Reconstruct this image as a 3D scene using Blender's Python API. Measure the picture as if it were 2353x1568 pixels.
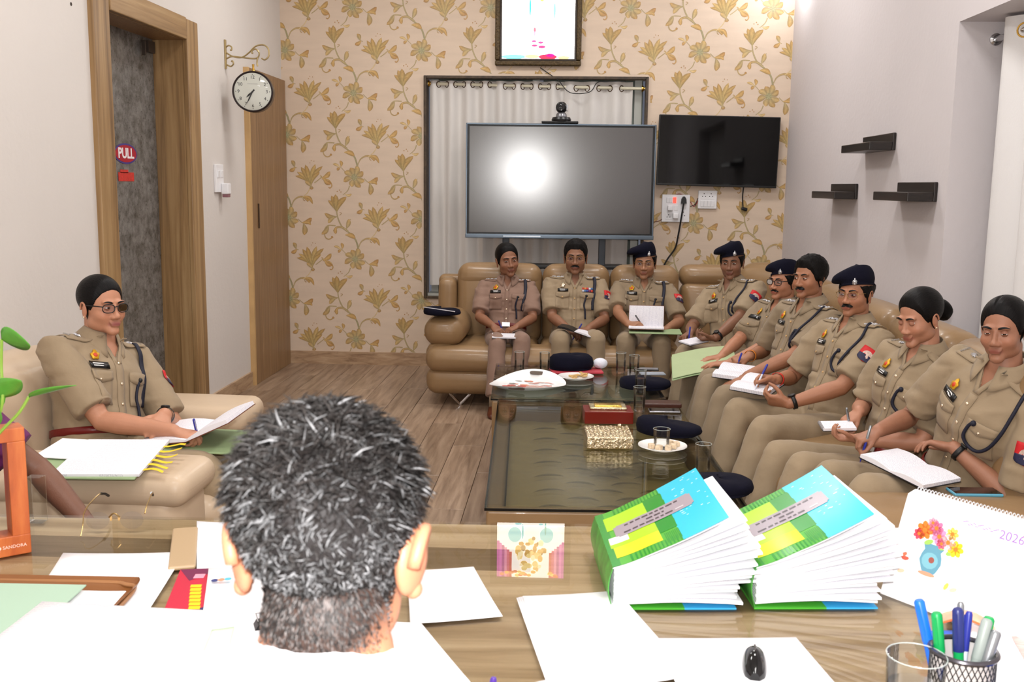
import bpy, bmesh, math, random
import numpy as np
from mathutils import Vector, Matrix, noise
from mathutils.bvhtree import BVHTree

for _o in list(bpy.data.objects):
    bpy.data.objects.remove(_o)
SC = bpy.context.scene
COL = SC.collection
PI = math.pi
random.seed(7)

# ------------------------------------------------------------------ camera
CAMLOC = Vector((0, 0, 1.56))
yaw, pit, roll = math.radians(3.0), math.radians(8.67), math.radians(.7)
fw = Vector((-math.sin(yaw) * math.cos(pit), math.cos(yaw) * math.cos(pit), -math.sin(pit)))
rt0 = Vector((math.cos(yaw), math.sin(yaw), 0))
up0 = rt0.cross(fw)
rt = rt0 * math.cos(roll) + up0 * math.sin(roll)
up = up0 * math.cos(roll) - rt0 * math.sin(roll)
cd = bpy.data.cameras.new('camera')
cam = bpy.data.objects.new('camera', cd)
COL.objects.link(cam)
cam.matrix_world = Matrix(((rt.x, up.x, -fw.x, 0), (rt.y, up.y, -fw.y, 0), (rt.z, up.z, -fw.z, 1.56), (0, 0, 0, 1)))
cd.sensor_width = 36.0
cd.lens = 36.0
cd.clip_start = .05
cd.dof.use_dof = True
cd.dof.focus_distance = 5.5
cd.dof.aperture_fstop = 12.0
SC.camera = cam
SC.cycles.transparent_max_bounces = 48
SC.cycles.max_bounces = 10

# ------------------------------------------------------------------ light
SC.view_settings.view_transform = 'Standard'
SC.view_settings.look = 'None'
SC.view_settings.gamma = 1.0
SC.view_settings.use_curve_mapping = False
SC.view_settings.exposure = 0.0
world = bpy.data.worlds.new('world')
SC.world = world
world.use_nodes = True
world.node_tree.nodes['Background'].inputs[0].default_value = (.75, .8, 1, 1)
world.node_tree.nodes['Background'].inputs[1].default_value = .15

def lamp(name, kind, loc, energy, color=(1, 1, 1), size=None, sizey=None, rot=(0, 0, 0), radius=None):
    l = bpy.data.lights.new(name, kind)
    l.energy = energy
    l.color = color
    if kind == 'AREA':
        l.shape = 'RECTANGLE'
        l.size = size
        l.size_y = sizey or size
    elif radius is not None:
        l.shadow_soft_size = radius
    o = bpy.data.objects.new(name, l)
    o.location = loc
    o.rotation_euler = rot
    COL.objects.link(o)
    return o

# the photographer's flash, mounted just above the lens
lamp('camera_flash', 'POINT', (0.0, -.02, 1.69), 190, (1, .98, .96), radius=.035)
# ceiling LED panels (fixtures modelled below with the ceiling)
PANELS = [(-1.1, 1.6), (.75, 1.6), (-1.1, 4.4), (.75, 4.4), (-1.1, 7.0), (.75, 7.0)]
for (px, py) in PANELS:
    lamp('ceiling_panel_light', 'AREA', (px, py, 3.66), 20, (1, .975, .95), .55, .55)
# wall lamp beside the corner above the frame
lamp('wall_lamp_light', 'POINT', (1.66, 8.3, 3.22), 14, (.95, .97, 1), radius=.05)

# ------------------------------------------------------------------ helpers
def lin(c):
    c = c / 255.0
    return c / 12.92 if c <= .04045 else ((c + .055) / 1.055) ** 2.4

def rgb(r, g, b):
    return (lin(r), lin(g), lin(b), 1.0)

MATS = {}

def mat(name, color, rough=.5, metal=0.0, spec=.5, var=0.0, vscale=8.0, bump=0.0, bscale=60.0, bstretch=(1, 1, 1),
        trans=0.0, ior=1.45, emit=None, estr=0.0, alpha=1.0, coat=0.0, sheen=0.0, vcol=None, sss=0.0, rvar=0.0):
    m = bpy.data.materials.new(name)
    m.use_nodes = True
    nt = m.node_tree
    b = nt.nodes['Principled BSDF']
    b.inputs['Base Color'].default_value = color
    b.inputs['Roughness'].default_value = rough
    b.inputs['Metallic'].default_value = metal
    b.inputs['Specular IOR Level'].default_value = spec
    b.inputs['IOR'].default_value = ior
    b.inputs['Transmission Weight'].default_value = trans
    b.inputs['Alpha'].default_value = alpha
    b.inputs['Coat Weight'].default_value = coat
    b.inputs['Sheen Weight'].default_value = sheen
    if sss:
        b.inputs['Subsurface Weight'].default_value = sss
        b.inputs['Subsurface Radius'].default_value = (.012, .005, .003)
        b.inputs['Subsurface Scale'].default_value = 1.0
    if emit:
        b.inputs['Emission Color'].default_value = emit
        b.inputs['Emission Strength'].default_value = estr
    src = None
    if vcol:
        a = nt.nodes.new('ShaderNodeVertexColor')
        a.layer_name = vcol
        src = a.outputs['Color']
        nt.links.new(src, b.inputs['Base Color'])
    if var or bump or rvar:
        tc = nt.nodes.new('ShaderNodeTexCoord')
        mp = nt.nodes.new('ShaderNodeMapping')
        mp.inputs['Scale'].default_value = bstretch
        nt.links.new(tc.outputs['Object'], mp.inputs['Vector'])
    if var:
        n = nt.nodes.new('ShaderNodeTexNoise')
        n.inputs['Scale'].default_value = vscale
        n.inputs['Detail'].default_value = 5
        nt.links.new(mp.outputs['Vector'], n.inputs['Vector'])
        r = nt.nodes.new('ShaderNodeMapRange')
        r.inputs['From Min'].default_value = .25
        r.inputs['From Max'].default_value = .75
        r.inputs['To Min'].default_value = 1 - var
        r.inputs['To Max'].default_value = 1 + var
        nt.links.new(n.outputs['Fac'], r.inputs['Value'])
        mx = nt.nodes.new('ShaderNodeVectorMath')
        mx.operation = 'SCALE'
        if src:
            nt.links.new(src, mx.inputs[0])
        else:
            mx.inputs[0].default_value = color[:3]
        nt.links.new(r.outputs['Result'], mx.inputs['Scale'])
        nt.links.new(mx.outputs['Vector'], b.inputs['Base Color'])
    if bump:
        n2 = nt.nodes.new('ShaderNodeTexNoise')
        n2.inputs['Scale'].default_value = bscale
        n2.inputs['Detail'].default_value = 4
        nt.links.new(mp.outputs['Vector'], n2.inputs['Vector'])
        bp = nt.nodes.new('ShaderNodeBump')
        bp.inputs['Strength'].default_value = 1.0
        bp.inputs['Distance'].default_value = bump
        nt.links.new(n2.outputs['Fac'], bp.inputs['Height'])
        nt.links.new(bp.outputs['Normal'], b.inputs['Normal'])
    MATS[name] = m
    return m

def wood(name, c1, c2, c3, stretch, scale=3.0, rough=.4, rand=0.0, coat=0.0, band=None):
    """streaky laminate: noise stretched along the grain axis, three tones"""
    m = bpy.data.materials.new(name)
    m.use_nodes = True
    nt = m.node_tree
    b = nt.nodes['Principled BSDF']
    b.inputs['Roughness'].default_value = rough
    b.inputs['Coat Weight'].default_value = coat
    b.inputs['Coat Roughness'].default_value = .05
    tc = nt.nodes.new('ShaderNodeTexCoord')
    oi = nt.nodes.new('ShaderNodeObjectInfo')
    ad = nt.nodes.new('ShaderNodeVectorMath')
    ad.operation = 'ADD'
    sc = nt.nodes.new('ShaderNodeVectorMath')
    sc.operation = 'SCALE'
    cb = nt.nodes.new('ShaderNodeCombineXYZ')
    for i in range(3):
        nt.links.new(oi.outputs['Random'], cb.inputs[i])
    nt.links.new(cb.outputs[0], sc.inputs[0])
    sc.inputs['Scale'].default_value = 37.0 * (1 if rand else 0)
    nt.links.new(tc.outputs['Object'], ad.inputs[0])
    nt.links.new(sc.outputs[0], ad.inputs[1])
    mp = nt.nodes.new('ShaderNodeMapping')
    mp.inputs['Scale'].default_value = stretch
    nt.links.new(ad.outputs[0], mp.inputs['Vector'])
    n = nt.nodes.new('ShaderNodeTexNoise')
    n.inputs['Scale'].default_value = scale
    n.inputs['Detail'].default_value = 7
    n.inputs['Roughness'].default_value = .62
    n.inputs['Distortion'].default_value = .5
    nt.links.new(mp.outputs[0], n.inputs['Vector'])
    r = nt.nodes.new('ShaderNodeValToRGB')
    e = r.color_ramp.elements
    e[0].position, e[0].color = .32, c1
    e[1].position, e[1].color = .70, c3
    k = e.new(.5)
    k.color = c2
    nt.links.new(n.outputs['Fac'], r.inputs['Fac'])
    out = r.outputs['Color']
    if rand:
        mr = nt.nodes.new('ShaderNodeMapRange')
        mr.inputs['To Min'].default_value = 1 - rand
        mr.inputs['To Max'].default_value = 1 + rand
        nt.links.new(oi.outputs['Random'], mr.inputs['Value'])
        vm = nt.nodes.new('ShaderNodeVectorMath')
        vm.operation = 'SCALE'
        nt.links.new(out, vm.inputs[0])
        nt.links.new(mr.outputs[0], vm.inputs['Scale'])
        out = vm.outputs[0]
    nt.links.new(out, b.inputs['Base Color'])
    bp = nt.nodes.new('ShaderNodeBump')
    bp.inputs['Distance'].default_value = .0006
    nt.links.new(n.outputs['Fac'], bp.inputs['Height'])
    nt.links.new(bp.outputs[0], b.inputs['Normal'])
    MATS[name] = m
    return m

class MB:
    """collects geometry; build() links it as one mesh object"""
    def __init__(s):
        s.v, s.f, s.c, s.fm = [], [], [], []
        s.col = (1, 1, 1, 1)
        s.mi = 0
        s.wn = False

    def add(s, vs, fs, col=None):
        o = len(s.v)
        col = col or s.col
        for p in vs:
            s.v.append((p[0], p[1], p[2]))
            s.c.append(col)
        for f in fs:
            s.f.append(tuple(i + o for i in f))
            s.fm.append(s.mi)
        return o

    def box(s, c, size, M=None, col=None):
        x, y, z = size[0] / 2, size[1] / 2, size[2] / 2
        vs = [Vector((a * x, b * y, d * z)) for d in (-1, 1) for b in (-1, 1) for a in (-1, 1)]
        if M is not None:
            vs = [M @ p for p in vs]
        c = Vector(c)
        vs = [p + c for p in vs]
        s.add(vs, [(0, 2, 3, 1), (4, 5, 7, 6), (0, 1, 5, 4), (2, 6, 7, 3), (0, 4, 6, 2), (1, 3, 7, 5)], col)
        return s

    def rbox(s, c, size, r, n=4, seg=1, bulge=(0, 0, 0), M=None, col=None):
        """rounded, optionally bulging box (cushion)"""
        if not any(bulge) and seg <= 2:
            s.wn = True
        hx, hy, hz = size[0] / 2, size[1] / 2, size[2] / 2
        c = Vector(c)
        def axis(h):
            k = max(0.0, h - r)
            a = [-h + r - r * math.cos(i / n * PI / 2) for i in range(n)]
            m = [-k + 2 * k * i / max(1, seg) for i in range(seg + 1)]
            b = [-q for q in reversed(a)]
            return a + m + b
        ax, ay, az = axis(hx), axis(hy), axis(hz)
        A = (ax, ay, az)
        idx = {}
        vs, fs = [], []
        def V(i, j, k):
            key = (i, j, k)
            if key in idx:
                return idx[key]
            p = Vector((ax[i], ay[j], az[k]))
            q = Vector((max(-hx + r, min(hx - r, p.x)), max(-hy + r, min(hy - r, p.y)), max(-hz + r, min(hz - r, p.z))))
            d = p - q
            if d.length > 1e-9:
                p = q + d.normalized() * r
            u, v, w = (p.x / hx, p.y / hy, p.z / hz)
            g = lambda t: max(0.0, 1 - t * t)
            p = Vector((p.x + u * bulge[0] * g(v) * g(w), p.y + v * bulge[1] * g(u) * g(w), p.z + w * bulge[2] * g(u) * g(v)))
            if M is not None:
                p = M @ p
            idx[key] = len(vs)
            vs.append(p + c)
            return idx[key]
        nx, ny, nz = len(ax) - 1, len(ay) - 1, len(az) - 1
        for i in range(nx):
            for j in range(ny):
                fs.append((V(i, j, 0), V(i, j + 1, 0), V(i + 1, j + 1, 0), V(i + 1, j, 0)))
                fs.append((V(i, j, nz), V(i + 1, j, nz), V(i + 1, j + 1, nz), V(i, j + 1, nz)))
        for i in range(nx):
            for k in range(nz):
                fs.append((V(i, 0, k), V(i + 1, 0, k), V(i + 1, 0, k + 1), V(i, 0, k + 1)))
                fs.append((V(i, ny, k), V(i, ny, k + 1), V(i + 1, ny, k + 1), V(i + 1, ny, k)))
        for j in range(ny):
            for k in range(nz):
                fs.append((V(0, j, k), V(0, j, k + 1), V(0, j + 1, k + 1), V(0, j + 1, k)))
                fs.append((V(nx, j, k), V(nx, j + 1, k), V(nx, j + 1, k + 1), V(nx, j, k + 1)))
        s.add(vs, fs, col)
        return s

    def rings(s, rings, cap=True, closed=True, col=None):
        """loft through rings of equal point counts"""
        n = len(rings[0])
        o = len(s.v)
        vs, fs = [], []
        for r in rings:
            vs += list(r)
        for i in range(len(rings) - 1):
            for j in range(n if closed else n - 1):
                a, b = i * n + j, i * n + (j + 1) % n
                fs.append((a, b, b + n, a + n))
        if cap:
            fs.append(tuple(reversed(range(n))))
            m = (len(rings) - 1) * n
            fs.append(tuple(range(m, m + n)))
        s.add(vs, fs, col)
        return s

    def tube(s, path, rad, n=8, col=None, cap=True, flat=1.0, up=None):
        """tube along path; rad a number or a list; flat squashes it along the frame's second axis"""
        P = [Vector(p) for p in path]
        if not isinstance(rad, (list, tuple)):
            rad = [rad] * len(P)
        rs = []
        prev = Vector(up) if up is not None else None
        for i, p in enumerate(P):
            t = (P[min(i + 1, len(P) - 1)] - P[max(i - 1, 0)])
            t = t.normalized() if t.length > 1e-9 else Vector((0, 0, 1))
            if prev is None:
                prev = Vector((0, 0, 1)) if abs(t.z) < .9 else Vector((1, 0, 0))
            a = prev - t * prev.dot(t)
            if a.length < 1e-6:
                a = t.orthogonal()
            a.normalize()
            b = t.cross(a)
            prev = a
            rs.append([p + (a * math.cos(2 * PI * k / n) * flat + b * math.sin(2 * PI * k / n)) * rad[i] for k in range(n)])
        return s.rings(rs, cap=cap, col=col)

    def lathe(s, prof, c=(0, 0, 0), n=24, M=None, col=None, cap=True):
        c = Vector(c)
        rs = []
        for (r, z) in prof:
            ring = [Vector((r * math.cos(2 * PI * k / n), r * math.sin(2 * PI * k / n), z)) for k in range(n)]
            if M is not None:
                ring = [M @ p for p in ring]
            rs.append([p + c for p in ring])
        return s.rings(rs, cap=cap, col=col)

    def sphere(s, c, r, n=16, m=10, M=None, col=None):
        rx, ry, rz = r if isinstance(r, (tuple, list)) else (r, r, r)
        c = Vector(c)
        rs = []
        for i in range(m + 1):
            a = -PI / 2 + PI * i / m
            q = max(.001, math.cos(a))
            ring = [Vector((rx * q * math.cos(2 * PI * k / n), ry * q * math.sin(2 * PI * k / n), rz * math.sin(a))) for k in range(n)]
            if M is not None:
                ring = [M @ p for p in ring]
            rs.append([p + c for p in ring])
        return s.rings(rs, col=col)

    def prism(s, pts, d, c=(0, 0, 0), M=None, col=None):
        """2-D outline (x, z) extruded by d along +y"""
        n = len(pts)
        vs = [Vector((p[0], 0, p[1])) for p in pts] + [Vector((p[0], d, p[1])) for p in pts]
        if M is not None:
            vs = [M @ p for p in vs]
        c = Vector(c)
        vs = [p + c for p in vs]
        fs = [tuple(range(n)), tuple(reversed(range(n, 2 * n)))]
        fs += [(i, i + n, (i + 1) % n + n, (i + 1) % n) for i in range(n)]
        s.add(vs, fs, col)
        return s

    def sheet(s, P, nu, nv, th=0.0, col=None):
        """grid of points P[i*nv+j]; optional thickness along normals"""
        P = [Vector(p) for p in P]
        fs = []
        N = []
        for i in range(nu):
            for j in range(nv):
                a = P[min(i + 1, nu - 1) * nv + j] - P[max(i - 1, 0) * nv + j]
                b = P[i * nv + min(j + 1, nv - 1)] - P[i * nv + max(j - 1, 0)]
                k = a.cross(b)
                N.append(k.normalized() if k.length > 1e-12 else Vector((0, 0, 1)))
        for i in range(nu - 1):
            for j in range(nv - 1):
                fs.append((i * nv + j, (i + 1) * nv + j, (i + 1) * nv + j + 1, i * nv + j + 1))
        vs = list(P)
        if th:
            m = len(P)
            vs += [p - k * th for p, k in zip(P, N)]
            fs += [tuple(q + m for q in reversed(f)) for f in list(fs)]
            bd = [i * nv for i in range(nu)] + [(nu - 1) * nv + j for j in range(1, nv)] + \
                 [i * nv + nv - 1 for i in range(nu - 2, -1, -1)] + [j for j in range(nv - 2, 0, -1)]
            for q in range(len(bd)):
                a, b = bd[q], bd[(q + 1) % len(bd)]
                fs.append((b, a, a + m, b + m))
        s.add(vs, fs, col)
        return s

    def build(s, name, material=None, parent=None, smooth=True, sharp=35, world_at=None, fix=False):
        me = bpy.data.meshes.new(name)
        me.from_pydata(s.v, [], s.f)
        ms = material if isinstance(material, (list, tuple)) else [material]
        for m in ms:
            if m is not None:
                me.materials.append(m)
        if len(ms) > 1:
            me.polygons.foreach_set('material_index', s.fm)
        if any(c != (1, 1, 1, 1) for c in s.c):
            a = me.color_attributes.new('Col', 'FLOAT_COLOR', 'POINT')
            a.data.foreach_set('color', np.array(s.c, dtype=np.float32).ravel())
        if fix:
            bm = bmesh.new()
            bm.from_mesh(me)
            bmesh.ops.recalc_face_normals(bm, faces=bm.faces)
            bm.to_mesh(me)
            bm.free()
        me.update()
        if smooth:
            me.polygons.foreach_set('use_smooth', [True] * len(me.polygons))
            if sharp:
                me.set_sharp_from_angle(angle=math.radians(sharp))
        o = link(name, me, parent, world_at)
        if s.wn and smooth:
            w_ = o.modifiers.new('weighted', 'WEIGHTED_NORMAL')
            w_.keep_sharp = True
        return o

def link(name, me, parent=None, world_at=None):
    o = bpy.data.objects.new(name, me)
    COL.objects.link(o)
    if parent is not None:
        o.parent = parent
        if world_at is not None:          # geometry already in world coordinates
            o.matrix_parent_inverse = Matrix.Translation(-Vector(world_at))
    return o

def thing(name, label, cat, loc=(0, 0, 0), rotz=0, group=None, rot=None):
    o = bpy.data.objects.new(name, None)
    COL.objects.link(o)
    o.empty_display_size = .1
    o.location = loc
    o.rotation_euler = rot if rot else (0, 0, rotz)
    return tag(o, label, cat, group)

def tag(o, label, cat=None, group=None, kind=None):
    o['label'] = label
    if cat:
        o['category'] = cat
    if group:
        o['group'] = group
    if kind:
        o['kind'] = kind
    return o

def struct(o):
    o['kind'] = 'structure'
    return o

def copy_tree(o, parent=None, link_col=COL):
    c = o.copy()
    link_col.objects.link(c)
    if parent is not None:
        c.parent = parent
    for ch in list(o.children):
        copy_tree(ch, c)
    return c

def catmull(P, n=6):
    P = [Vector(p) for p in P]
    out = []
    for i in range(len(P) - 1):
        a, b, c, d = P[max(i - 1, 0)], P[i], P[i + 1], P[min(i + 2, len(P) - 1)]
        for k in range(n):
            t = k / n
            out.append(.5 * ((2 * b) + (c - a) * t + (2 * a - 5 * b + 4 * c - d) * t * t + (3 * b - a - 3 * c + d) * t ** 3))
    out.append(P[-1])
    return out

def Rz(a):
    return Matrix.Rotation(a, 3, 'Z')

def Rx(a):
    return Matrix.Rotation(a, 3, 'X')

def Ry(a):
    return Matrix.Rotation(a, 3, 'Y')

def smoothstep(a, b, x):
    t = max(0.0, min(1.0, (x - a) / (b - a)))
    return t * t * (3 - 2 * t)
# ------------------------------------------------------------------ room shell
XL, XR, YB, YF, ZC = -2.42, 1.80, 8.70, -1.8, 3.70
M_left = mat('wall_paint_left', rgb(214, 208, 203), .75, var=.03, vscale=1.2, bump=.0015, bscale=30)
M_right = mat('wall_paint_right', rgb(206, 200, 202), .75, var=.03, vscale=1.2, bump=.0015, bscale=30)
M_ceil = mat('ceiling_paint', rgb(235, 233, 230), .8, var=.02, bump=.0006)
M_paper = mat('wallpaper_ground', rgb(214, 194, 174), .6, var=.05, vscale=3, bump=.0005, bscale=160, bstretch=(1, 1, 6))
M_print = mat('wallpaper_print', rgb(180, 150, 90), .45, vcol='Col', var=.12, vscale=60, bump=.0003, bscale=300)
M_frame = wood('door_frame_laminate', rgb(112, 84, 52), rgb(150, 118, 78), rgb(176, 146, 104), (9, 9, .35), 2.2, .38)
M_panel = wood('wardrobe_laminate', rgb(118, 88, 58), rgb(140, 108, 74), rgb(160, 128, 92), (22, 22, .5), 2.5, .4)
M_skirt = wood('skirting_laminate', rgb(140, 110, 84), rgb(172, 142, 112), rgb(190, 162, 132), (3, 3, 16), 2, .4)
M_edge = mat('raw_edge_band', rgb(196, 160, 110), .5, var=.1)
M_plank = wood('floor_plank_wood', rgb(116, 94, 76), rgb(150, 126, 105), rgb(174, 150, 128), (11, .8, 1), 2.4, .32, rand=.12)
M_sub = mat('floor_subfloor', rgb(70, 56, 46), .8, var=.1)
M_black = mat('black_plastic', rgb(16, 16, 18), .35, var=.05)
M_white_pl = mat('white_plastic', rgb(232, 232, 235), .3, var=.02)
M_steel = mat('brushed_steel', rgb(190, 190, 192), .25, 1.0, bump=.0002, bscale=200)

m = MB()
m.box(((XL + XR) / 2, (YF + YB) / 2, -.06), (XR - XL + .9, YB - YF + .4, .10))
floor = struct(m.build('floor', M_sub, smooth=False))
# planks, long side towards the back wall
pw, pl = .195, 1.22
plank_me = MB().box((0, 0, 0), (pw - .0025, pl - .0025, .012)).build('floor_plank', M_plank, floor, smooth=False)
plank_me.location = (XL + pw / 2, YF, -.006)
bv = plank_me.modifiers.new('bevel', 'BEVEL')
bv.width = .0015
bv.segments = 1
first = True
i = 0
x = XL + pw / 2
while x < XR + pw / 2:
    y = 2.0 - (i * .47 % 1.0) * pl
    while y < YB + pl / 2:
        if first:
            o = plank_me
            first = False
        else:
            o = plank_me.copy()
            COL.objects.link(o)
        o.location = (x, y, -.006)
        y += pl
    x += pw
    i += 1

m = MB().box(((XL + XR) / 2, (YF + YB) / 2, ZC + .06), (XR - XL + .9, YB - YF + .4, .10))
ceiling = struct(m.build('ceiling', M_ceil, smooth=False))
M_led = mat('led_diffuser', rgb(255, 250, 245), .5, emit=(1, .98, .95, 1), estr=6)
for k, (px, py) in enumerate(PANELS):
    names = ['front row, left side', 'front row, right side', 'middle row, left side', 'middle row, right side', 'back row, left side', 'back row, right side']
    t = thing('ceiling_light', 'square white ceiling panel light, ' + names[k], 'ceiling light', (px, py, ZC), group='ceiling panel lights')
    m = MB()
    for sx, sy, lx, ly in ((0, .31, .66, .04), (0, -.31, .66, .04), (.31, 0, .04, .58), (-.31, 0, .04, .58)):
        m.box((sx, sy, -.0), (lx, ly, .03))
    m.build('frame', M_white_pl, t, smooth=False)
    MB().box((0, 0, -.002), (.58, .58, .008)).build('diffuser', M_led, t, smooth=False)

# back wall with the window opening
NX0, NX1, NZ0, NZ1 = -1.205, .632, .60, 2.44
m = MB()
m.box(((XL - .2 + NX0) / 2, YB + .12, ZC / 2), (NX0 - XL + .2, .24, ZC + .02))
m.box(((XR + .2 + NX1) / 2, YB + .12, ZC / 2), (XR + .2 - NX1, .24, ZC + .02))
m.box(((NX0 + NX1) / 2, YB + .12, NZ0 / 2), (NX1 - NX0, .24, NZ0))
m.box(((NX0 + NX1) / 2, YB + .12, (NZ1 + ZC) / 2), (NX1 - NX0, .24, ZC - NZ1))
wall_back = struct(m.build('wall_back', M_paper, smooth=False))
m = MB().box(((XL + XR) / 2, YF - .1, ZC / 2), (XR - XL + .4, .2, ZC))
struct(m.build('wall_front', M_left, smooth=False))

# left wall with the door opening
DY0, DY1, DZ = 5.30, 6.60, 2.47
m = MB()
m.box((XL - .12, (YF + DY0) / 2, ZC / 2), (.24, DY0 - YF, ZC + .02))
m.box((XL - .12, (DY1 + YB) / 2, ZC / 2), (.24, YB - DY1, ZC + .02))
m.box((XL - .12, (DY0 + DY1) / 2, (DZ + ZC) / 2), (.24, DY1 - DY0, ZC - DZ + .02))
wall_left = struct(m.build('wall_left', M_left, smooth=False))
# marks on the paint: nail holes and scuffs
m = MB()
for (y, z, r) in ((4.55, 2.52, .008), (4.62, 2.43, .008), (5.02, 2.40, .009)):
    m.lathe([(r, 0), (r, .002)], (XL, y, z), 8, Ry(PI / 2))
m.build('nail_hole', mat('dark_hole', rgb(70, 60, 55), .9), wall_left)

# right wall with a deep curtained window recess
RY0, RY1, RZ = 2.6, 5.03, 2.345
m = MB()
m.box((XR + .2, (RY1 + YB) / 2, ZC / 2), (.4, YB - RY1, ZC + .02))
m.box((XR + .2, (YF + RY0) / 2, ZC / 2), (.4, RY0 - YF, ZC + .02))
m.box((XR + .2, (RY0 + RY1) / 2, (RZ + ZC) / 2), (.4, RY1 - RY0, ZC - RZ + .02))
m.box((XR + .2, (RY0 + RY1) / 2, .25), (.4, RY1 - RY0, .5))
m.box((XR + .37, (RY0 + RY1) / 2, 1.5), (.06, RY1 - RY0, 2.2))
struct(m.build('wall_right', M_right, smooth=False))

# ------------------------------------------------------------------ skirting
struct(MB().box((-.31, YB - .009, .055), (XR - XL, .018, .11)).build('baseboard_back', M_skirt, smooth=False))
struct(MB().box((XL + .009, 7.17, .055), (.018, .98, .11)).build('baseboard_left', M_skirt, smooth=False))

# ------------------------------------------------------------------ wallpaper print (flat printed vines and flowers)
pm = MB()
GOLD, GOLD2, OLV, BRN, LT = rgb(186, 148, 90), rgb(198, 164, 106), rgb(176, 158, 116), rgb(176, 132, 80), rgb(210, 186, 138)
PS = .003706 / 3.137          # motif unit to metres
PLX, PLZ = -1.811 - 540 * PS, 2.294 + 680 * PS

def petal(a, b, w, bend=0.0, c0=OLV, c1=GOLD, n=7, tipw=.0, lay=0.0):
    ax, az = a
    bx, bz = b
    dx, dz = bx - ax, bz - az
    L = math.hypot(dx, dz) or 1
    nx, nz = -dz / L, dx / L
    L_, R_ = [], []
    for i in range(n + 1):
        t = i / n
        off = bend * L * math.sin(PI * t)
        hw = w * (math.sin(PI * min(1, t * .93 + .05)) ** .8) * (.55 + .75 * t) * .62
        if i == n:
            hw = tipw
        cx, cz = ax + dx * t + nx * off, az + dz * t + nz * off
        L_.append((cx + nx * hw, cz + nz * hw))
        R_.append((cx - nx * hw, cz - nz * hw))
    return L_, R_, c0, c1, lay

MOT = []
def P_(a, b, w, bend=0.0, c0=OLV, c1=GOLD, lay=0.0):
    MOT.append(petal(a, b, w, bend, c0, c1, lay=lay))

def S_(pts, w0, w1, c0=OLV, c1=OLV, lay=0.0):
    q = catmull([(p[0], 0, p[1]) for p in pts], 5)
    L_, R_ = [], []
    for i, p in enumerate(q):
        t = (q[min(i + 1, len(q) - 1)] - q[max(i - 1, 0)]).normalized()
        w = w0 + (w1 - w0) * i / (len(q) - 1)
        L_.append((p.x - t.z * w, p.z + t.x * w))
        R_.append((p.x + t.z * w, p.z - t.x * w))
    MOT.append((L_, R_, c0, c1, lay))

# open flower
bx, bz = 540, 672
for k in range(8):
    a = 2 * PI * k / 8 + .35 + .12 * math.sin(k * 5.1)
    r = 80 + 8 * math.sin(k * 2.3)
    P_((bx + 12 * math.cos(a), bz + 12 * math.sin(a)), (bx + r * math.cos(a), bz + r * math.sin(a)), 34, .12, OLV, GOLD if k % 2 else GOLD2, .1 * k)
for k in range(6):
    a = 2 * PI * k / 6
    P_((bx, bz), (bx + 26 * math.cos(a), bz + 26 * math.sin(a)), 16, 0, rgb(160, 156, 122), rgb(172, 160, 116), 1.2)
# leaves beside it
S_([(610, 680), (650, 712), (690, 700)], 2.5, 2)
P_((640, 708), (712, 672), 30, .15, GOLD2, BRN)
P_((650, 712), (655, 798), 34, -.1, OLV, GOLD)
P_((665, 708), (706, 722), 18, -.2, GOLD2, GOLD)
S_([(480, 640), (440, 600), (400, 580)], 2, 1.5)
P_((440, 604), (385, 580), 16, .1, LT, GOLD2)
P_((445, 600), (440, 555), 20, .15, GOLD2, GOLD)
P_((440, 606), (415, 625), 18, .1, GOLD2, BRN)
# stem to tulip
S_([(505, 735), (490, 770), (455, 800)], 4, 2)
P_((470, 792), (522, 792), 18, .2, LT, GOLD2)
# tulip (z grows downwards here)
tb = (410, 920)
for k, (tx, tz, w, bnd) in enumerate(((348, 838, 26, .1), (372, 805, 32, .05), (402, 795, 36, 0), (482, 812, 34, -.12), (445, 850, 22, -.1))):
    P_(tb, (tx, tz), w, bnd, rgb(170, 150, 100), GOLD if k != 2 else rgb(182, 146, 90), .1 * k)
for (sx, sz) in ((415, 775), (432, 765), (442, 778)):
    P_((sx - 4, sz), (sx + 4, sz), 7, 0, BRN, BRN)
# long stem
S_([(410, 915), (418, 965), (450, 1030), (505, 1075), (545, 1120), (565, 1185)], 4, 6, OLV, rgb(156, 148, 112))
S_([(430, 945), (445, 930), (430, 925)], 3, 1.5, OLV, BRN)
P_((415, 955), (320, 932), 28, -.15, OLV, GOLD)
P_((400, 955), (345, 1002), 26, .1, OLV, GOLD2)
S_([(480, 1045), (480, 1015), (495, 985), (512, 972)], 3, 2)
P_((480, 1040), (500, 970), 28, .05, OLV, GOLD2)
S_([(490, 1060), (445, 1030), (405, 1035), (388, 1062)], 7, 8, OLV, GOLD)
P_((405, 1030), (400, 1080), 22, .1, GOLD2, GOLD)
S_([(400, 1020), (345, 1020), (318, 1052), (322, 1100), (345, 1118), (368, 1110), (372, 1098)], 3.5, 4, OLV, GOLD)
P_((350, 1016), (296, 1085), 28, -.12, OLV, GOLD)
P_((368, 1112), (378, 1096), 14, 0, GOLD, BRN)
P_((470, 1085), (545, 1108), 30, -.12, GOLD2, GOLD)
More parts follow.
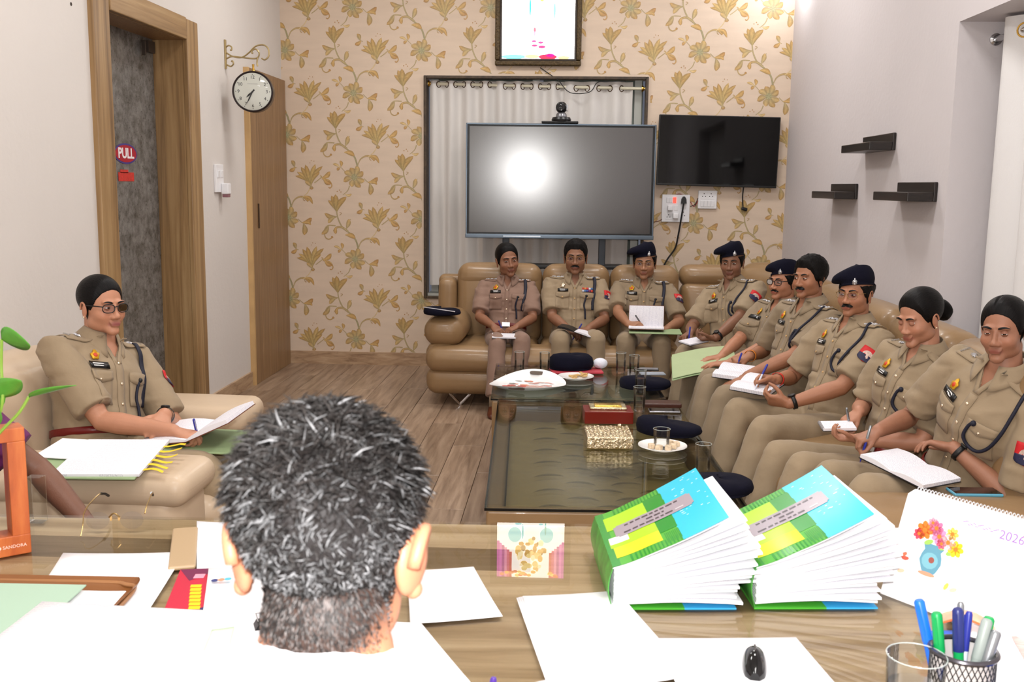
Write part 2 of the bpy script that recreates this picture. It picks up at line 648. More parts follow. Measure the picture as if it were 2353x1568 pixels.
# branch to lily
S_([(565, 1180), (585, 1135), (620, 1112), (655, 1112), (690, 1140)], 3, 8, OLV, GOLD)
P_((640, 1110), (722, 1162), 22, -.25, GOLD2, GOLD)
S_([(640, 1118), (680, 1085), (705, 1045)], 3, 3, LT, LT)
S_([(650, 1115), (655, 1135), (665, 1138)], 2.5, 2.5, OLV, BRN)
lb = (712, 1025)
for k, (tx, tz, w, bnd) in enumerate(((596, 962, 22, .14), (610, 932, 25, .08), (640, 898, 30, .02), (672, 880, 30, 0), (745, 876, 30, -.06), (798, 890, 26, -.12), (776, 934, 25, -.15))):
    P_(lb, (tx, tz), w, bnd, rgb(178, 158, 106), (GOLD, GOLD2, rgb(184, 148, 92))[k % 3], .1 * k)
P_((715, 1040), (668, 1000), 24, .1, OLV, GOLD2, .9)
P_((712, 1030), (715, 1058), 24, 0, OLV, BRN, .9)
for (sx, sz) in ((705, 868), (715, 852), (735, 856)):
    P_((sx - 3, sz), (sx + 3, sz), 6, 0, BRN, BRN)
S_([(735, 1010), (775, 980), (790, 965), (778, 958)], 3, 3, OLV, GOLD2)
P_((790, 975), (852, 928), 28, .12, GOLD2, GOLD)
S_([(790, 978), (840, 990), (862, 1025), (850, 1045), (838, 1040)], 5, 3, GOLD2, BRN)
P_((800, 978), (860, 1015), 26, .15, GOLD2, BRN)
S_([(612, 905), (590, 895), (570, 870)], 2, 2)
P_((600, 900), (555, 928), 24, -.1, GOLD2, BRN)
P_((595, 895), (572, 852), 22, .1, OLV, GOLD)

wp_y = YB - .0012
def wp_emit(dx, dz):
    for mi_, (L_, R_, c0, c1, lay) in enumerate(MOT):
        n = len(L_)
        lay = mi_ * .02 + (.9 if lay > .8 else 0)
        vs, cs = [], []
        ok = True
        for i in range(n):
            t = i / (n - 1)
            mid = ((L_[i][0] + R_[i][0]) / 2, (L_[i][1] + R_[i][1]) / 2)
            row = []
            for q in (L_[i], mid, R_[i]):
                X = PLX + (q[0] + dx) * PS
                Z = PLZ - (q[1] + dz) * PS
                row.append((X, Z))
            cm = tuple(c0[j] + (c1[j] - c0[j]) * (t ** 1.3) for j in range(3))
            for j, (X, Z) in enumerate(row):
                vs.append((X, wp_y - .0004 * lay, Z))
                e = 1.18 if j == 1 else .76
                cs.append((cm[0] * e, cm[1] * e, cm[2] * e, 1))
        x0, x1 = min(v[0] for v in vs), max(v[0] for v in vs)
        z0, z1 = min(v[2] for v in vs), max(v[2] for v in vs)
        if x1 < XL + .005 or x0 > XR - .005 or z0 > ZC - .02 or z1 < .12:
            continue
        if x0 > NX0 - .01 and x1 < NX1 + .01 and z0 > NZ0 - .01 and z1 < NZ1 + .01:
            continue
        cl = []
        for v in vs:
            X, Z = min(max(v[0], XL + .003), XR - .003), min(max(v[2], .112), ZC - .01)
            if NX0 - .03 < X < NX1 + .03 and NZ0 - .03 < Z < NZ1 + .03:      # the sheet was trimmed at the window
                d = [(X - NX0 + .03, 0), (NX1 + .03 - X, 1), (Z - NZ0 + .03, 2), (NZ1 + .03 - Z, 3)]
                k = min(d)[1]
                if k == 0: X = NX0 - .03
                elif k == 1: X = NX1 + .03
                elif k == 2: Z = NZ0 - .03
                else: Z = NZ1 + .03
            cl.append((X, v[1], Z))
        o = len(pm.v)
        for p, c in zip(cl, cs):
            pm.v.append(p)
            pm.c.append(c)
        for i in range(n - 1):
            for j in range(2):
                a = o + i * 3 + j
                pm.f.append((a, a + 1, a + 4, a + 3))
                pm.fm.append(0)

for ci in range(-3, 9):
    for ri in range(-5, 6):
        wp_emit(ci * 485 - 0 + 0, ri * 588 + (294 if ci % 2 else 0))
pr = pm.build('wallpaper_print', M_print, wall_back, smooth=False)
pr['kind'] = 'stuff'
pr['label'] = 'olive gold printed vines and flowers'

# ------------------------------------------------------------------ door 1: wooden frame with frosted speckled leaf
d1 = thing('door_1', 'open wooden door frame with a grey speckled glass leaf and PULL sticker', None, (XL, 5.92, 0))
d1['kind'] = 'structure'
def dpart(name, mb, mt, parent=d1, smooth=False):
    return mb.build(name, mt, parent, smooth=smooth, world_at=(XL, 5.92, 0))
for nm, y in (('left', 5.285), ('right', 6.575)):
    m = MB().rbox((XL + .012, y, 1.28), (.036, .19, 2.56), .008, 2)
    dpart('door_casing', m, M_frame, smooth=True)
dpart('door_casing', MB().rbox((XL + .012, 5.9375, 2.50), (.036, 1.075, .135), .008, 2), wood('door_head_laminate', rgb(112, 84, 52), rgb(150, 118, 78), rgb(176, 146, 104), (9, .35, 9), 2.2, .38), smooth=True)
for y in (5.352, 6.50):
    dpart('door_jamb', MB().box((XL - .115, y, 1.23), (.225, .03, 2.46)), M_frame)
dpart('door_jamb', MB().box((XL - .115, 5.94, 2.445), (.225, 1.15, .03)), M_panel)
# speckled film on the leaf
M_film = bpy.data.materials.new('speckled_glass_film')
M_film.use_nodes = True
nt = M_film.node_tree
b = nt.nodes['Principled BSDF']
b.inputs['Roughness'].default_value = .22
tc = nt.nodes.new('ShaderNodeTexCoord')
n1 = nt.nodes.new('ShaderNodeTexNoise')
n1.inputs['Scale'].default_value = 14
n1.inputs['Detail'].default_value = 8
n1.inputs['Roughness'].default_value = .75
vr = nt.nodes.new('ShaderNodeTexVoronoi')
vr.inputs['Scale'].default_value = 34
vr.inputs['Randomness'].default_value = 1
r1 = nt.nodes.new('ShaderNodeValToRGB')
e = r1.color_ramp.elements
e[0].position, e[0].color = .34, rgb(64, 62, 58)
e[1].position, e[1].color = .66, rgb(128, 126, 124)
r2 = nt.nodes.new('ShaderNodeValToRGB')
e = r2.color_ramp.elements
e[0].position, e[0].color = .10, (.30, .30, .30, 1)
e[1].position, e[1].color = .22, (1, 1, 1, 1)
mx = nt.nodes.new('ShaderNodeMix')
mx.data_type = 'RGBA'
mx.blend_type = 'MULTIPLY'
mx.inputs[0].default_value = .8
for n_ in (n1, vr):
    nt.links.new(tc.outputs['Object'], n_.inputs['Vector'])
nt.links.new(n1.outputs['Fac'], r1.inputs['Fac'])
nt.links.new(vr.outputs['Distance'], r2.inputs['Fac'])
nt.links.new(r1.outputs['Color'], mx.inputs[6])
nt.links.new(r2.outputs['Color'], mx.inputs[7])
nt.links.new(mx.outputs[2], b.inputs['Base Color'])
leaf = dpart('door_leaf', MB().box((XL - .20, 5.925, 1.225), (.012, 1.11, 2.42)), M_film)
dpart('door_bracket', MB().box((XL - .19, 6.42, 2.38), (.03, .10, .07)).box((XL - .175, 6.30, 2.36), (.02, .02, .09)), mat('dark_bracket', rgb(60, 50, 42), .5))
# PULL sticker: blue rim, red oval, white letters
M_red = mat('sticker_red', rgb(168, 24, 44), .45)
M_blue = mat('sticker_blue', rgb(66, 54, 128), .45)
M_wht = mat('sticker_white', rgb(235, 230, 232), .5)
SX, SY, SZ = XL - .192, 6.01, 1.715
def disc_yz(ry, rz, x0, th, c):
    pts = [(x0, c[0] + ry * math.cos(2 * PI * k / 32), c[1] + rz * math.sin(2 * PI * k / 32)) for k in range(32)]
    mb = MB()
    mb.rings([[Vector(p) for p in pts], [Vector((p[0] + th, p[1], p[2])) for p in pts]])
    return mb
stk = dpart('pull_sticker', disc_yz(.158, .060, SX, .001, (SY, SZ)), M_blue, leaf)
stk.matrix_parent_inverse = Matrix.Translation((-XL, -5.92, 0))
def leafpart(name, mb, mt, par):
    o = mb.build(name, mt, par, smooth=False)
    o.matrix_parent_inverse = Matrix.Translation((0, 0, 0))
    return o
stk.matrix_parent_inverse = Matrix()
stk['label'] = 'red oval sticker with blue rim reading PULL'
dpart('sticker_face', disc_yz(.145, .050, SX + .0012, .001, (SY, SZ)), M_red, leaf).matrix_parent_inverse = Matrix()
fc = bpy.data.curves.new('n', 'FONT')
fc.body = 'PULL'
fc.size = .105
fc.align_x = 'CENTER'
fc.align_y = 'CENTER'
fc.extrude = .0004
fc.offset = .003
fo = bpy.data.objects.new('n', fc)
fme = bpy.data.meshes.new_from_object(fo)
bpy.data.objects.remove(fo)
fme.transform(Matrix.Translation((SX + .0028, SY, SZ)) @ Matrix.Rotation(PI / 2, 4, 'Z') @ Matrix.Rotation(PI / 2, 4, 'X') @ Matrix.Diagonal((.95, .78, 1, 1)))
fme.materials.append(M_wht)
link('sticker_letters', fme, leaf)
m = MB().box((SX, 6.005, 1.580), (.0012, .215, .052)).box((SX, 5.98, 1.612), (.0012, .11, .02))
o = dpart('notice_sticker', m, mat('sticker_orange_red', rgb(196, 52, 44), .5, var=.25, vscale=60), leaf)
o.matrix_parent_inverse = Matrix()
o['label'] = 'torn red sticker under the PULL sign'

# door 2: plain wooden door by the corner
d2 = thing('door_2', 'tall plain wooden door beside the wallpapered corner', None, (XL, 8.17, 0))
d2['kind'] = 'structure'
for k in range(5):
    y = 7.70 + k * .196 + .098
    MB().rbox((.02, y - 8.17, 1.20), (.035, .193, 2.40), .003, 2).build('door_panel', M_panel, d2)
MB().box((.018, 7.685 - 8.17, 1.20), (.04, .028, 2.40)).build('edge_band', M_edge, d2, smooth=False)
MB().rbox((.042, 7.84 - 8.17, 1.30), (.012, .012, .19), .004, 2).build('door_handle', mat('dark_handle', rgb(70, 52, 36), .4, .5), d2)

# window 1 behind the back curtain
w1 = thing('window_1', 'window opening in the wallpapered wall with dark wooden border', None, (0, YB, 0))
w1['kind'] = 'structure'
M_wfr = wood('window_border_wood', rgb(44, 32, 20), rgb(64, 48, 30), rgb(82, 64, 42), (6, 6, 6), 4, .5)
M_alu = mat('window_aluminium', rgb(176, 178, 172), .4, .3)
bw = .022
for (cx, cz, sx, sz) in ((NX0, (NZ0 + NZ1) / 2, bw, NZ1 - NZ0 + bw), (NX1, (NZ0 + NZ1) / 2, bw, NZ1 - NZ0 + bw), ((NX0 + NX1) / 2, NZ1, NX1 - NX0 - bw, bw), ((NX0 + NX1) / 2, NZ0, NX1 - NX0 - bw, bw)):
    MB().rbox((cx, -.008, cz), (sx, .04, sz), .004, 2).build('window_border', M_wfr, w1)
for cx in (NX0 + .06, (NX0 + NX1) / 2, NX1 - .06):
    MB().box((cx, .19, (NZ0 + NZ1) / 2), (.06, .05, NZ1 - NZ0)).build('window_frame', M_alu, w1, smooth=False)
for k in range(2):
    x0 = NX0 + .09 + k * (NX1 - NX0) / 2 - .03 * k
    MB().box((x0 + .42, .20, (NZ0 + NZ1) / 2), (.84, .008, NZ1 - NZ0)).build('pane', mat('window_pane', rgb(120, 130, 122), .15, var=.05), w1, smooth=False)
MB().box(((NX0 + NX1) / 2, .13, NZ0 + .015), (NX1 - NX0 - .03, .20, .03)).build('window_sill', M_alu, w1, smooth=False)

# ------------------------------------------------------------------ curtains
M_cur = mat('curtain_linen', rgb(214, 210, 206), .8, bump=.0012, bscale=420, bstretch=(1, 1, .25), var=.05, vscale=5, sheen=.2)
M_cur2 = mat('curtain_white', rgb(222, 220, 220), .8, bump=.001, bscale=420, bstretch=(1, 1, .25), sheen=.2)
M_ring = mat('eyelet_bronze', rgb(92, 70, 48), .35, .8)
M_brass = mat('brass', rgb(190, 150, 70), .25, 1.0)
M_rod = mat('cream_rod', rgb(226, 220, 196), .35)

def eyelet_curtain(nm, label, a, b, ztop, zbot, waves, amp, matl, ringmat, cat_group, zr, seed=0, depth_axis='y', hole=.024):
    """pleated eyelet curtain hanging from a to b (xy points), cloth weaving about the rod"""
    rng = random.Random(seed)
    a, b = Vector((a[0], a[1], 0)), Vector((b[0], b[1], 0))
    d = (b - a).normalized()
    nrm = Vector((d.y, -d.x, 0))
    L = (b - a).length
    nu, nv = waves * 14 + 1, 26
    t = thing(nm, label, 'curtain', (a.x, a.y, 0), group=cat_group)
    P = []
    ph = [rng.uniform(-.3, .3) for _ in range(waves + 2)]
    for i in range(nu):
        u = i / (nu - 1)
        for j in range(nv):
            v = j / (nv - 1)
            z = ztop + (zbot - ztop) * v
            w = u * waves * 2 * PI
            k = min(waves, int(u * waves))
            am = amp * (1 - .25 * v) * (1 + .3 * ph[k] * v)
            off = am * math.sin(w) + .25 * amp * math.sin(2 * w + ph[k] * 3) * v
            sl = .012 * math.sin(w * .5 + seed) * v
            p = d * (u * L + sl) + nrm * off
            P.append((p.x, p.y, z))
    MB().sheet(P, nu, nv, .0015).build('cloth', matl, t)
    for i in range(waves * 2):
        u = (i + .5) / (waves * 2)
        w = u * waves * 2 * PI
        p = d * (u * L) + nrm * (amp * math.sin(w) * .0)
        slope = amp * waves * 2 * PI / L * math.cos(w)
    for i in range(waves * 2 + 1):
        u = i / (waves * 2)
        if u <= .01 or u >= .99:
            continue
        w = u * waves * 2 * PI
        slope = amp * waves * 2 * PI / L * math.cos(w)
        tdir = (d + nrm * slope).normalized()
        ndir = Vector((tdir.y, -tdir.x, 0))
        c = d * (u * L)
        ring = []
        for q in range(20):
            an = 2 * PI * q / 20
            ring.append(Vector((c.x, c.y, zr)) + tdir * hole * math.cos(an) + Vector((0, 0, hole * math.sin(an))))
        ring.append(ring[0])
        MB().tube(ring, .0048, 6, cap=False).build('eyelet', ringmat, t)
    return t

cx = [(-1.172, -.60), (-.615, -.03), (-.045, .52)]
for k, (x0, x1) in enumerate(cx):
    lab = ['left linen eyelet curtain panel hanging full length behind the sofa arm',
           'middle linen eyelet curtain panel behind the large screen',
           'right linen eyelet curtain panel behind the video camera'][k]
    eyelet_curtain('eyelet_curtain', lab, (x0, YB + .055), (x1, YB + .055), 2.415, .70, 4 if k < 2 else 3, .028, M_cur, M_ring, 'curtains in the back window', 2.385 - .012 * k, k)
r = thing('curtain_rod', 'cream curtain rod across the back window', 'curtain rod', (0, YB + .055, 0))
MB().tube([(NX0 + .01, 0, 2.392), (NX1 - .01, 0, 2.362)], .013, 12).build('rod', M_rod, r)
for x, z in ((NX0 + .028, 2.392), (NX1 - .028, 2.362)):
    MB().lathe([(.026, -.012), (.026, .0), (.016, .006), (.016, .012)], (x, 0, z), 16, Ry(PI / 2)).build('end_bracket', M_brass, r)

# right hand window recess curtain
eyelet_curtain('window_curtain', 'white curtain with brass eyelet hanging in the right wall recess', (XR + .17, 4.88), (XR + .17, 2.7), 2.32, .52, 7, .05, M_cur2, M_brass, None, 2.255, 5, hole=.03)
r = thing('recess_curtain_rod', 'steel curtain rod inside the right wall recess', 'curtain rod', (XR + .17, 5.0, 2.255))
MB().tube([(0, .02, 0), (0, -2.35, 0)], .014, 12).build('rod', M_steel, r)
MB().lathe([(.028, 0), (.028, .008), (.018, .014), (.018, .02)], (0, .03, 0), 16, Rx(PI / 2)).build('end_bracket', M_steel, r)
# ------------------------------------------------------------------ leather seating
M_lea = mat('tan_leather', rgb(146, 117, 83), .36, var=.06, vscale=5, bump=.0012, bscale=22, coat=.12)
M_lea2 = mat('cream_leather', rgb(200, 178, 152), .4, var=.05, vscale=5, bump=.001, bscale=22, coat=.1)
M_chr = mat('chrome', rgb(225, 225, 228), .12, 1.0)
M_dark = mat('dark_wood', rgb(36, 26, 22), .35, var=.1)

def cushion(name, parent, c, size, r=.07, bulge=(.0, .0, .02), mt=None, M=None, seg=6):
    return MB().rbox(c, size, r, 5, seg, bulge, M).build(name, mt or M_lea, parent, sharp=None)

# --- back sofa, three seats; local axes equal the world's, front towards -Y
s1 = thing('leather_sofa', 'tan leather three seat sofa against the back window under the big screen', 'sofa', (0, 7.5, 0))
W0 = (0, 7.5, 0)
def at(c):
    return (c[0] - 0, c[1] - 7.5, c[2])
cushion('base_roll', s1, at((-.08, 7.50, .185)), (1.80, .92, .20), .085, (0, .015, .0))
cushion('front_roll', s1, at((-.08, 7.15, .345)), (1.80, .30, .19), .09, (0, .02, .0))
for k, x in enumerate((-.51, .075, .585)):
    cushion('seat_cushion', s1, at((x, 7.42, .345)), ((.62, .53, .49)[k], .62, .17), .06, (0, .0, .022))
for k, (x0, x1) in enumerate(((-.83, -.185), (-.18, .328), (.333, .85))):
    w = x1 - x0
    T = Rx(math.radians(-8))
    cushion('back_cushion', s1, at(((x0 + x1) / 2, 7.80, .66)), (w, .24, .60), .085, (0, .03, .01), M=T)
    cushion('headrest', s1, at(((x0 + x1) / 2, 7.815, .865)), (w - .01, .23, .20), .085, (0, .02, .008), M=T)
cushion('back_panel', s1, at((-.08, 7.93, .47)), (1.82, .12, .80), .05, (0, 0, 0))
# left arm: rolled lower band, pillow on top, tall rear cheek
cushion('arm', s1, at((-.865, 7.46, .36)), (.23, .80, .20), .085, (.015, .0, .0))
cushion('arm_pillow', s1, at((-.855, 7.42, .53)), (.27, .72, .20), .09, (.02, .01, .02))
cushion('arm_cheek', s1, at((-.90, 7.80, .62)), (.13, .24, .46), .05, (.01, 0, .01))
for x in (-.74, .62):
    for y in (7.13,):
        q = [Vector((x - .075, y, .088)), Vector((x, y, .008)), Vector((x + .075, y, .088))]
        m = MB()
        m.tube([q[0], q[1]], .011, 8).tube([q[1], q[2]], .011, 8).tube([q[1] + Vector((0, 0, 0)), q[1] + Vector((0, .10, .0))], .008, 8)
        m.build('leg', M_chr, s1, world_at=W0)
for x in (-.85, .75):
    m = MB().tube([(x, 7.88, .002), (x, 7.88, .10)], .02, 10)
    m.build('leg', M_chr, s1, world_at=W0)

# --- corner sofa along the right wall
s2 = thing('corner_sofa', 'long tan leather corner sofa running along the grey wall towards the desk', 'sofa', (1.3, 5.4, 0))
W2 = (1.3, 5.4, 0)
def at2(c):
    return (c[0] - 1.3, c[1] - 5.4, c[2])
# corner block against the back wall
cushion('base_roll', s2, at2((1.315, 7.50, .185)), (.86, .92, .20), .085)
cushion('seat_cushion', s2, at2((1.27, 7.40, .36)), (.74, .72, .18), .06, (0, 0, .02))
cushion('back_cushion', s2, at2((1.12, 7.86, .62)), (.50, .22, .44), .07, (0, .03, 0), M=Rx(math.radians(-6)))
cushion('headrest', s2, at2((1.12, 7.90, .89)), (.52, .21, .17), .08, (0, .02, 0), M=Rx(math.radians(-6)))
cushion('corner_pillow', s2, at2((1.50, 7.72, .70)), (.44, .24, .58), .10, (0, .03, .02), M=Rz(math.radians(-45)))
# run along the wall
cushion('base_roll', s2, at2((1.28, 5.10, .185)), (.86, 3.88, .20), .085)
ys = [6.75, 6.02, 5.29, 4.56, 3.74]
for k, y in enumerate(ys):
    ln = .71 if k < 4 else .80
    cushion('seat_cushion', s2, at2((1.19, y + (.0 if k < 4 else .05), .365)), (.70, ln, .18), .06, (0, 0, .02))
    cushion('back_cushion', s2, at2((1.60, y, .64)), (.22, ln, .60), .085, (.03, 0, .01), M=Ry(math.radians(8)))
    cushion('headrest', s2, at2((1.62, y, .885)), (.21, ln - .01, .20), .085, (.02, 0, .008), M=Ry(math.radians(8)))
cushion('back_panel', s2, at2((1.745, 5.2, .47)), (.08, 4.1, .80), .03)
cushion('arm', s2, at2((1.27, 3.24, .30)), (.88, .30, .36), .085, (0, .012, 0))
cushion('arm_pillow', s2, at2((1.27, 3.24, .495)), (.86, .31, .14), .07, (0, .01, .012))
for (x, y) in ((.92, 3.22), (.92, 6.95)):
    m = MB().tube([(x, y - .07, .088), (x, y, .008)], .011, 8).tube([(x, y, .008), (x, y + .07, .088)], .011, 8)
    m.build('leg', M_chr, s2, world_at=W2)
for (x, y) in ((1.66, 3.10), (1.66, 7.85)):
    MB().tube([(x, y, .002), (x, y, .10)], .02, 10).build('leg', M_chr, s2, world_at=W2)

# --- cream armchair at the left wall, facing +X
ac = thing('leather_armchair', 'cream leather armchair with broad padded arms by the speckled door', 'armchair', (-1.75, 3.8, 0))
WA = (-1.75, 3.8, 0)
def ata(c):
    return (c[0] + 1.75, c[1] - 3.8, c[2])
L2 = M_lea2
cushion('arm', ac, ata((-1.77, 3.30, .31)), (1.04, .30, .50), .07, (.006, .006, 0), L2)
cushion('arm_pad', ac, ata((-1.75, 3.30, .555)), (1.06, .33, .11), .05, (.006, .0, .010), L2)
cushion('arm', ac, ata((-1.83, 4.32, .31)), (.92, .30, .50), .07, (.006, .006, 0), L2)
cushion('arm_pad', ac, ata((-1.82, 4.32, .555)), (.94, .33, .11), .05, (.006, .0, .010), L2)
cushion('base', ac, ata((-1.74, 3.81, .17)), (.92, .70, .22), .06, (0, 0, 0), L2)
cushion('seat_cushion', ac, ata((-1.66, 3.81, .34)), (.84, .70, .17), .065, (.01, 0, .02), L2)
cushion('back_cushion', ac, ata((-2.17, 3.81, .60)), (.26, .74, .54), .10, (.03, 0, .02), L2, M=Ry(math.radians(-10)))
cushion('back_panel', ac, ata((-2.30, 3.81, .43)), (.13, 1.22, .74), .06, (0, 0, .0), L2)
for (x, y) in ((-1.32, 3.27), (-1.45, 4.35), (-2.28, 3.27), (-2.28, 4.35)):
    MB().tube([(x, y, .0), (x, y, .07)], .02, 10).build('foot', M_chr, ac, world_at=WA)

# plain visitor chair left of the desk (its sitter's elbow shows beside the plant)
vc = thing('visitor_chair', 'dark visitor chair pulled up left of the desk', 'chair', (-1.72, 2.62, 0))
cushion('seat', vc, (0, 0, .43), (.46, .46, .07), .03, (0, 0, .008), M_dark)
cushion('backrest', vc, (-.24, 0, .70), (.05, .44, .40), .025, (0, 0, 0), M_dark, M=Ry(math.radians(-8)))
for sx in (-.2, .2):
    for sy in (-.2, .2):
        MB().tube([(sx, sy, 0), (sx, sy, .40)], .012, 8).build('leg', M_chr, vc)

# ------------------------------------------------------------------ low tables with glass tops
M_glass = mat('clear_glass', (.97, 1, .985, 1), .0, trans=1.0, ior=1.5)
M_gtab = mat('table_glass', (.86, .93, .86, 1), .0, trans=1.0, ior=1.5)
M_gtab2 = mat('table_glass_back', (.90, .96, .94, 1), .0, trans=1.0, ior=1.5)
M_quilt = mat('quilted_leather', rgb(170, 148, 100), .45, var=.05, bump=.0006, bscale=60)
M_quilt2 = mat('pale_padded_leather', rgb(170, 166, 140), .45, var=.08, bump=.0006, bscale=60)
M_trim = mat('black_edge_trim', rgb(18, 16, 14), .3)

def low_table(name, label, c, w, l, rot, body, quilt, gl, scale=True):
    t = thing(name, label, 'coffee table', (c[0], c[1], 0), rot)
    hw, hl = w / 2, l / 2
    for (x, y, sx, sy) in ((0, -hl + .035, w, .07), (0, hl - .035, w, .07), (-hw + .035, 0, .07, l - .14), (hw - .035, 0, .07, l - .14)):
        MB().rbox((x, y, .235), (sx - .012, sy - .004, .385), .012, 3, 1).build('side_panel', body, t)
    # padded fish-scale panel under the glass
    nx, ny = int((w - .14) / .0125), int((l - .14) / .0125)
    P = []
    R = .105
    scale_h = .006
    for i in range(nx + 1):
        for j in range(ny + 1):
            x = -hw + .07 + (w - .14) * i / nx
            y = -hl + .07 + (l - .14) * j / ny
            h = 0.0
            if scale:
                best = 0
                row0 = int(math.floor(y / (R * .8)))
                for rr in range(row0 - 1, row0 + 3):
                    cy = rr * R * .8
                    off = R if rr % 2 else 0
                    cxx = round((x - off) / (2 * R)) * 2 * R + off
                    d = math.hypot(x - cxx, (y - cy))
                    if d < R and y <= cy + R:
                        q = scale_h * (d / R) ** 2
                        best = q
                        break
                h = best
            P.append((x, y, .335 + h))
    pn = MB().sheet(P, nx + 1, ny + 1).build('padded_panel', quilt, t)
    if scale:
        m = MB()
        for rr in range(-8, 9):
            for cc in range(-3, 4):
                x0, y0 = cc * .21 + (.105 if rr % 2 else 0), rr * .105
                if abs(x0) > hw - .16 or abs(y0) > hl - .16:
                    continue
                a0 = 90 + (12 if (rr + cc) % 2 else -14)
                arc = [(x0 + .085 * math.cos(math.radians(a0 - 50 + 100 * q / 10)), y0 - .05 + .085 * math.sin(math.radians(a0 - 50 + 100 * q / 10)), .348) for q in range(11)]
                m.tube(arc, [.0008 + .0038 * math.sin(PI * q / 10) for q in range(11)], 6)
        m.build('tuft_crease_shadows', mat('leather_crease_shade', rgb(112, 96, 60), .6), t)  # darker leather colour paints the shadow inside each tuft crease
    m = MB()
    for (x, y, sx, sy) in ((0, -hl + .003, w, .006), (0, hl - .003, w, .006), (-hw + .003, 0, .006, l), (hw - .003, 0, .006, l)):
        m.box((x, y, .4325), (sx, sy, .009))
    m.build('edge_trim', M_trim, t, smooth=False)
    MB().box((0, 0, .4445), (w - .002, l - .002, .010)).build('glass_top', gl, t, smooth=False)
    for sx in (-1, 1):
        for sy in (-1, 1):
            MB().lathe([(.03, 0), (.03, .045)], (sx * (hw - .07), sy * (hl - .07), 0), 14).build('foot', M_dark, t)
    return t

ct1 = low_table('coffee_table', 'long tan leather coffee table with olive tinted glass over quilted padding', (.155, 4.39), .93, 1.84, math.radians(2.4), M_lea, M_quilt, M_gtab)
ct2 = low_table('side_coffee_table', 'short glass topped coffee table behind the long one, beside the sofa', (.055, 5.84), .93, 1.02, math.radians(2.4), M_lea, M_quilt2, M_gtab2, False)

# ------------------------------------------------------------------ things on the low tables
ZT = .4515
M_water = mat('water', (.98, 1, 1, 1), .0, trans=1.0, ior=1.33)

M_rimg = mat('glass_rim_glint', rgb(214, 222, 220), .08, spec=1.0, alpha=.5)  # whitish half-clear ring; the bright highlight along the rim is painted in

def tumbler(pos, label, r=.031, h=.125, fill=.6, name='water_glass', lid=False):
    t = thing(name, label, 'glass', pos, group='water glasses')
    MB().lathe([(.0005, .001), (r * .88, .001), (r * .9, .004), (r, h), (r - .0016, h + .001)], n=28, cap=False).build('tumbler', M_glass, t)
    MB().tube([(r * math.cos(a), r * math.sin(a), h) for a in [2 * PI * k / 28 for k in range(29)]], .0011, 6, cap=False).build('rim', M_rimg, t)
    if fill:
        rf = (r * .9 + (r - r * .9) * fill) - .0022
        MB().lathe([(r * .9 - .0022, .0145), (rf, h * fill), (.0005, h * fill)], n=28, cap=False).build('water', M_water, t)
    if lid:
        MB().lathe([(.0005, h + .004), (r * .7, h + .004), (r + .003, h + .001), (r + .003, h + .003), (.0005, h + .007)], n=24, cap=False).build('lid', M_glass, t)
    return t

G = [((-.269, 6.02), 'water glass behind the left end of the white tray'), ((-.119, 6.02), 'water glass between the white tray and the navy beret'),
     ((.336, 6.06), 'water glass at the far edge of the back table, in front of the knees'), ((.41, 5.98), 'water glass beside the grey phone on the back table'),
     ((.415, 5.50), 'water glass standing just in front of the flattened navy beret'), ((.375, 5.02), 'water glass beside the red gold-lidded box'),
     ((.545, 3.90), 'half full water glass nearest the desk at the table corner')]
for (p, lab) in G:
    tumbler((p[0], p[1], ZT), lab, fill=.62 if p[1] > 4 else .5)

def plate(pos, label, r):
    t = thing('snack_plate', label, 'plate', pos, group='snack plates')
    MB().lathe([(.0005, .004), (r * .55, .002), (r * .6, .0), (r * .62, .004), (r, .016), (r - .001, .019), (r * .6, .007), (.0005, .006)], n=32, cap=False).build('dish', mat('porcelain', rgb(240, 238, 236), .18), t)
    return t
plate((.067, 5.86, ZT), 'white plate of dry snacks in front of the round navy beret', .105)
plate((.425, 4.29, ZT), 'white plate of sweets with a glass standing on it', .105)
M_sn = mat('snack_golden', rgb(206, 170, 110), .6, var=.3, vscale=90, bump=.002, bscale=150)
M_sn2 = mat('sweet_cubes', rgb(222, 200, 170), .6, var=.25, vscale=70, bump=.002, bscale=120)
rg = random.Random(3)
for k in range(13):
    a, q = rg.uniform(0, 2 * PI), .06 * math.sqrt(rg.random())
    o = MB().rbox((0, 0, 0), (.03, .019, .010), .004, 2).build('biscuit', M_sn)
    o.location = (.067 + q * math.cos(a), 5.86 + q * math.sin(a) * .9, ZT + .0125 + .008 * (k % 3))
    o.rotation_euler = (rg.uniform(-.15, .15), rg.uniform(-.15, .15), rg.uniform(0, 3))
    tag(o, 'small golden biscuit on the plate before the navy beret', 'biscuit', 'biscuits on the far plate')
for k, (dx, dy) in enumerate(((-.05, -.03), (-.02, -.055), (.045, -.02), (.06, .015), (.035, .035), (.02, -.05))):
    o = MB().rbox((0, 0, 0), (.026, .026, .022), .004, 2).build('sweet', M_sn2)
    o.location = (.425 + dx, 4.29 + dy, ZT + .0185)
    o.rotation_euler = (0, 0, rg.uniform(0, 3))
    tag(o, 'pale cube of sweet on the plate under the glass', 'sweet', 'sweets on the near plate')
tumbler((.418, 4.27, ZT + .0075), 'short water glass standing on the plate of sweets', r=.036, h=.085, fill=.5)

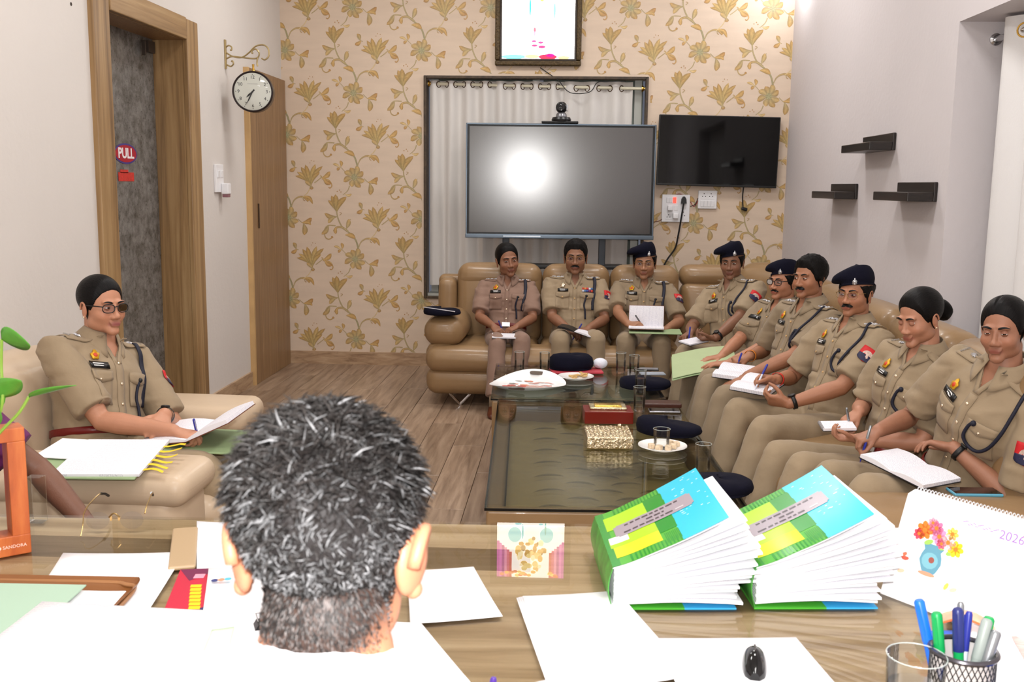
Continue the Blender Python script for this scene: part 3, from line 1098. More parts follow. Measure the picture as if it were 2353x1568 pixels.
# leaf shaped serving tray
tr = thing('serving_tray', 'white leaf shaped tray with handle holes and red printed bottom', 'tray', (-.20, 5.61, ZT), math.radians(-18))
M_tray = mat('tray_melamine', rgb(240, 240, 240), .2, var=.01)
def leaf_pt(a, k):
    x = .20 * math.cos(a)
    y = .185 * math.sin(a) * (1 - .18 * math.cos(a)) + .045 * math.cos(a) ** 3
    return x * k, y * k
n = 48
rs = []
for (k, zf) in ((.0, .006), (.55, .006), (.74, .007), (.80, .012), (1.0, 1.0)):
    ring = []
    for q in range(n):
        a = 2 * PI * q / n
        x, y = leaf_pt(a, max(k, .01))
        hgt = .013 + (.052 if math.sin(a) > 0 else .014) * abs(math.sin(a)) ** 1.5
        ring.append(Vector((x, y, zf if zf < 1 else hgt)))
    rs.append(ring)
P2 = []
for (k, zf) in ((1.008, 1.0), (.80, .0), (.01, .0)):
    ring = []
    for q in range(n):
        a = 2 * PI * q / n
        x, y = leaf_pt(a, k)
        ring.append(Vector((x, y, zf if zf < 1 else .013 + (.052 if math.sin(a) > 0 else .014) * abs(math.sin(a)) ** 1.5)))
    P2.append(ring)
MB().rings(rs + P2, cap=False).build('dish', M_tray, tr, sharp=60, fix=True)
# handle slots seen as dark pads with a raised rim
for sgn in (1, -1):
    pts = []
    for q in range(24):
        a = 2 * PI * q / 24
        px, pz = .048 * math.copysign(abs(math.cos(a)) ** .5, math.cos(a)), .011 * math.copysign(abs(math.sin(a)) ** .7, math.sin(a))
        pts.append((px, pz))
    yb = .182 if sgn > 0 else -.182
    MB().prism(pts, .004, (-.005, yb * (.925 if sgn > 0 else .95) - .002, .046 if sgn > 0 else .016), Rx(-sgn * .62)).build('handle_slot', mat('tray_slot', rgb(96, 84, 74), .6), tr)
m = MB()
rg = random.Random(5)
pal = [rgb(196, 60, 40), rgb(214, 110, 60), rgb(150, 70, 60), rgb(225, 190, 180), rgb(120, 110, 100), rgb(210, 150, 140)]
for k in range(46):
    a, q = rg.uniform(0, 2 * PI), math.sqrt(rg.random()) * .68
    x, y = leaf_pt(a, q)
    r0 = rg.uniform(.006, .022)
    pts = [(x + r0 * (1.5 * math.cos(2 * PI * j / 9)) * rg.uniform(.7, 1.2), y + r0 * math.sin(2 * PI * j / 9) * rg.uniform(.7, 1.2), .0072 + .00005 * k) for j in range(9)]
    c = pal[rg.choice([0, 0, 1, 2, 4])] if x < 0 else pal[rg.choice([3, 3, 5, 3])]
    m.add(pts, [tuple(range(9))], c)
m.build('printed_bottom', mat('tray_print', (1, 1, 1, 1), .3, vcol='Col', var=.2, vscale=60), tr, smooth=False)

# berets (shared builder; used on heads too)
M_beret = mat('navy_wool', rgb(13, 13, 30), .9, spec=.2, var=.15, vscale=120, bump=.0012, bscale=500)
M_badge = mat('silver_badge', rgb(205, 205, 208), .3, .9, bump=.001, bscale=250)
M_piping = mat('grey_white_binding', rgb(186, 184, 190), .6)

def loose_beret(pos, rotz, label, sx=.15, sy=.115, h=.05, lip=False, dent=.3):
    t = thing('navy_beret', label, 'beret', pos, rotz, group='berets laid aside')
    rs = []
    for (k, z) in ((.01, .0), (.86, 0), (.97, .1), (1.0, .4), (.95, .75), (.8, .95), (.5, 1.0), (.2, .97), (.01, .95)):
        ring = []
        for q in range(36):
            a = 2 * PI * q / 36
            d = 1 - dent * .5 * (1 + math.cos(a - 1.0)) * (z > .3)
            w = 1 + .05 * math.sin(3 * a + 1)
            ring.append(Vector((sx * k * math.cos(a) * w, sy * k * math.sin(a) * w, h * z * d + .006 * math.sin(2 * a) * (z > .6))))
        rs.append(ring)
    MB().rings(rs).build('crown', M_beret, t, sharp=None)
    if lip:
        q = [(-.11, -.06, .052), (-.03, -.093, .050), (.06, -.082, .040), (.12, -.055, .03)]
        MB().tube(catmull(q, 5), .006, 8, flat=.6).build('binding', M_piping, t)
    else:
        MB().tube([(sx * .9 * math.cos(a), sy * .9 * math.sin(a), .004) for a in [i / 40 * 2 * PI for i in range(41)]], .006, 6, cap=False).build('sweatband', M_beret, t)
    return t
# soft pile: pink striped pouch under the far beret
o = MB().rbox((0, 0, 0), (.31, .17, .014), .006, 2, bulge=(0, 0, .003)).build('striped_pouch', mat('pouch_red_stripe', rgb(176, 52, 66), .6, var=.3, vscale=12, bstretch=(1, 9, 1)))
o.location = (.07, 6.08, ZT + .008)
o.rotation_euler = (0, 0, .12)
tag(o, 'flat red and pink striped pouch lying under the round navy beret', 'pouch')
loose_beret((.035, 6.10, ZT + .017), .1, 'plump navy beret lying on the red striped pouch', .135, .10, .095, dent=.1)
o = MB().sphere((0, 0, 0), (.045, .04, .032), 20, 12).build('tissue_ball', mat('tissue_white', rgb(225, 228, 240), .8, bump=.004, bscale=60))
o.location = (.215, 6.13, ZT + .047)
tag(o, 'crumpled white tissue beside the plump navy beret', 'tissue')
loose_beret((.445, 5.66, ZT), -.15, 'flattened navy beret among glasses on the back table', .145, .125, .065, dent=.35)
loose_beret((.475, 4.60, ZT), -.5, 'navy beret with a dented crown beside the plate of sweets', .155, .12, .075, dent=.5)
loose_beret((.575, 3.70, ZT), -.2, 'navy beret at the near corner of the coffee table', .125, .11, .06, dent=.2)
loose_beret((-.875, 7.13, .652), -.22, 'navy beret with pale binding resting on the sofa arm', .135, .11, .055, True)

def slab(name, pos, size, rotz, label, cat, body, face=None, r=.006, rot=None):
    t = thing(name, label, cat, pos, rotz, rot=rot)
    MB().rbox((0, 0, size[2] / 2), size, min(r, size[2] * .48), 3).build('body', body, t)
    if face is not None:
        MB().box((0, 0, size[2] + .0003), (size[0] - .008, size[1] - .008, .0008)).build('screen', face, t, smooth=False)
    return t
M_scr = mat('phone_glass', rgb(12, 12, 16), .06)
slab('mobile_phone', (.525, 6.05, ZT), (.15, .075, .009), .1, 'grey cased phone beyond the glasses on the back table', 'phone', mat('grey_case', rgb(150, 156, 166), .4), mat('grey_back', rgb(160, 168, 180), .25))
slab('mobile_phone', (.50, 6.20, ZT), (.15, .07, .009), -.05, 'black phone at the far edge of the back table', 'phone', M_black, M_scr)
wl = slab('leather_wallet', (.50, 5.16, ZT), (.19, .10, .022), .05, 'dark brown wallet near the glasses', 'wallet', mat('wallet_leather', rgb(66, 34, 24), .3, var=.15))
slab('mobile_phone', (.50, 5.03, ZT), (.155, .075, .009), .03, 'black phone lying before the brown wallet', 'phone', mat('phone_chrome_edge', rgb(140, 140, 146), .2, .8), M_scr)
slab('mobile_phone', (1.355, 3.335, .573), (.16, .078, .011), .05, 'sky blue cased phone on the sofa arm by the desk', 'phone', mat('sky_blue_case', rgb(92, 160, 186), .4), M_scr)

# red gift box with gold lid and ornate jewelled box
rb = thing('red_gift_box', 'dark red box with a gold framed lid on the coffee table', 'box', (.21, 4.80, ZT), math.radians(3))
MB().rbox((0, 0, .03), (.23, .15, .06), .004, 2).build('body', mat('red_lacquer', rgb(112, 26, 14), .25, var=.08), rb)
M_gold = mat('gold_relief', rgb(225, 190, 96), .22, 1.0, bump=.004, bscale=70)
MB().rbox((0, .012, .066), (.175, .105, .012), .004, 2).build('gold_frame', mat('silver_gold', rgb(214, 204, 170), .25, 1.0, bump=.004, bscale=90), rb)
MB().rbox((0, .012, .074), (.13, .07, .008), .003, 2, bulge=(0, 0, .006)).build('gold_plaque', M_gold, rb)
ob = thing('ornate_box', 'silver gold filigree box in front of the red box', 'box', (.195, 4.36, ZT), math.radians(3))
M_fil = mat('filigree_metal', rgb(214, 200, 172), .2, 1.0, bump=.01, bscale=55)
MB().rbox((0, 0, .027), (.20, .21, .054), .006, 3, 6).build('body', M_fil, ob)
rg = random.Random(9)
def studs(name, pts):
    m = MB()
    for (p, r0) in pts:
        m.sphere(p, (r0, r0, r0 * .7), 7, 4)
    return m.build(name, M_fil, ob)
studs('lid_relief', [((-.09 + .018 * i + rg.uniform(-.003, .003), -.095 + .02 * j + rg.uniform(-.003, .003), .055), rg.uniform(.005, .010)) for i in range(11) for j in range(10)])
studs('front_relief', [((-.09 + .018 * i + rg.uniform(-.004, .004), -.106, .008 + .013 * j), rg.uniform(.004, .008)) for i in range(11) for j in range(4)])
MB().sphere((.055, .05, .066), .011, 10, 8).build('knob', M_fil, ob)

# ------------------------------------------------------------------ screens
tv = thing('interactive_panel', 'large dark interactive screen on a stand behind the sofa', 'screen', (-.065, 8.30, 0), math.radians(2.3))
M_tvf = mat('tv_grey_frame', rgb(96, 108, 120), .3, .7)
M_tvs = mat('matte_black_screen', rgb(6, 6, 7), .192, spec=1.0, ior=1.62)
cz = 1.59
for (x, z, sx, sz) in ((0, cz + .447, 1.506, .014), (-.748, cz, .012, .90), (.748, cz, .012, .90)):
    MB().rbox((x, 0, z), (sx, .06, sz), .003, 2).build('bezel', M_tvf, tv)
MB().rbox((0, -.004, cz - .437), (1.512, .07, .034), .004, 2).build('lower_bar', M_tvf, tv)
MB().box((0, .012, cz + .008), (1.486, .05, .872)).build('housing', M_black, tv, smooth=False)
MB().box((0, -.0185, cz + .010), (1.452, .003, .836), M=Rx(math.radians(.3))).build('screen', M_tvs, tv, smooth=False)
MB().box((-.30, -.0395, cz - .437), (.30, .002, .010)).build('sensor_strip', mat('sensor_strip', rgb(170, 178, 186), .2, .8), tv, smooth=False)
for x in (-.43, .352):
    MB().rbox((x, .07, .62), (.055, .04, 1.10), .006, 2).build('stand_post', mat('stand_grey', rgb(58, 62, 68), .4, .4), tv)
MB().rbox((.0, .06, .91), (1.06, .22, .03), .006, 2).build('stand_shelf', M_black, tv)
MB().rbox((-.04, .07, .10), (1.10, .26, .05), .01, 2).build('stand_base', M_black, tv)
for x in (-.5, .42):
    MB().lathe([(.035, -.015), (.035, .015)], (x, .07, .037), 14, Ry(PI / 2)).build('caster', M_black, tv)

vcm = thing('video_camera', 'black conference camera standing on top of the large screen', 'camera', (-.065, 8.30, 2.046))
MB().rbox((-.01, .0, .008), (.29, .13, .016), .006, 2).build('mount_plate', M_black, vcm)
MB().lathe([(.001, .016), (.075, .016), (.078, .03), (.07, .048), (.05, .052), (.001, .052)], n=24, cap=False).build('base', M_black, vcm)
MB().lathe([(.001, .05), (.045, .05), (.04, .075), (.03, .085), (.001, .085)], n=20, cap=False).build('neck', mat('camera_grey', rgb(120, 120, 124), .3, .5), vcm)
MB().sphere((0, 0, .125), (.046, .046, .046), 20, 14).build('head', M_black, vcm)
MB().lathe([(.034, 0), (.034, .016), (.028, .018), (.001, .012)], (-.006, -.034, .128), 20, Rx(PI / 2), cap=False).build('lens', mat('lens_glass', rgb(10, 10, 14), .05), vcm)
MB().rbox((.044, 0, .122), (.014, .05, .05), .005, 2).build('side_cap', mat('camera_white', rgb(180, 182, 186), .3, .4), vcm)

tv2 = thing('wall_television', 'smaller black television mounted on the wallpaper beside the corner', 'television', (1.222, YB, 0))
Mt = Ry(math.radians(.9))
MB().rbox((0, -.06, 1.853), (.984, .045, .573), .006, 2, M=Mt).build('frame', M_black, tv2)
MB().box((0, -.0835, 1.858), (.966, .003, .548), M=Mt).build('screen', mat('gloss_black_screen', rgb(6, 6, 7), .05, spec=.3), tv2, smooth=False)
MB().rbox((0, -.02, 1.85), (.4, .04, .3), .01, 2).build('wall_mount', M_black, tv2)

# ------------------------------------------------------------------ sockets and wires
def socket_plate(name, label, c, w, h, mods):
    t = thing(name, label, 'switchboard', (c[0], YB, c[1]))
    MB().rbox((0, -.012, 0), (w, .024, h), .006, 2).build('plate', M_white_pl, t)
    for (kind, x, z, sx, sz) in mods:
        if kind == 'switch':
            MB().rbox((x, -.026, z), (sx, .008, sz), .003, 2, M=Rx(.06)).build('switch', M_white_pl, t)
        elif kind == 'red':
            MB().rbox((x, -.026, z), (sx, .008, sz), .002, 2).build('indicator', mat('red_indicator', rgb(220, 30, 30), .3, emit=(1, .05, .03, 1), estr=2.5), t)
        elif kind == 'sock':
            so = MB().rbox((x, -.0245, z), (sx, .003, sz), .001, 1).build('socket', M_white_pl, t)
            m = MB()
            for (dx, dz) in ((0, sz * .25), (-sx * .22, -sz * .12), (sx * .22, -sz * .12)):
                m.lathe([(.0042, 0), (.0042, .003)], (x + dx, -.0245, z + dz), 10, Rx(PI / 2))
            m.build('pin_hole', M_black, so)
        elif kind == 'plug':
            MB().rbox((x, -.045, z), (sx, .04, sz), .008, 2).build('adapter', M_white_pl, t)
    return t
socket_plate('switch_board', 'white switchboard with a glowing red switch and black plug', (.90, 1.383), .232, .228,
             [('switch', -.066, .068, .026, .046), ('switch', -.040, .068, .026, .046), ('red', -.012, .068, .026, .046), ('sock', .058, .062, .06, .06),
              ('plug', -.048, .003, .044, .044), ('switch', .004, .003, .03, .044), ('sock', -.058, -.066, .055, .05), ('plug', -.002, -.062, .046, .046), ('sock', .064, -.05, .05, .08)])
socket_plate('switch_board', 'smaller white switchboard below the wall television', (1.16, 1.458), .155, .150,
             [('sock', -.03, .034, .055, .06), ('sock', .028, .034, .055, .06), ('switch', -.044, -.034, .027, .05), ('switch', -.015, -.034, .027, .05), ('switch', .014, -.034, .027, .05), ('switch', .043, -.034, .027, .05)])
M_cable = mat('black_cable', rgb(14, 14, 16), .5)
t = thing('plug_cable', 'black plug with a cable dropping behind the sofa', 'cable', (.962, YB - .05, 1.45))
W = (.962, YB - .05, 1.45)
MB().rings([[Vector((.962 + x * .9, YB - .03 - .03 * k, 1.452 + z)) for (x, z) in ((-.026, -.028), (.026, -.028), (.022, .01), (.008, .03), (-.008, .03), (-.022, .01))] for k in (0, 1)]).build('plug', M_black, t, world_at=W, smooth=False)
MB().tube(catmull([(.962, YB - .05, 1.43), (.945, YB - .05, 1.30), (.925, YB - .04, 1.15), (.905, YB - .03, 1.05), (.84, YB - .03, .95), (.78, YB - .04, .82)], 6), .007, 8).build('cord', M_cable, t, world_at=W)
t = thing('hanging_cable', 'short black cable with a connector dangling under the wall television', 'cable', (1.45, YB - .02, 1.40))
W = (1.45, YB - .02, 1.40)
MB().tube(catmull([(1.452, YB - .03, 1.57), (1.448, YB - .02, 1.50), (1.452, YB - .015, 1.44), (1.455, YB - .02, 1.40)], 5), .005, 8).build('cord', M_cable, t, world_at=W)
MB().rbox((1.466, YB - .022, 1.385), (.05, .03, .028), .008, 2, M=Ry(.3)).build('connector', M_black, t, world_at=W)
t = tag(MB().tube(catmull([(.80, YB - .02, 1.30), (.76, YB - .025, 1.275), (.70, YB - .03, 1.27), (.60, YB - .08, 1.30)], 6) , .003, 6).build('thin_wire', mat('red_brown_wire', rgb(90, 40, 36), .5)), 'thin dark wire from the switchboard to the large screen', 'wire')
m = MB()
o = thing('loose_wires', 'tangle of red and black wires between the two switchboards', 'wire', (1.04, YB, 1.44))
for k, (p, c) in enumerate((([(.995, 1.478), (.93, 1.502), (.88, 1.49)], rgb(150, 30, 40)), ([(1.02, 1.44), (1.05, 1.40), (1.085, 1.45)], rgb(150, 40, 40)), ([(1.02, 1.40), (1.06, 1.42), (1.08, 1.47)], rgb(40, 20, 20)))):
    MB().tube(catmull([(x, YB - .015 - .004 * k, z) for x, z in p], 6), .0032, 6).build('wire', mat('wire_%d' % k, c, .5), o, world_at=(1.04, YB, 1.44))
# wire from the picture down to the curtain rod
tag(MB().tube(catmull([(-.25, YB - .01, 2.52), (-.16, YB - .012, 2.46), (-.10, YB - .02, 2.42), (.0, YB - .02, 2.32), (.16, YB - .02, 2.325), (.22, YB - .02, 2.40), (.30, YB - .02, 2.41), (.46, YB - .025, 2.415)], 6), .0035, 6).build('picture_wire', M_cable), 'thin black wire drooping from the picture across the curtain tops', 'wire')
# left wall switch with a charger plugged in
t = thing('wall_switch', 'white wall switch plate with a small charger by the wooden door', 'switch', (XL, 7.05, 1.56))
MB().rbox((.010, -.01, .02), (.02, .15, .19), .005, 2).build('plate', M_white_pl, t)
for y in (-.045, .02):
    MB().rbox((.022, y, .05), (.008, .04, .05), .003, 2, M=Ry(.08)).build('switch', M_white_pl, t)
MB().rbox((.045, .035, -.05), (.05, .07, .075), .008, 2).build('charger', M_white_pl, t)
MB().rbox((.045, .035, -.098), (.04, .055, .022), .004, 2).build('charger_base', mat('mauve_plastic', rgb(140, 96, 104), .4), t)

# ------------------------------------------------------------------ wall shelves
M_shelf = wood('wenge_veneer', rgb(20, 15, 13), rgb(30, 23, 20), rgb(42, 32, 27), (6, 1, 20), 3, .35)
for (y0, y1, z0, lab) in ((5.85, 6.44, 1.775, 'upper dark wall shelf above the other two'), (6.54, 7.14, 1.497, 'lower dark wall shelf nearer the corner'), (5.15, 5.72, 1.503, 'lower dark wall shelf nearer the window recess')):
    t = thing('wall_shelf', lab, 'shelf', (XR, (y0 + y1) / 2, z0), group='dark wall shelves')
    l = y1 - y0
    MB().rbox((-.010, 0, .048), (.018, l, .096), .004, 2).build('back_plate', M_shelf, t)
    MB().rbox((-.082, 0, .023), (.126, l, .046), .005, 2).build('board', M_shelf, t)

# ------------------------------------------------------------------ clock on scroll bracket
ck = thing('hanging_clock', 'round double sided station clock hanging from a scroll bracket', 'clock', (-2.21, 7.24, 2.18), math.radians(8))
R = .134
M_cream = mat('clock_dial', rgb(240, 240, 232), .3)
M_clb = mat('clock_case', rgb(92, 74, 52), .35, .5)
MB().lathe([(R + .004, -.048), (R + .006, -.035), (R + .004, 0), (R + .006, .035), (R + .004, .048)], n=48, M=Rx(PI / 2), cap=True).build('case', M_clb, ck)
ring = [Vector((R * math.cos(a), -.05, R * math.sin(a))) for a in [2 * PI * k / 48 for k in range(49)]]
MB().tube(ring, .007, 8, cap=False).build('rim', mat('clock_rim', rgb(44, 34, 34), .3, .4), ck)
dial = MB().lathe([(R - .003, 0), (R - .003, .002)], (0, -.0485, 0), 48, Rx(PI / 2)).build('dial', M_cream, ck)
MB().lathe([(R - .006, 0), (R * .7, .012), (R * .3, .018), (.001, .019)], (0, -.053, 0), 40, Rx(PI / 2), cap=False).build('glass', M_glass, ck)
M_ink = mat('clock_ink', rgb(36, 34, 36), .5)
def numeral(s, x, z, h):
    c = bpy.data.curves.new('n', 'FONT')
    c.body = s
    c.size = h
    c.align_x = 'CENTER'
    c.align_y = 'CENTER'
    c.extrude = .0004
    c.resolution_u = 3
    ob_ = bpy.data.objects.new('numeral', c)
    me = bpy.data.meshes.new_from_object(ob_)
    bpy.data.objects.remove(ob_)
    me.transform(Matrix.Translation((x, -.0512, z)) @ Matrix.Rotation(PI / 2, 4, 'X'))
    me.materials.append(M_ink)
    return link('numeral', me, dial)
for k in range(1, 13):
    a = PI / 2 - k * PI / 6
    numeral(str(k), .097 * math.cos(a), .097 * math.sin(a), .032)
m = MB()
for k in range(12):
    a = k * PI / 6
    m.box((.116 * math.cos(a), -.0512, .116 * math.sin(a)), (.005, .001, .005))
m.build('hour_dots', M_ink, dial, smooth=False)
MB().box((0, -.0512, .052), (.07, .0008, .002)).build('maker_line', mat('faint_ink', rgb(150, 150, 150), .5), dial, smooth=False)
def hand(nm, ang, ln, w):
    d = Vector((math.sin(ang), 0, math.cos(ang)))
    nrm_ = Vector((d.z, 0, -d.x))
    pts = [d * -.018 + nrm_ * w * .5, d * ln * .55 + nrm_ * w, d * ln, d * ln * .55 - nrm_ * w, d * -.018 - nrm_ * w * .5]
    m = MB()
    m.rings([[p + Vector((0, -.0530, 0)) for p in pts], [p + Vector((0, -.0545, 0)) for p in pts]])
    return m.build(nm, M_ink, ck, smooth=False)
hand('hour_hand', math.radians(228), .062, .006)
hand('minute_hand', math.radians(207), .098, .0045)
MB().lathe([(.006, 0), (.006, .006)], (0, -.052, 0), 12, Rx(PI / 2)).build('centre_cap', M_ink, ck)
MB().lathe([(.018, .138), (.010, .15), (.007, .17), (.009, .19)], n=12).build('neck', M_brass, ck)
br = thing('scroll_bracket', 'brass scroll bracket on the wall holding the round clock', 'bracket', (XL, 7.27, 2.47))
M_sb = mat('antique_brass', rgb(172, 152, 108), .35, .6)
def bt(pts, r=.0055, nn=6):
    return MB().tube(catmull([(x, 0.0, z) for x, z in pts], nn), r, 7)
MB().rbox((.006, 0, -.03), (.012, .022, .20), .003, 2).build('wall_bar', M_sb, br)
bt([(.012, -.02), (.06, -.045), (.12, -.05), (.17, -.02), (.22, .025), (.275, .035), (.31, .01), (.312, -.04), (.285, -.065), (.262, -.055)]).build('scroll', M_sb, br)
bt([(.012, -.06), (.05, -.045), (.12, -.05), (.2, -.058), (.235, -.05), (.245, -.02), (.225, .005), (.20, .0), (.192, -.018), (.203, -.022)]).build('scroll', M_sb, br)
bt([(.012, .02), (.03, .03), (.05, .02), (.05, .0), (.04, .0)]).build('scroll', M_sb, br)
bt([(.012, -.10), (.04, -.112), (.06, -.095), (.055, -.075), (.045, -.08)]).build('scroll', M_sb, br)
bt([(.235, -.05), (.228, -.085), (.232, -.11)]).build('hook', M_sb, br)

# ------------------------------------------------------------------ lit framed picture above the window
pc = thing('lit_picture', 'brightly backlit picture in a carved frame high on the wallpaper', 'picture', (-.269, YB, 2.53))
FW, FH = .708, .95
M_pfr = mat('carved_frame', rgb(74, 58, 32), .4, .35, var=.5, vscale=70, bump=.006, bscale=60)
M_pfd = mat('frame_dark_edge', rgb(44, 32, 24), .4)
for (x, z, sx, sz) in ((0, .022, FW, .044), (0, FH - .022, FW, .044), (-FW / 2 + .022, FH / 2, .044, FH - .088), (FW / 2 - .022, FH / 2, .044, FH - .088)):
    MB().rbox((x, -.03, z), (sx, .05, sz), .012, 3, 8).build('frame_rail', M_pfr, pc)
for (x, z, sx, sz) in ((0, .049, FW - .08, .014), (0, FH - .049, FW - .08, .014), (-FW / 2 + .05, FH / 2, .014, FH - .11), (FW / 2 - .05, FH / 2, .014, FH - .11)):
    MB().box((x, -.03, z), (sx, .052, sz)).build('inner_slip', M_pfd, pc, smooth=False)
# the lit print: drapes, a golden seated-idol shape, flowers below
m = MB()
M_pic = bpy.data.materials.new('lit_print')
M_pic.use_nodes = True
nt = M_pic.node_tree
b = nt.nodes['Principled BSDF']
a = nt.nodes.new('ShaderNodeVertexColor')
a.layer_name = 'Col'
nt.links.new(a.outputs['Color'], b.inputs['Base Color'])
nt.links.new(a.outputs['Color'], b.inputs['Emission Color'])
b.inputs['Emission Strength'].default_value = 6.0
b.inputs['Roughness'].default_value = .25
w2, h2 = FW / 2 - .056, FH - .056
def pquad(x0, x1, z0, z1, c, lay=0):
    m.add([(x0, -.012 - lay * .0006, z0), (x1, -.012 - lay * .0006, z0), (x1, -.012 - lay * .0006, z1), (x0, -.012 - lay * .0006, z1)], [(0, 1, 2, 3)], c)
def pdisc(x, z, rx, rz, c, lay=1, nn=18):
    m.add([(x + rx * math.cos(2 * PI * k / nn), -.012 - lay * .0006, z + rz * math.sin(2 * PI * k / nn)) for k in range(nn)], [tuple(range(nn))], c)
pquad(-w2, w2, .056, h2, rgb(250, 246, 240))
for s_ in (-1, 1):
    for k in range(6):
        x = s_ * (w2 - .012 - k * .022)
        pquad(x - .011, x + .011, .56 + .02 * k, h2, (rgb(186, 70, 160), rgb(206, 100, 180), rgb(170, 60, 140), rgb(216, 130, 170), rgb(200, 80, 120), rgb(190, 60, 70))[k], 1)
    pdisc(s_ * .18, .52, .10, .10, rgb(226, 244, 244), 2)
    pdisc(s_ * .14, .50, .06, .07, rgb(120, 210, 214), 3)
rgp = random.Random(12)
for k in range(46):
    an, q = rgp.uniform(0, 2 * PI), math.sqrt(rgp.random())
    x, z = .12 * q * math.cos(an), .67 + .17 * q * math.sin(an)
    pdisc(x, z, rgp.uniform(.012, .034), rgp.uniform(.012, .034), rgp.choice([rgb(216, 176, 90), rgb(232, 206, 130), rgb(190, 146, 60), rgb(240, 226, 180), rgb(150, 120, 60)]), 4 + .05 * k)
for k in range(20):
    pdisc(rgp.uniform(-w2 + .03, w2 - .03), .86 + rgp.uniform(-.02, .02), .02, .014, rgp.choice([rgb(226, 170, 70), rgb(214, 110, 70), rgb(236, 206, 110)]), 6.5 + .02 * k)
for (x, z, rx, rz, c) in ((-.03, .29, .010, .02, rgb(206, 60, 70)), (-.03, .26, .006, .02, rgb(212, 90, 120)), (-.035, .20, .02, .008, rgb(196, 40, 80)), (.02, .19, .022, .010, rgb(196, 40, 80)), (-.03, .165, .025, .009, rgb(190, 30, 70)), (.03, .155, .03, .012, rgb(190, 30, 70)),
                          (.08, .075, .075, .022, rgb(176, 16, 40)), (.10, .088, .035, .014, rgb(196, 20, 90)), (-.2, .075, .10, .018, rgb(70, 160, 140)), (-.05, .078, .06, .016, rgb(212, 120, 80)), (.21, .07, .05, .014, rgb(222, 160, 80)), (-.07, .47, .008, .07, rgb(40, 190, 200)), (.13, .44, .008, .06, rgb(80, 180, 170)), (-.11, .40, .03, .008, rgb(120, 210, 214)), (.09, .40, .02, .008, rgb(120, 210, 214))):
    pdisc(x, z, rx, rz, c, 7)
m.build('lit_print', M_pic, pc, smooth=False)

# wall tube lamp near the corner (its glow reaches into the photograph)
wl_ = thing('wall_lamp', 'white wall lamp high in the corner beside the wallpaper', 'lamp', (XR, 8.3, 3.25))
MB().rbox((-.02, 0, 0), (.04, .12, .12), .02, 3).build('base', M_white_pl, wl_)
MB().sphere((-.07, 0, -.03), .055, 16, 10).build('globe', mat('lamp_globe', rgb(255, 255, 255), .3, emit=(1, 1, 1, 1), estr=4, trans=.6), wl_)
# ------------------------------------------------------------------ people
M_kh = [mat('khaki_cloth_a', rgb(150, 131, 105), .8, var=.05, vscale=14, bump=.004, bscale=14, sheen=.1),
        mat('khaki_cloth_rose', rgb(138, 110, 95), .8, var=.05, vscale=14, bump=.004, bscale=14, sheen=.1),
        mat('khaki_cloth_b', rgb(139, 121, 97), .8, var=.05, vscale=14, bump=.004, bscale=14, sheen=.1)]
M_whs = mat('white_shirt_cloth', rgb(238, 238, 242), .8, bump=.002, bscale=18)
M_pur = mat('purple_cloth', rgb(104, 36, 92), .75, bump=.002, bscale=18)
M_skin = mat('skin', rgb(170, 120, 92), .5, vcol='Col', var=.05, vscale=30, bump=.0004, bscale=260, sss=.06)
M_hair = mat('black_hair', rgb(13, 11, 11), .5, spec=.3, bump=.0015, bscale=160)
def flow_hair(name, c0, c1, rough, sc, dist):
    m = mat(name, c0, rough, spec=.14)
    nt = m.node_tree
    b = nt.nodes['Principled BSDF']
    a = nt.nodes.new('ShaderNodeVertexColor')
    a.layer_name = 'Col'
    mp = nt.nodes.new('ShaderNodeMapping')
    mp.inputs['Scale'].default_value = sc
    n = nt.nodes.new('ShaderNodeTexNoise')
    n.inputs['Scale'].default_value = 1
    n.inputs['Detail'].default_value = 4
    r = nt.nodes.new('ShaderNodeValToRGB')
    r.color_ramp.elements[0].position, r.color_ramp.elements[0].color = .4, c0
    r.color_ramp.elements[1].position, r.color_ramp.elements[1].color = .75, c1
    bp = nt.nodes.new('ShaderNodeBump')
    bp.inputs['Distance'].default_value = dist
    nt.links.new(a.outputs['Color'], mp.inputs['Vector'])
    nt.links.new(mp.outputs[0], n.inputs['Vector'])
    nt.links.new(n.outputs['Fac'], r.inputs['Fac'])
    nt.links.new(r.outputs['Color'], b.inputs['Base Color'])
    nt.links.new(n.outputs['Fac'], bp.inputs['Height'])
    nt.links.new(bp.outputs[0], b.inputs['Normal'])
    return m
M_hairm = flow_hair('short_black_hair', rgb(10, 9, 9), rgb(26, 22, 21), .5, (150, 60, 1), .003)
M_hairw = flow_hair('black_hair_sleek', rgb(10, 9, 9), rgb(24, 20, 20), .42, (210, 14, 1), .0016)
M_tuft = mat('hair_tufts', (1, 1, 1, 1), .45, vcol='Col')
M_eye = mat('eye_white', rgb(226, 220, 212), .15)
M_iris = mat('iris_dark', rgb(26, 16, 12), .1)
M_name = mat('name_plate_black', rgb(14, 14, 16), .3)
M_nmtx = mat('name_plate_white', rgb(226, 226, 226), .4)
M_emb = mat('emblem_gold', rgb(214, 164, 40), .35, .4)
M_emb2 = mat('emblem_bright_brass', rgb(246, 226, 196), .2, .8)
M_embr = mat('emblem_red', rgb(196, 62, 24), .4)
M_cord = mat('navy_cord', rgb(18, 20, 40), .6, bump=.001, bscale=300)
M_belt = mat('maroon_belt', rgb(106, 22, 20), .35, bump=.0005, bscale=80)
M_patr = mat('patch_red', rgb(196, 28, 34), .6)
M_patb = mat('patch_navy', rgb(34, 34, 66), .6)
M_shoe = mat('brown_shoe', rgb(84, 40, 24), .3)
M_frame_b = mat('spectacle_black', rgb(20, 18, 20), .25)
M_frame_g = mat('spectacle_gold', rgb(170, 140, 90), .25, .9)
M_thread = mat('red_thread', rgb(206, 40, 24), .7)
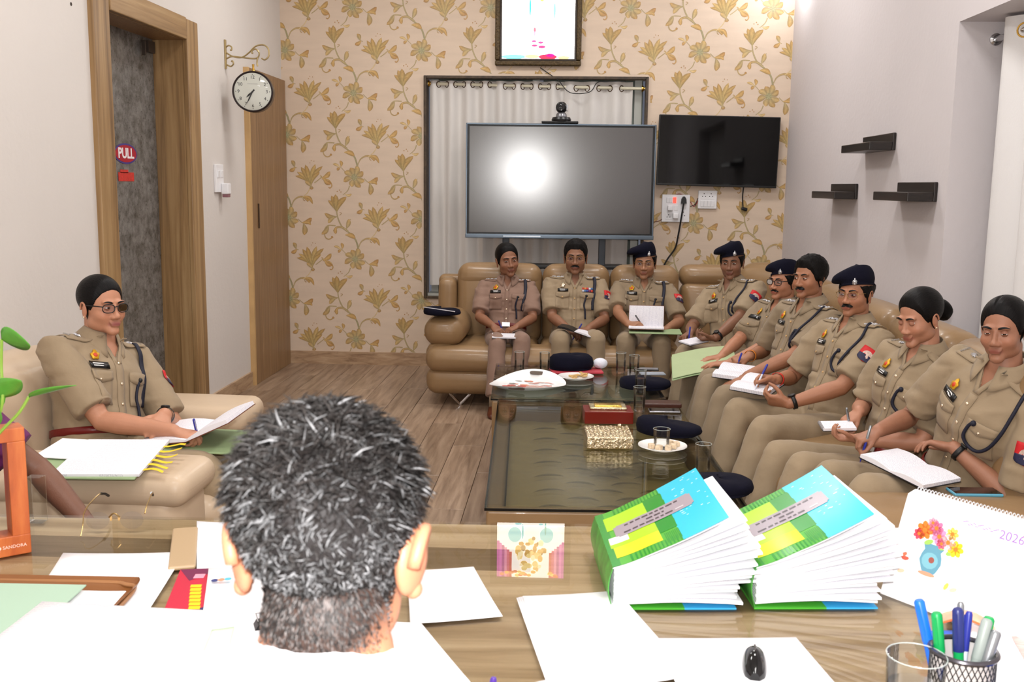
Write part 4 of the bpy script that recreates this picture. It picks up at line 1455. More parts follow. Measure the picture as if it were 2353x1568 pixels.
M_thread2 = mat('orange_thread', rgb(206, 120, 34), .7)
M_strap = mat('watch_strap', rgb(24, 22, 22), .4)

def ell(P, c, r):
    q = (P - np.array(c)) / np.array(r)
    k0 = np.linalg.norm(q, axis=-1)
    k1 = np.linalg.norm(q / np.array(r), axis=-1)
    return k0 * (k0 - 1) / np.maximum(k1, 1e-9)

def cap_(P, a, b, ra, rb):
    a, b = np.array(a), np.array(b)
    ab = b - a
    t = np.clip(((P - a) @ ab) / (ab @ ab), 0, 1)
    return np.linalg.norm(P - (a + t[..., None] * ab), axis=-1) - (ra + (rb - ra) * t)

def smn(a, b, k):
    h = np.clip(.5 + .5 * (b - a) / k, 0, 1)
    return b + (a - b) * h - k * h * (1 - h)

def smx(a, b, k):
    return -smn(-a, -b, k)

def head_sdf(P, fem=False, full=0.0):
    A = np.abs(P[..., 0])
    Q = np.stack([A, P[..., 1], P[..., 2]], -1)
    d = ell(Q, (0, -.018, .042), (.0775, .096, .084))
    jw = .057 + (.004 if not fem else .001) + full * .007
    d = smn(d, ell(Q, (0, .026, -.028), (jw + .004, .064, .080)), .03)
    d = smn(d, ell(Q, (.026, .005, -.070), (.034 + full * .006, .045, .030)), .025)       # jaw corners
    d = smn(d, ell(Q, (0, .072, -.098), (.026, .024, .020)), .022)         # chin
    d = smn(d, ell(Q, (.038, .056, -.030), (.027, .028, .026)), .02)       # cheeks
    d = smn(d, ell(Q, (.027, .079, .022), (.028, .012, .008)), .012)       # brow
    # eye sockets
    d = smx(d, -ell(Q, (.031, .104, .001), (.020, .019, .0125)), .010)
    # nose
    nl = -.003 if fem else 0.0
    n = cap_(Q, (0, .085, .008), (0, .103 + nl, -.033), .0065, .0090)
    n = smn(n, ell(Q, (0, .1045 + nl, -.036), (.0128, .0115, .0105)), .008)
    n = smn(n, ell(Q, (.0128, .097 + nl, -.040), (.0085, .011, .0085)), .006)
    d = smn(d, n, .009)
    # lips
    l = ell(Q, (0, .0915, -.0635), (.027, .0085, .0055))
    l2 = ell(Q, (0, .090, -.0735), (.023, .0095, .0062))
    d = smn(d, l, .007)
    d = smn(d, l2, .007)
    d = smx(d, -ell(Q, (0, .1035, -.0687), (.024, .006, .0010)), .003)
    return d

HN, HM = 110, 84
_s = np.linspace(-PI, PI, HN, endpoint=False)
_lon = _s - .45 * np.sin(_s)
_lat = np.linspace(-PI / 2 + .015, PI / 2 - .015, HM)
LAT, LON = np.meshgrid(_lat, _lon, indexing='ij')
HD = np.stack([np.cos(LAT) * np.sin(LON), np.cos(LAT) * np.cos(LON), np.sin(LAT)], -1)
HC = np.array([0, .012, -.008])
HEADS = {}

def head_radii(fem, full):
    key = (fem, full)
    if key not in HEADS:
        lo, hi = np.full(HD.shape[:2], .02), np.full(HD.shape[:2], .2)
        for _ in range(26):
            mid = (lo + hi) / 2
            ins = head_sdf(HC + HD * mid[..., None], fem, full) < 0
            lo = np.where(ins, mid, lo)
            hi = np.where(ins, hi, mid)
        HEADS[key] = (lo + hi) / 2
    return HEADS[key]

def grid_faces(rows, cols, off=0, wrap=True):
    fs = []
    for i in range(rows - 1):
        for j in range(cols if wrap else cols - 1):
            a, b = i * cols + j, i * cols + (j + 1) % cols
            fs.append((off + a, off + b, off + b + cols, off + a + cols))
    return fs

def hair_edge(lon, style):
    """elevation (degrees) of the hairline for each longitude from the front"""
    a = np.degrees(np.abs(lon))
    if style == 'man':
        xs, ys = [0, 30, 48, 62, 74, 86, 100, 125, 180], [46, 46, 39, 24, -4, -8, -20, -38, -42]
    elif style == 'bald':
        xs, ys = [0, 30, 50, 65, 76, 88, 100, 125, 180], [50, 49, 42, 24, -4, -8, -20, -38, -42]
    else:
        xs, ys = [0, 20, 40, 58, 70, 82, 92, 106, 130, 180], [53, 51, 45, 31, 10, -6, -2, -24, -46, -50]
    return np.interp(a, xs, ys)

def hair_shell(R, style, thick, seed=0, part=None, front_lift=0.0):
    eb = hair_edge(LON, style)
    el = np.degrees(LAT)
    f0 = np.clip((el - eb + 1.5) / 3.0, 0, 1)
    f = np.clip((el - eb) / (26.0 if style == 'woman' else 16.0), 0, 1)
    f = f * f * (3 - 2 * f)
    t = -.010 + .0125 * f0 + (thick - .0025) * f
    if front_lift:
        t = t + front_lift * f * np.exp(-(np.degrees(LON) / 45) ** 2) * np.clip((el - 35) / 25, 0, 1)
    P = HC + HD * (R + t)[..., None]
    if part is not None:
        w = np.exp(-((P[..., 0] - part) / .005) ** 2) * (P[..., 1] > -.03) * f
        t = t - w * .006
    return t

def ribbon_patch(bvh, pts, org, dirn, half, thick, nrow=3, bulge=0.0):
    """strip hugging a surface: pts centre points (in ray plane coordinates as 3-D), cast along dirn"""
    rows = []
    n = len(pts)
    for i, (p, hw) in enumerate(zip(pts, half)):
        t = (pts[min(i + 1, n - 1)] - pts[max(i - 1, 0)]).normalized()
        s = t.cross(dirn).normalized()
        for k in range(nrow):
            f = (k / (nrow - 1) * 2 - 1)
            q = p + s * hw * f
            h = bvh.ray_cast(q - dirn * .3, dirn)
            if h[0] is None:
                h = (q, -dirn, 0, 0)
            rows.append(h[0] - dirn * (thick + bulge * (1 - f * f)))
    return rows

def remesh_mb(mb, voxel, iters=4, fac=.5):
    me = bpy.data.meshes.new('tmp')
    me.from_pydata(mb.v, [], mb.f)
    o = bpy.data.objects.new('tmp', me)
    COL.objects.link(o)
    r = o.modifiers.new('r', 'REMESH')
    r.mode = 'VOXEL'
    r.voxel_size = voxel
    if iters:
        s = o.modifiers.new('s', 'SMOOTH')
        s.factor = fac
        s.iterations = iters
    dg = bpy.context.evaluated_depsgraph_get()
    out = bpy.data.meshes.new_from_object(o.evaluated_get(dg))
    bpy.data.objects.remove(o)
    bpy.data.meshes.remove(me)
    nv = len(out.vertices)
    co = np.empty(nv * 3)
    out.vertices.foreach_get('co', co)
    co = co.reshape(-1, 3)
    fs = [tuple(p.vertices) for p in out.polygons]
    no = np.empty(nv * 3)
    out.vertices.foreach_get('normal', no)
    no = no.reshape(-1, 3)
    bpy.data.meshes.remove(out)
    return co, fs, no

def limb(mb, pts, rads, n=14, flat=None):
    """closed tapered limb with rounded ends"""
    P = [Vector(p) for p in pts]
    d0 = (P[0] - P[1]).normalized()
    d1 = (P[-1] - P[-2]).normalized()
    path = [P[0] + d0 * rads[0] * .85, P[0] + d0 * rads[0] * .5] + P + [P[-1] + d1 * rads[-1] * .5, P[-1] + d1 * rads[-1] * .85]
    rr = [rads[0] * .35, rads[0] * .82] + list(rads) + [rads[-1] * .82, rads[-1] * .35]
    mb.tube(path, rr, n)

def make_hand(mb, W, d, n, right, pose, s=1.0):
    """five-fingered hand; returns (index tip, thumb tip, knuckle)"""
    d = d.normalized()
    n = (n - d * n.dot(d)).normalized()
    b = n.cross(d) * (-1 if right else 1)
    # palm
    rs = []
    for (q, w, t) in ((-.012, .025, .019), (.0, .027, .019), (.03, .037, .018), (.06, .042, .016), (.085, .040, .013), (.092, .034, .009)):
        c = W + d * q * s + n * (.004 if q > .02 else 0)
        rs.append([c + (b * math.cos(2 * PI * k / 14) * w + n * math.sin(2 * PI * k / 14) * t) * s for k in range(14)])
    mb.rings(rs)
    limb(mb, [W + (d * .02 + b * .018 + n * .008) * s, W + (d * .045 + b * .028 + n * .012) * s], [.017 * s, .014 * s], 10)
    curls = {'write': [(48, 42, 18), (58, 55, 25), (66, 66, 30), (70, 70, 35)], 'rest': [(22, 28, 16), (24, 32, 18), (27, 34, 20), (30, 36, 22)],
             'flat': [(8, 10, 6), (8, 12, 8), (10, 14, 8), (12, 16, 10)], 'hold': [(38, 44, 26), (42, 48, 28), (46, 50, 30), (50, 52, 30)]}[pose]
    tips = []
    for f, (off, ln, r) in enumerate(((.029, .072, .0087), (.010, .080, .0090), (-.010, .074, .0086), (-.028, .058, .0076))):
        base = W + (d * (.085 - .006 * abs(f - 1)) + b * off) * s
        spread = (1 - f) * .07 + .02
        dirv = (d + b * spread).normalized()
        pts = [base - dirv * .02 * s, base]
        ang = 0
        p = base
        for k, part in enumerate((.43, .32, .25)):
            ang += math.radians(curls[f][k])
            v = dirv * math.cos(ang) + n * math.sin(ang)
            p = p + v * ln * part * s
            pts.append(p)
        limb(mb, pts, [r * 1.05 * s, r * 1.05 * s, r * s, r * .92 * s, r * .75 * s], 10)
        tips.append(p)
    t0 = W + (d * .028 + b * .026 + n * .008) * s
    if pose == 'write':
        v1, v2, v3 = d * .75 + b * .45 + n * .5, d * .85 + b * .1 + n * .5, d * .95 - b * .15 + n * .35
    elif pose == 'hold':
        v1, v2, v3 = d * .6 + b * .6 + n * .55, d * .8 + b * .3 + n * .5, d * .9 + b * .1 + n * .3
    else:
        v1, v2, v3 = d * .65 + b * .75 + n * .15, d * .85 + b * .5 + n * .15, d * .95 + b * .3 + n * .1
    p1 = t0 + v1.normalized() * .036 * s
    p2 = p1 + v2.normalized() * .030 * s
    p3 = p2 + v3.normalized() * .024 * s
    limb(mb, [t0, p1, p2, p3], [.0125 * s, .0105 * s, .0095 * s, .0075 * s], 10)
    return tips[0], p3, W + (d * .085 + b * .03) * s

def ik(S, Wt, l1, l2, pole):
    v = Wt - S
    D = v.length
    if D > (l1 + l2) * .995:
        k = D / ((l1 + l2) * .995)
        l1, l2 = l1 * k, l2 * k
    v.normalize()
    a = (l1 * l1 - l2 * l2 + D * D) / (2 * D)
    h = math.sqrt(max(0, l1 * l1 - a * a))
    p = pole - v * pole.dot(v)
    p.normalize()
    return S + v * a + p * h

SKIN = {}
PEN_SPOTS = {}

def person(key, label, hip, yaw, head, hyaw, hpitch=0, hroll=0, rw=None, lw=None, rknee=None, lknee=None, rank=None, lank=None,
           s=1.0, fem=False, full=0.0, belly=0.0, skin=(164, 112, 84), cloth=0, rpose='rest', lpose='rest', rdir=None, ldir=None, rn=None, ln=None,
           hair='man', hthick=.012, part=None, beret=False, glasses=None, must=0, brow=1.0, lid=.0, gaze=(0, 0), bun=False,
           stars=3, nameplate=True, emblem=0, cord='strap', patch=False, ribbons=False, belt=False, uniform=True, shirt=None, trousers=True,
           rpole=None, lpole=None, watch=None, thread=None, earring=False, shoulder=.186, sleeve=.84, stubble=.0, hs=.885, neckz=0.0, ear=1.0, rlen=1.0, tufts=0, hat_tilt=0.0, lipc=None):
    hip = Vector(hip)
    head = Vector(head)
    ya = math.radians(yaw)
    F = Vector((math.cos(ya), math.sin(ya), 0))
    Rr = Vector((F.y, -F.x, 0))                # person's right
    Z = Vector((0, 0, 1))
    root = thing('person', label, 'person', hip)
    def add(mb, name, mt, parent=root, sharp=None, **k):
        o = mb.build(name, mt, parent, sharp=sharp, **k)
        if parent is root:
            o.matrix_parent_inverse = Matrix.Translation(-hip)
        return o
    # head frame
    hy = math.radians(hyaw)
    Hf = Vector((math.cos(hy), math.sin(hy), 0))
    hr = Vector((Hf.y, -Hf.x, 0))
    Mh = Matrix((hr, Hf, Z)).transposed()
    Mh = Mh @ Rx(math.radians(hpitch)) @ Ry(math.radians(hroll))
    hX, hY, hZ = Mh.col[0], Mh.col[1], Mh.col[2]
    H4 = Matrix.Translation(head) @ (Mh * (hs)).to_4x4()
    # spine
    Pc = hip + Z * .10 * s
    N = head - hZ * .105 * hs - hY * .016 - Z * (.030 - neckz)
    mid = (Pc + N) / 2 - F * .035
    def sp(t):
        return Pc * (1 - t) ** 2 + mid * 2 * t * (1 - t) + N * t * t
    def tan(t):
        return ((mid - Pc) * (1 - t) + (N - mid) * t).normalized()
    def fr(t):
        u = tan(t)
        r_ = (Rr - u * Rr.dot(u)).normalized()
        return r_, u.cross(r_), u
    # -------- shirt
    r8, f8, u8 = fr(.84)
    SJ = {}
    for sd in (1, -1):
        SJ[sd] = sp(.855) + r8 * sd * shoulder * s - u8 * .008
    wr = {1: Vector(rw) if rw else hip + F * .25 + Rr * .12 + Z * .2, -1: Vector(lw) if lw else hip + F * .25 - Rr * .12 + Z * .2}
    EL = {}
    for sd in (1, -1):
        pole = (rpole if sd == 1 else lpole) or (Rr * sd * .75 - Z * .7 - F * .35)
        EL[sd] = ik(SJ[sd], wr[sd], .285 * s * rlen, .245 * s * rlen, Vector(pole))
    mb = MB()
    fw_ = 0.008 if fem else 0
    secs = [(.02, .158, .112 + belly * .7, .10), (.12, .160, .115 + belly, .10), (.28, .160 - fw_, .118 + belly, .10), (.45, .166 - fw_, .118 + belly * .6, .104),
            (.60, .182, .124 + (.016 if fem else 0), .108), (.74, .184, .116 + (.010 if fem else 0), .106), (.85, .168, .092, .094), (.93, .112, .074, .078), (.985, .070, .060, .064), (1.03, .062, .056, .060)]
    rs = []
    for (t, w, df, db) in secs:
        r_, f_, u_ = fr(min(t, 1))
        c = sp(min(t, 1)) + (u_ * (t - 1) * .4 if t > 1 else Vector())
        ring = []
        for k in range(28):
            a = 2 * PI * k / 28
            ca, sa = math.cos(a), math.sin(a)
            x = math.copysign(abs(ca) ** .85, ca) * w
            y = math.copysign(abs(sa) ** .85, sa) * (df if sa > 0 else db)
            ring.append(c + (r_ * x + f_ * y) * s)
        rs.append(ring)
    mb.rings(rs)
    for sd in (1, -1):
        S, E = SJ[sd], EL[sd]
        a = (E - S)
        inner = sp(.84) + r8 * sd * .09 * s
        q = sleeve
        mb.tube([inner, S, S + a * .3 * q, S + a * .65 * q, S + a * q * .92, S + a * q], [.058 * s, .070 * s, .072 * s, .070 * s, .071 * s, .070 * s], 18)
    co, fs, no = remesh_mb(mb, .0075, 5)
    # folds: creases near the waist and the inner elbows, gathered by direction
    axU = np.array(u8)
    out = co.copy()
    for i in range(len(co)):
        p = co[i]
        n1 = noise.noise(Vector((p[0] * 9, p[1] * 9, p[2] * 26)) + Vector((hip.x * 7, 0, 0)))
        n2 = noise.noise(Vector((p[0] * 22, p[1] * 22, p[2] * 16)))
        out[i] = p + no[i] * (.0075 * n1 * abs(n1) * 2.2 + .003 * n2)
    co = out
    # neck opening
    rN, fN, uN = fr(.97)
    NP = np.array(N)
    rel = co - NP
    du, dh, df_ = rel @ np.array(rN), rel @ np.array(uN), rel @ np.array(fN)
    if uniform:
        vopen = (np.abs(du) < .046 * s * np.clip((dh + .085) / .09, 0, 1.4)) & (df_ > 0.0) & (dh > -.085)
        top = dh > .030
        kill = vopen | top
        bvh0 = BVHTree.FromPolygons([Vector(p) for p in co], fs)
        fs = [f for f in fs if not all(kill[v] for v in f)]
    bvh = BVHTree.FromPolygons([Vector(p) for p in co], fs)
    sm = MB()
    sm.v = [tuple(p) for p in co]
    sm.f = fs
    sm.c = [(1, 1, 1, 1)] * len(co)
    sm.fm = [0] * len(fs)
    mshirt = shirt or M_kh[cloth]
    so = add(sm, 'shirt', mshirt)
    # -------- skin body: arms, hands, neck, chest
    bm_ = MB()
    for sd in (1, -1):
        S, E, Wt = SJ[sd], EL[sd], wr[sd]
        limb(bm_, [S, S.lerp(E, .5), S.lerp(E, .85), E, E.lerp(Wt, .25), E.lerp(Wt, .6), Wt], [.044 * s, .043 * s, .039 * s, .038 * s, .040 * s, .033 * s, .0255 * s], 16)
        d = (rdir if sd == 1 else ldir)
        d = Vector(d) if d else (Wt - E).normalized()
        nn = (rn if sd == 1 else ln)
        nn = Vector(nn) if nn else Vector((0, 0, -1))
        res = make_hand(bm_, Wt, d, nn, sd == 1, rpose if sd == 1 else lpose, s * (.93 if fem else 1.0))
        PEN_SPOTS[(key, sd)] = res
    limb(bm_, [SJ[1], sp(.86), SJ[-1]], [.035, .05, .035], 12)
    nb = head + hZ * (-.055) * hs - hY * .022
    limb(bm_, [sp(.80), N, N.lerp(nb, .55), nb], [.058 * s, .060 * s, .053 * s, .052 * s], 18)
    ch = sp(.86)
    rs = []
    for (t, w, df, db) in ((.62, .12, .09, .06), (.75, .13, .100, .06), (.87, .12, .084, .06), (.95, .085, .066, .06), (1.0, .055, .052, .05)):
        r_, f_, u_ = fr(t)
        c = sp(t)
        rs.append([c + (r_ * w * math.cos(2 * PI * k / 20) + f_ * (df if k < 10 else db) * math.sin(2 * PI * k / 20)) * s for k in range(20)])
    bm_.rings(rs)
    bco, bfs, bno = remesh_mb(bm_, .0048, 3)
    sk = tuple(lin(c) for c in skin)
    body = MB()
    body.v = [tuple(p) for p in bco]
    body.f = bfs
    body.fm = [0] * len(bfs)
    body.c = [(sk[0], sk[1], sk[2], 1)] * len(bco)
    # head
    R = head_radii(fem, full)
    HP = HC + HD * R[..., None]
    x, y, z = HP[..., 0], HP[..., 1], HP[..., 2]
    lip = np.exp(-((x / .025) ** 4 + ((z + .0685) / .0085) ** 4)) * (y > .07)
    lc = np.array([lin(c) for c in (lipc or (skin[0] * .84, skin[1] * .66, skin[2] * .70))])
    base = np.array(sk)
    col = base[None, None, :] * np.ones(HP.shape)
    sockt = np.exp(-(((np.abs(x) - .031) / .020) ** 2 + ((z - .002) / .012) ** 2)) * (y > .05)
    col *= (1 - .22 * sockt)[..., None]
    if stubble:
        bz = np.clip((-.045 - z) / .02, 0, 1) * (y > -.0)
        col *= (1 - stubble * bz * (1 - lip))[..., None]
    chk = np.exp(-(((np.abs(x) - .040) / .02) ** 2 + ((z + .03) / .02) ** 2)) * (y > .03)
    col = col * (1 + chk[..., None] * np.array([.10, .02, .0]))
    col = col * (1 - lip[..., None]) + lc * lip[..., None]
    W4 = np.array(H4)
    def toW(Pn):
        return Pn @ W4[:3, :3].T + W4[:3, 3]
    HW = toW(HP.reshape(-1, 3))
    off = len(body.v)
    body.v += [tuple(p) for p in HW]
    body.c += [(c[0], c[1], c[2], 1) for c in col.reshape(-1, 3)]
    hf = grid_faces(HM, HN, off)
    hf.append(tuple(off + j for j in reversed(range(HN))))
    hf.append(tuple(off + (HM - 1) * HN + j for j in range(HN)))
    body.f += hf
    body.fm += [0] * len(hf)
    body.col = (sk[0], sk[1], sk[2], 1)
    def L(p):
        return H4 @ Vector(p)
    # ears
    for sd in (1, -1):
        Me = Rz(sd * -.35) @ Rx(-.15)
        e = MB()
        e.sphere((sd * .0765, -.012, -.012), (.0065, .017, .030), 14, 10, Me)
        arc = [(sd * (.0795 + .004 * math.sin(a)), -.012 + .0165 * math.cos(a), -.010 + .028 * math.sin(a)) for a in [math.radians(q) for q in range(-70, 200, 15)]]
        e.tube(arc, .0042, 7)
        e.sphere((sd * .0775, -.008, -.038), (.0055, .008, .009), 10, 8)
        ev = [Vector((sd * .072 + (p[0] - sd * .072) * ear * (1.3 if ear > 1 else 1), -.010 + (p[1] + .010) * ear, -.012 + (p[2] + .012) * (1 + (ear - 1) * .25))) for p in e.v]
        body.add([L(p) for p in ev], e.f, (sk[0] * 1.0, sk[1] * .95, sk[2] * .95, 1))
    # eyelids
    for sd in (1, -1):
        ec = Vector((sd * .031, .0775, .0015))
        for (a0, a1) in ((11 - 42 * lid, 110), (-100, -17 - 6 * lid)):
            P = []
            for i in range(7):
                th = math.radians(a0 + (a1 - a0) * i / 6)
                for j in range(9):
                    ph = math.radians(-78 + 156 * j / 8)
                    r_ = .0138
                    P.append(L(ec + Vector((r_ * math.sin(ph), r_ * math.cos(ph) * math.cos(th), r_ * math.cos(ph) * math.sin(th)))))
            g = MB()
            g.sheet(P, 7, 9)
            body.add(g.v, g.f, (sk[0] * .78, sk[1] * .72, sk[2] * .72, 1))
    bo = add(body, 'body', M_skin)
    hb = BVHTree.FromPolygons([Vector(p) for p in HW], [tuple(v - off for v in f) for f in hf])
    # eyes
    for sd in (1, -1):
        ec = Vector((sd * .031, .0775, .0015))
        e = MB().sphere((0, 0, 0), .0125, 14, 10)
        e.v = [tuple(L(ec + Vector(p))) for p in e.v]
        eo = add(e, 'eye', M_eye, bo)
        eo.matrix_parent_inverse = Matrix()
        gd = Vector((math.sin(math.radians(gaze[0])), 1, math.sin(math.radians(gaze[1])))).normalized()
        q = gd.to_track_quat('Z', 'Y').to_matrix()
        rs = [[ec + q @ Vector((.0130 * math.sin(a) * math.cos(2 * PI * k / 14), .0130 * math.sin(a) * math.sin(2 * PI * k / 14), .0130 * math.cos(a))) for k in range(14)] for a in (.48, .3, .12, .01)]
        i_ = MB()
        i_.rings([[L(p) for p in r_] for r_ in rs])
        add(i_, 'iris', M_iris, bo).matrix_parent_inverse = Matrix()
    # eyebrows, moustache
    fd = -hY
    for sd in (1, -1):
        pts = [L((sd * (.012 + .040 * i / 6), .1, .0185 + .0065 * math.sin(PI * (i / 6) * .8))) for i in range(7)]
        half = [.0030 * brow * hs, .0036 * brow, .0036 * brow, .0032 * brow, .0026 * brow, .0018 * brow, .0008]
        g = MB()
        g.sheet(ribbon_patch(hb, pts, head, fd, half, .0012, 3, .001), 7, 3)
        add(g, 'eyebrow', M_hair, bo, fix=True).matrix_parent_inverse = Matrix()
    if must:
        n_ = 13
        pts = [L((-.031 + .062 * i / (n_ - 1), .1, -.0535 - .010 * (abs(i - 6) / 6) ** 1.7)) for i in range(n_)]
        half = [(.0072 * must) * (1 - (abs(i - 6) / 6.3) ** 2.4) ** .7 * (1 - .25 * math.exp(-((i - 6) / 1.2) ** 2)) + .0006 for i in range(n_)]
        g = MB()
        P = ribbon_patch(hb, pts, head, fd, half, .0006, 5, .0055)
        g.sheet(P, n_, 5)
        add(g, 'moustache', M_hair, bo, fix=True).matrix_parent_inverse = Matrix()
    # hair
    if hair:
        st = 'woman' if fem else hair
        t = hair_shell(R, st, hthick, part=part, front_lift=.008 if (not fem and not beret and hair == 'man') else 0)
        P = HC + HD * (R + t)[..., None]
        if beret:       # flattened under the beret
            P = np.where((P[..., 2] > .05)[..., None], HC + HD * (R - .004)[..., None], P)
        Pw = toW(P.reshape(-1, 3))
        if not fem:
            for i in range(len(Pw)):
                v = Vector(P.reshape(-1, 3)[i])
                k = noise.noise(v * 55) * .0024 + noise.noise(v * 120) * .0016
                Pw[i] += k * (Pw[i] - np.array(head)) / .1
        g = MB()
        g.add([Vector(p) for p in Pw], grid_faces(HM, HN) + [tuple((HM - 1) * HN + j for j in range(HN))])
        PL = P.reshape(-1, 3)
        ang = np.arctan2(PL[:, 0], PL[:, 2] + .02) / (2 * PI) + .5
        g.c = [(float(a_), float(p_[1] * 3 + .5), 0.0, 1.0) for a_, p_ in zip(ang, PL)]
        ho = add(g, 'hair', M_hairw if fem else M_hairm)
        if bun:
            g = MB()
            rs = []
            bc, br_ = Vector((0, -.136, bun)), .051
            for i in range(15):
                a = -PI / 2 + PI * i / 14
                rs.append([L(bc + Vector((br_ * math.cos(a) * math.cos(q) * (1 + .06 * math.sin(3 * q + 4 * a)), br_ * .72 * math.sin(a), br_ * math.cos(a) * math.sin(q) * (1 + .05 * math.sin(2 * q))))) for q in [2 * PI * k / 22 for k in range(22)]])
            g.rings(rs)
            g.c = [(.5 + .3 * math.sin(i * .9), (i % 22) / 22, 0, 1) for i in range(len(g.v))]
            add(g, 'hair_bun', M_hairw)
    if earring:
        for sd in (1, -1):
            add(MB().sphere(L((sd * .083, -.004, -.042)), .0042, 10, 8), 'ear_stud', M_emb2 if sd else M_emb2)
    # beret
    if beret:
        g = MB()
        prof = []
        nA = 44
        keys = []
        for (p, rf, bul, z0, zr, sh) in ((0, 1.0, 0, .0, 0, 0), (1, 1.015, 0, .020, 0, 0), (2, 1.06, .20, .034, -.012, .004), (3, 1.06, .46, .052, -.024, .012), (4, .98, .46, .072, -.020, .016), (5, .80, .38, .086, -.016, .016), (6, .5, .25, .094, -.012, .016), (7, .02, .0, .097, -.004, .016)):
            ring = []
            for k in range(nA):
                a = 2 * PI * k / nA
                c, s_ = math.cos(a), math.sin(a)
                right = max(0, c) ** 1.3
                rr = rf + bul * right * (1 if p < 7 else 0) + (.10 * bul * max(0, -s_))
                xx = .0775 * rr * c + sh
                yy = -.016 + .1005 * rr * s_
                zb = .040 + .010 * s_ - .012 * c * (1 + hat_tilt)
                zz = zb + z0 + zr * right * (1.0 + hat_tilt) + (.012 * max(0, -c) if p in (3, 4, 5) else 0)
                ring.append(Vector((xx, yy, zz)))
            keys.append(ring)
        fine = []
        for k in range(nA):
            fine.append(catmull([r_[k] for r_ in keys], 3))
        rows = [[L(fine[k][i]) for k in range(nA)] for i in range(len(fine[0]))]
        g.rings(rows)
        br = add(g, 'beret', M_beret, fix=True)
        pts = [L((.0785 * 1.0 * math.cos(a), -.016 + .102 * math.sin(a), .040 + .010 * math.sin(a) - .012 * math.cos(a) + .004)) for a in [2 * PI * k / 40 for k in range(41)]]
        add(MB().tube(pts, .0048, 7, cap=False), 'sweatband', M_beret, br).matrix_parent_inverse = Matrix()
        bb_ = BVHTree.FromPolygons([Vector(p) for p in g.v], g.f)
        c0 = L((-.033, .2, .070))
        hh = bb_.ray_cast(c0, fd)
        if hh[0]:
            n_ = hh[1] if hh[1].dot(hY) > 0 else -hh[1]
            xr = hX
            zz = n_.cross(xr) * -1
            if zz.dot(hZ) < 0:
                zz = -zz
            xr = (xr - n_ * xr.dot(n_)).normalized()
            zz = (hZ - n_ * hZ.dot(n_)).normalized()
            bdg = MB()
            outl = [(-.010, -.016), (.010, -.016), (.014, -.010), (.011, -.004), (.013, .002), (.008, .009), (.003, .011), (.004, .017), (0, .021), (-.004, .017), (-.003, .011), (-.008, .009), (-.013, .002), (-.011, -.004), (-.014, -.010)]
            a_ = [hh[0] + (xr * x_ + zz * y_) * hs + n_ * .0005 for x_, y_ in outl]
            b_ = [hh[0] + (xr * x_ + zz * y_) * hs * .9 + n_ * .0055 for x_, y_ in outl]
            bdg.rings([a_, b_])
            bdg.sphere(hh[0] + n_ * .006 - zz * .002, .005, 8, 6)
            bdg.sphere(hh[0] + n_ * .006 - zz * .011, .004, 8, 6)
            add(bdg, 'cap_badge', M_badge, br).matrix_parent_inverse = Matrix()
    # spectacles
    if glasses:
        fm = M_frame_b if glasses == 'black' else M_frame_g
        rr = .0021 if glasses == 'black' else .0010
        sp_ = thing('tmp', 'x', 'x')
        bpy.data.objects.remove(sp_)
        g = MB()
        for sd in (1, -1):
            pts = []
            for k in range(29):
                a = 2 * PI * k / 28
                px = sd * .0345 + .0262 * math.copysign(abs(math.cos(a)) ** .75, math.cos(a))
                pz = -.002 + .0175 * math.copysign(abs(math.sin(a)) ** .8, math.sin(a))
                pts.append(L((px, .1035 - abs(px) * .14 - .004, pz)))
            g.tube(pts, rr, 6, cap=False)
            g.tube([L((sd * .058, .092, .006)), L((sd * .070, .078, .008)), L((sd * .0795, .02, .008)), L((sd * .081, -.012, .004))], rr * 1.1, 6)
        g.tube(catmull([L((-.009, .098, .003)), L((0, .103, .007)), L((.009, .098, .003))], 4), rr, 6)
        go = add(g, 'spectacles', fm)
        for sd in (1, -1):
            lens = MB()
            lens.add([L((sd * .0335 + .0235 * math.copysign(abs(math.cos(a)) ** .75, math.cos(a)), .1035 - abs(sd * .0335 + .0235 * math.cos(a)) * .14 - .004, -.001 + .0148 * math.copysign(abs(math.sin(a)) ** .8, math.sin(a)))) for a in [2 * PI * k / 24 for k in range(24)]], [tuple(range(24))])
            add(lens, 'lens', M_lens, go).matrix_parent_inverse = Matrix()
    # -------- trousers and shoes
    if trousers:
        tm = MB()
        rp = fr(.05)
        rs = []
        for (t, w, df, db) in ((-.20, .12, .09, .09), (-.12, .160, .12, .12), (0, .172, .118 + belly * .7, .112), (.10, .166, .118 + belly, .106), (.16, .162, .112 + belly, .10)):
            r_, f_, u_ = fr(max(t, 0))
            c = sp(max(t, 0)) + (u_ * t * .45 if t < 0 else Vector())
            rs.append([c + (r_ * w * math.cos(2 * PI * k / 24) + f_ * (df if k < 12 else db) * math.sin(2 * PI * k / 24)) * s for k in range(24)])
        tm.rings(rs)
        for sd in (1, -1):
            kn = rknee if sd == 1 else lknee
            an = rank if sd == 1 else lank
            hj = hip + (Rr * sd * .088 + Z * .085) * s
            kn = Vector(kn) if kn else hj + F * .43 * s + Rr * sd * .05 + Z * .05
            an = Vector(an) if an else Vector((kn.x, kn.y, .09)) + F * .02
            if len([1]) and an.z > .4:
                an.z = .09
            limb(tm, [hj - F * .03, hj.lerp(kn, .35), hj.lerp(kn, .75), kn], [.092 * s, .088 * s, .075 * s, .066 * s], 18)
            sh = an - kn
            tm.tube([kn + (kn - an).normalized() * .045 * s, kn, kn.lerp(an, .3), kn.lerp(an, .7), kn.lerp(an, .93)], [.040 * s, .065 * s, .068 * s, .064 * s, .068 * s], 16)
            # shoe
            fdv = (Vector((F.x, F.y, 0)))
            shm = MB()
            rs = []
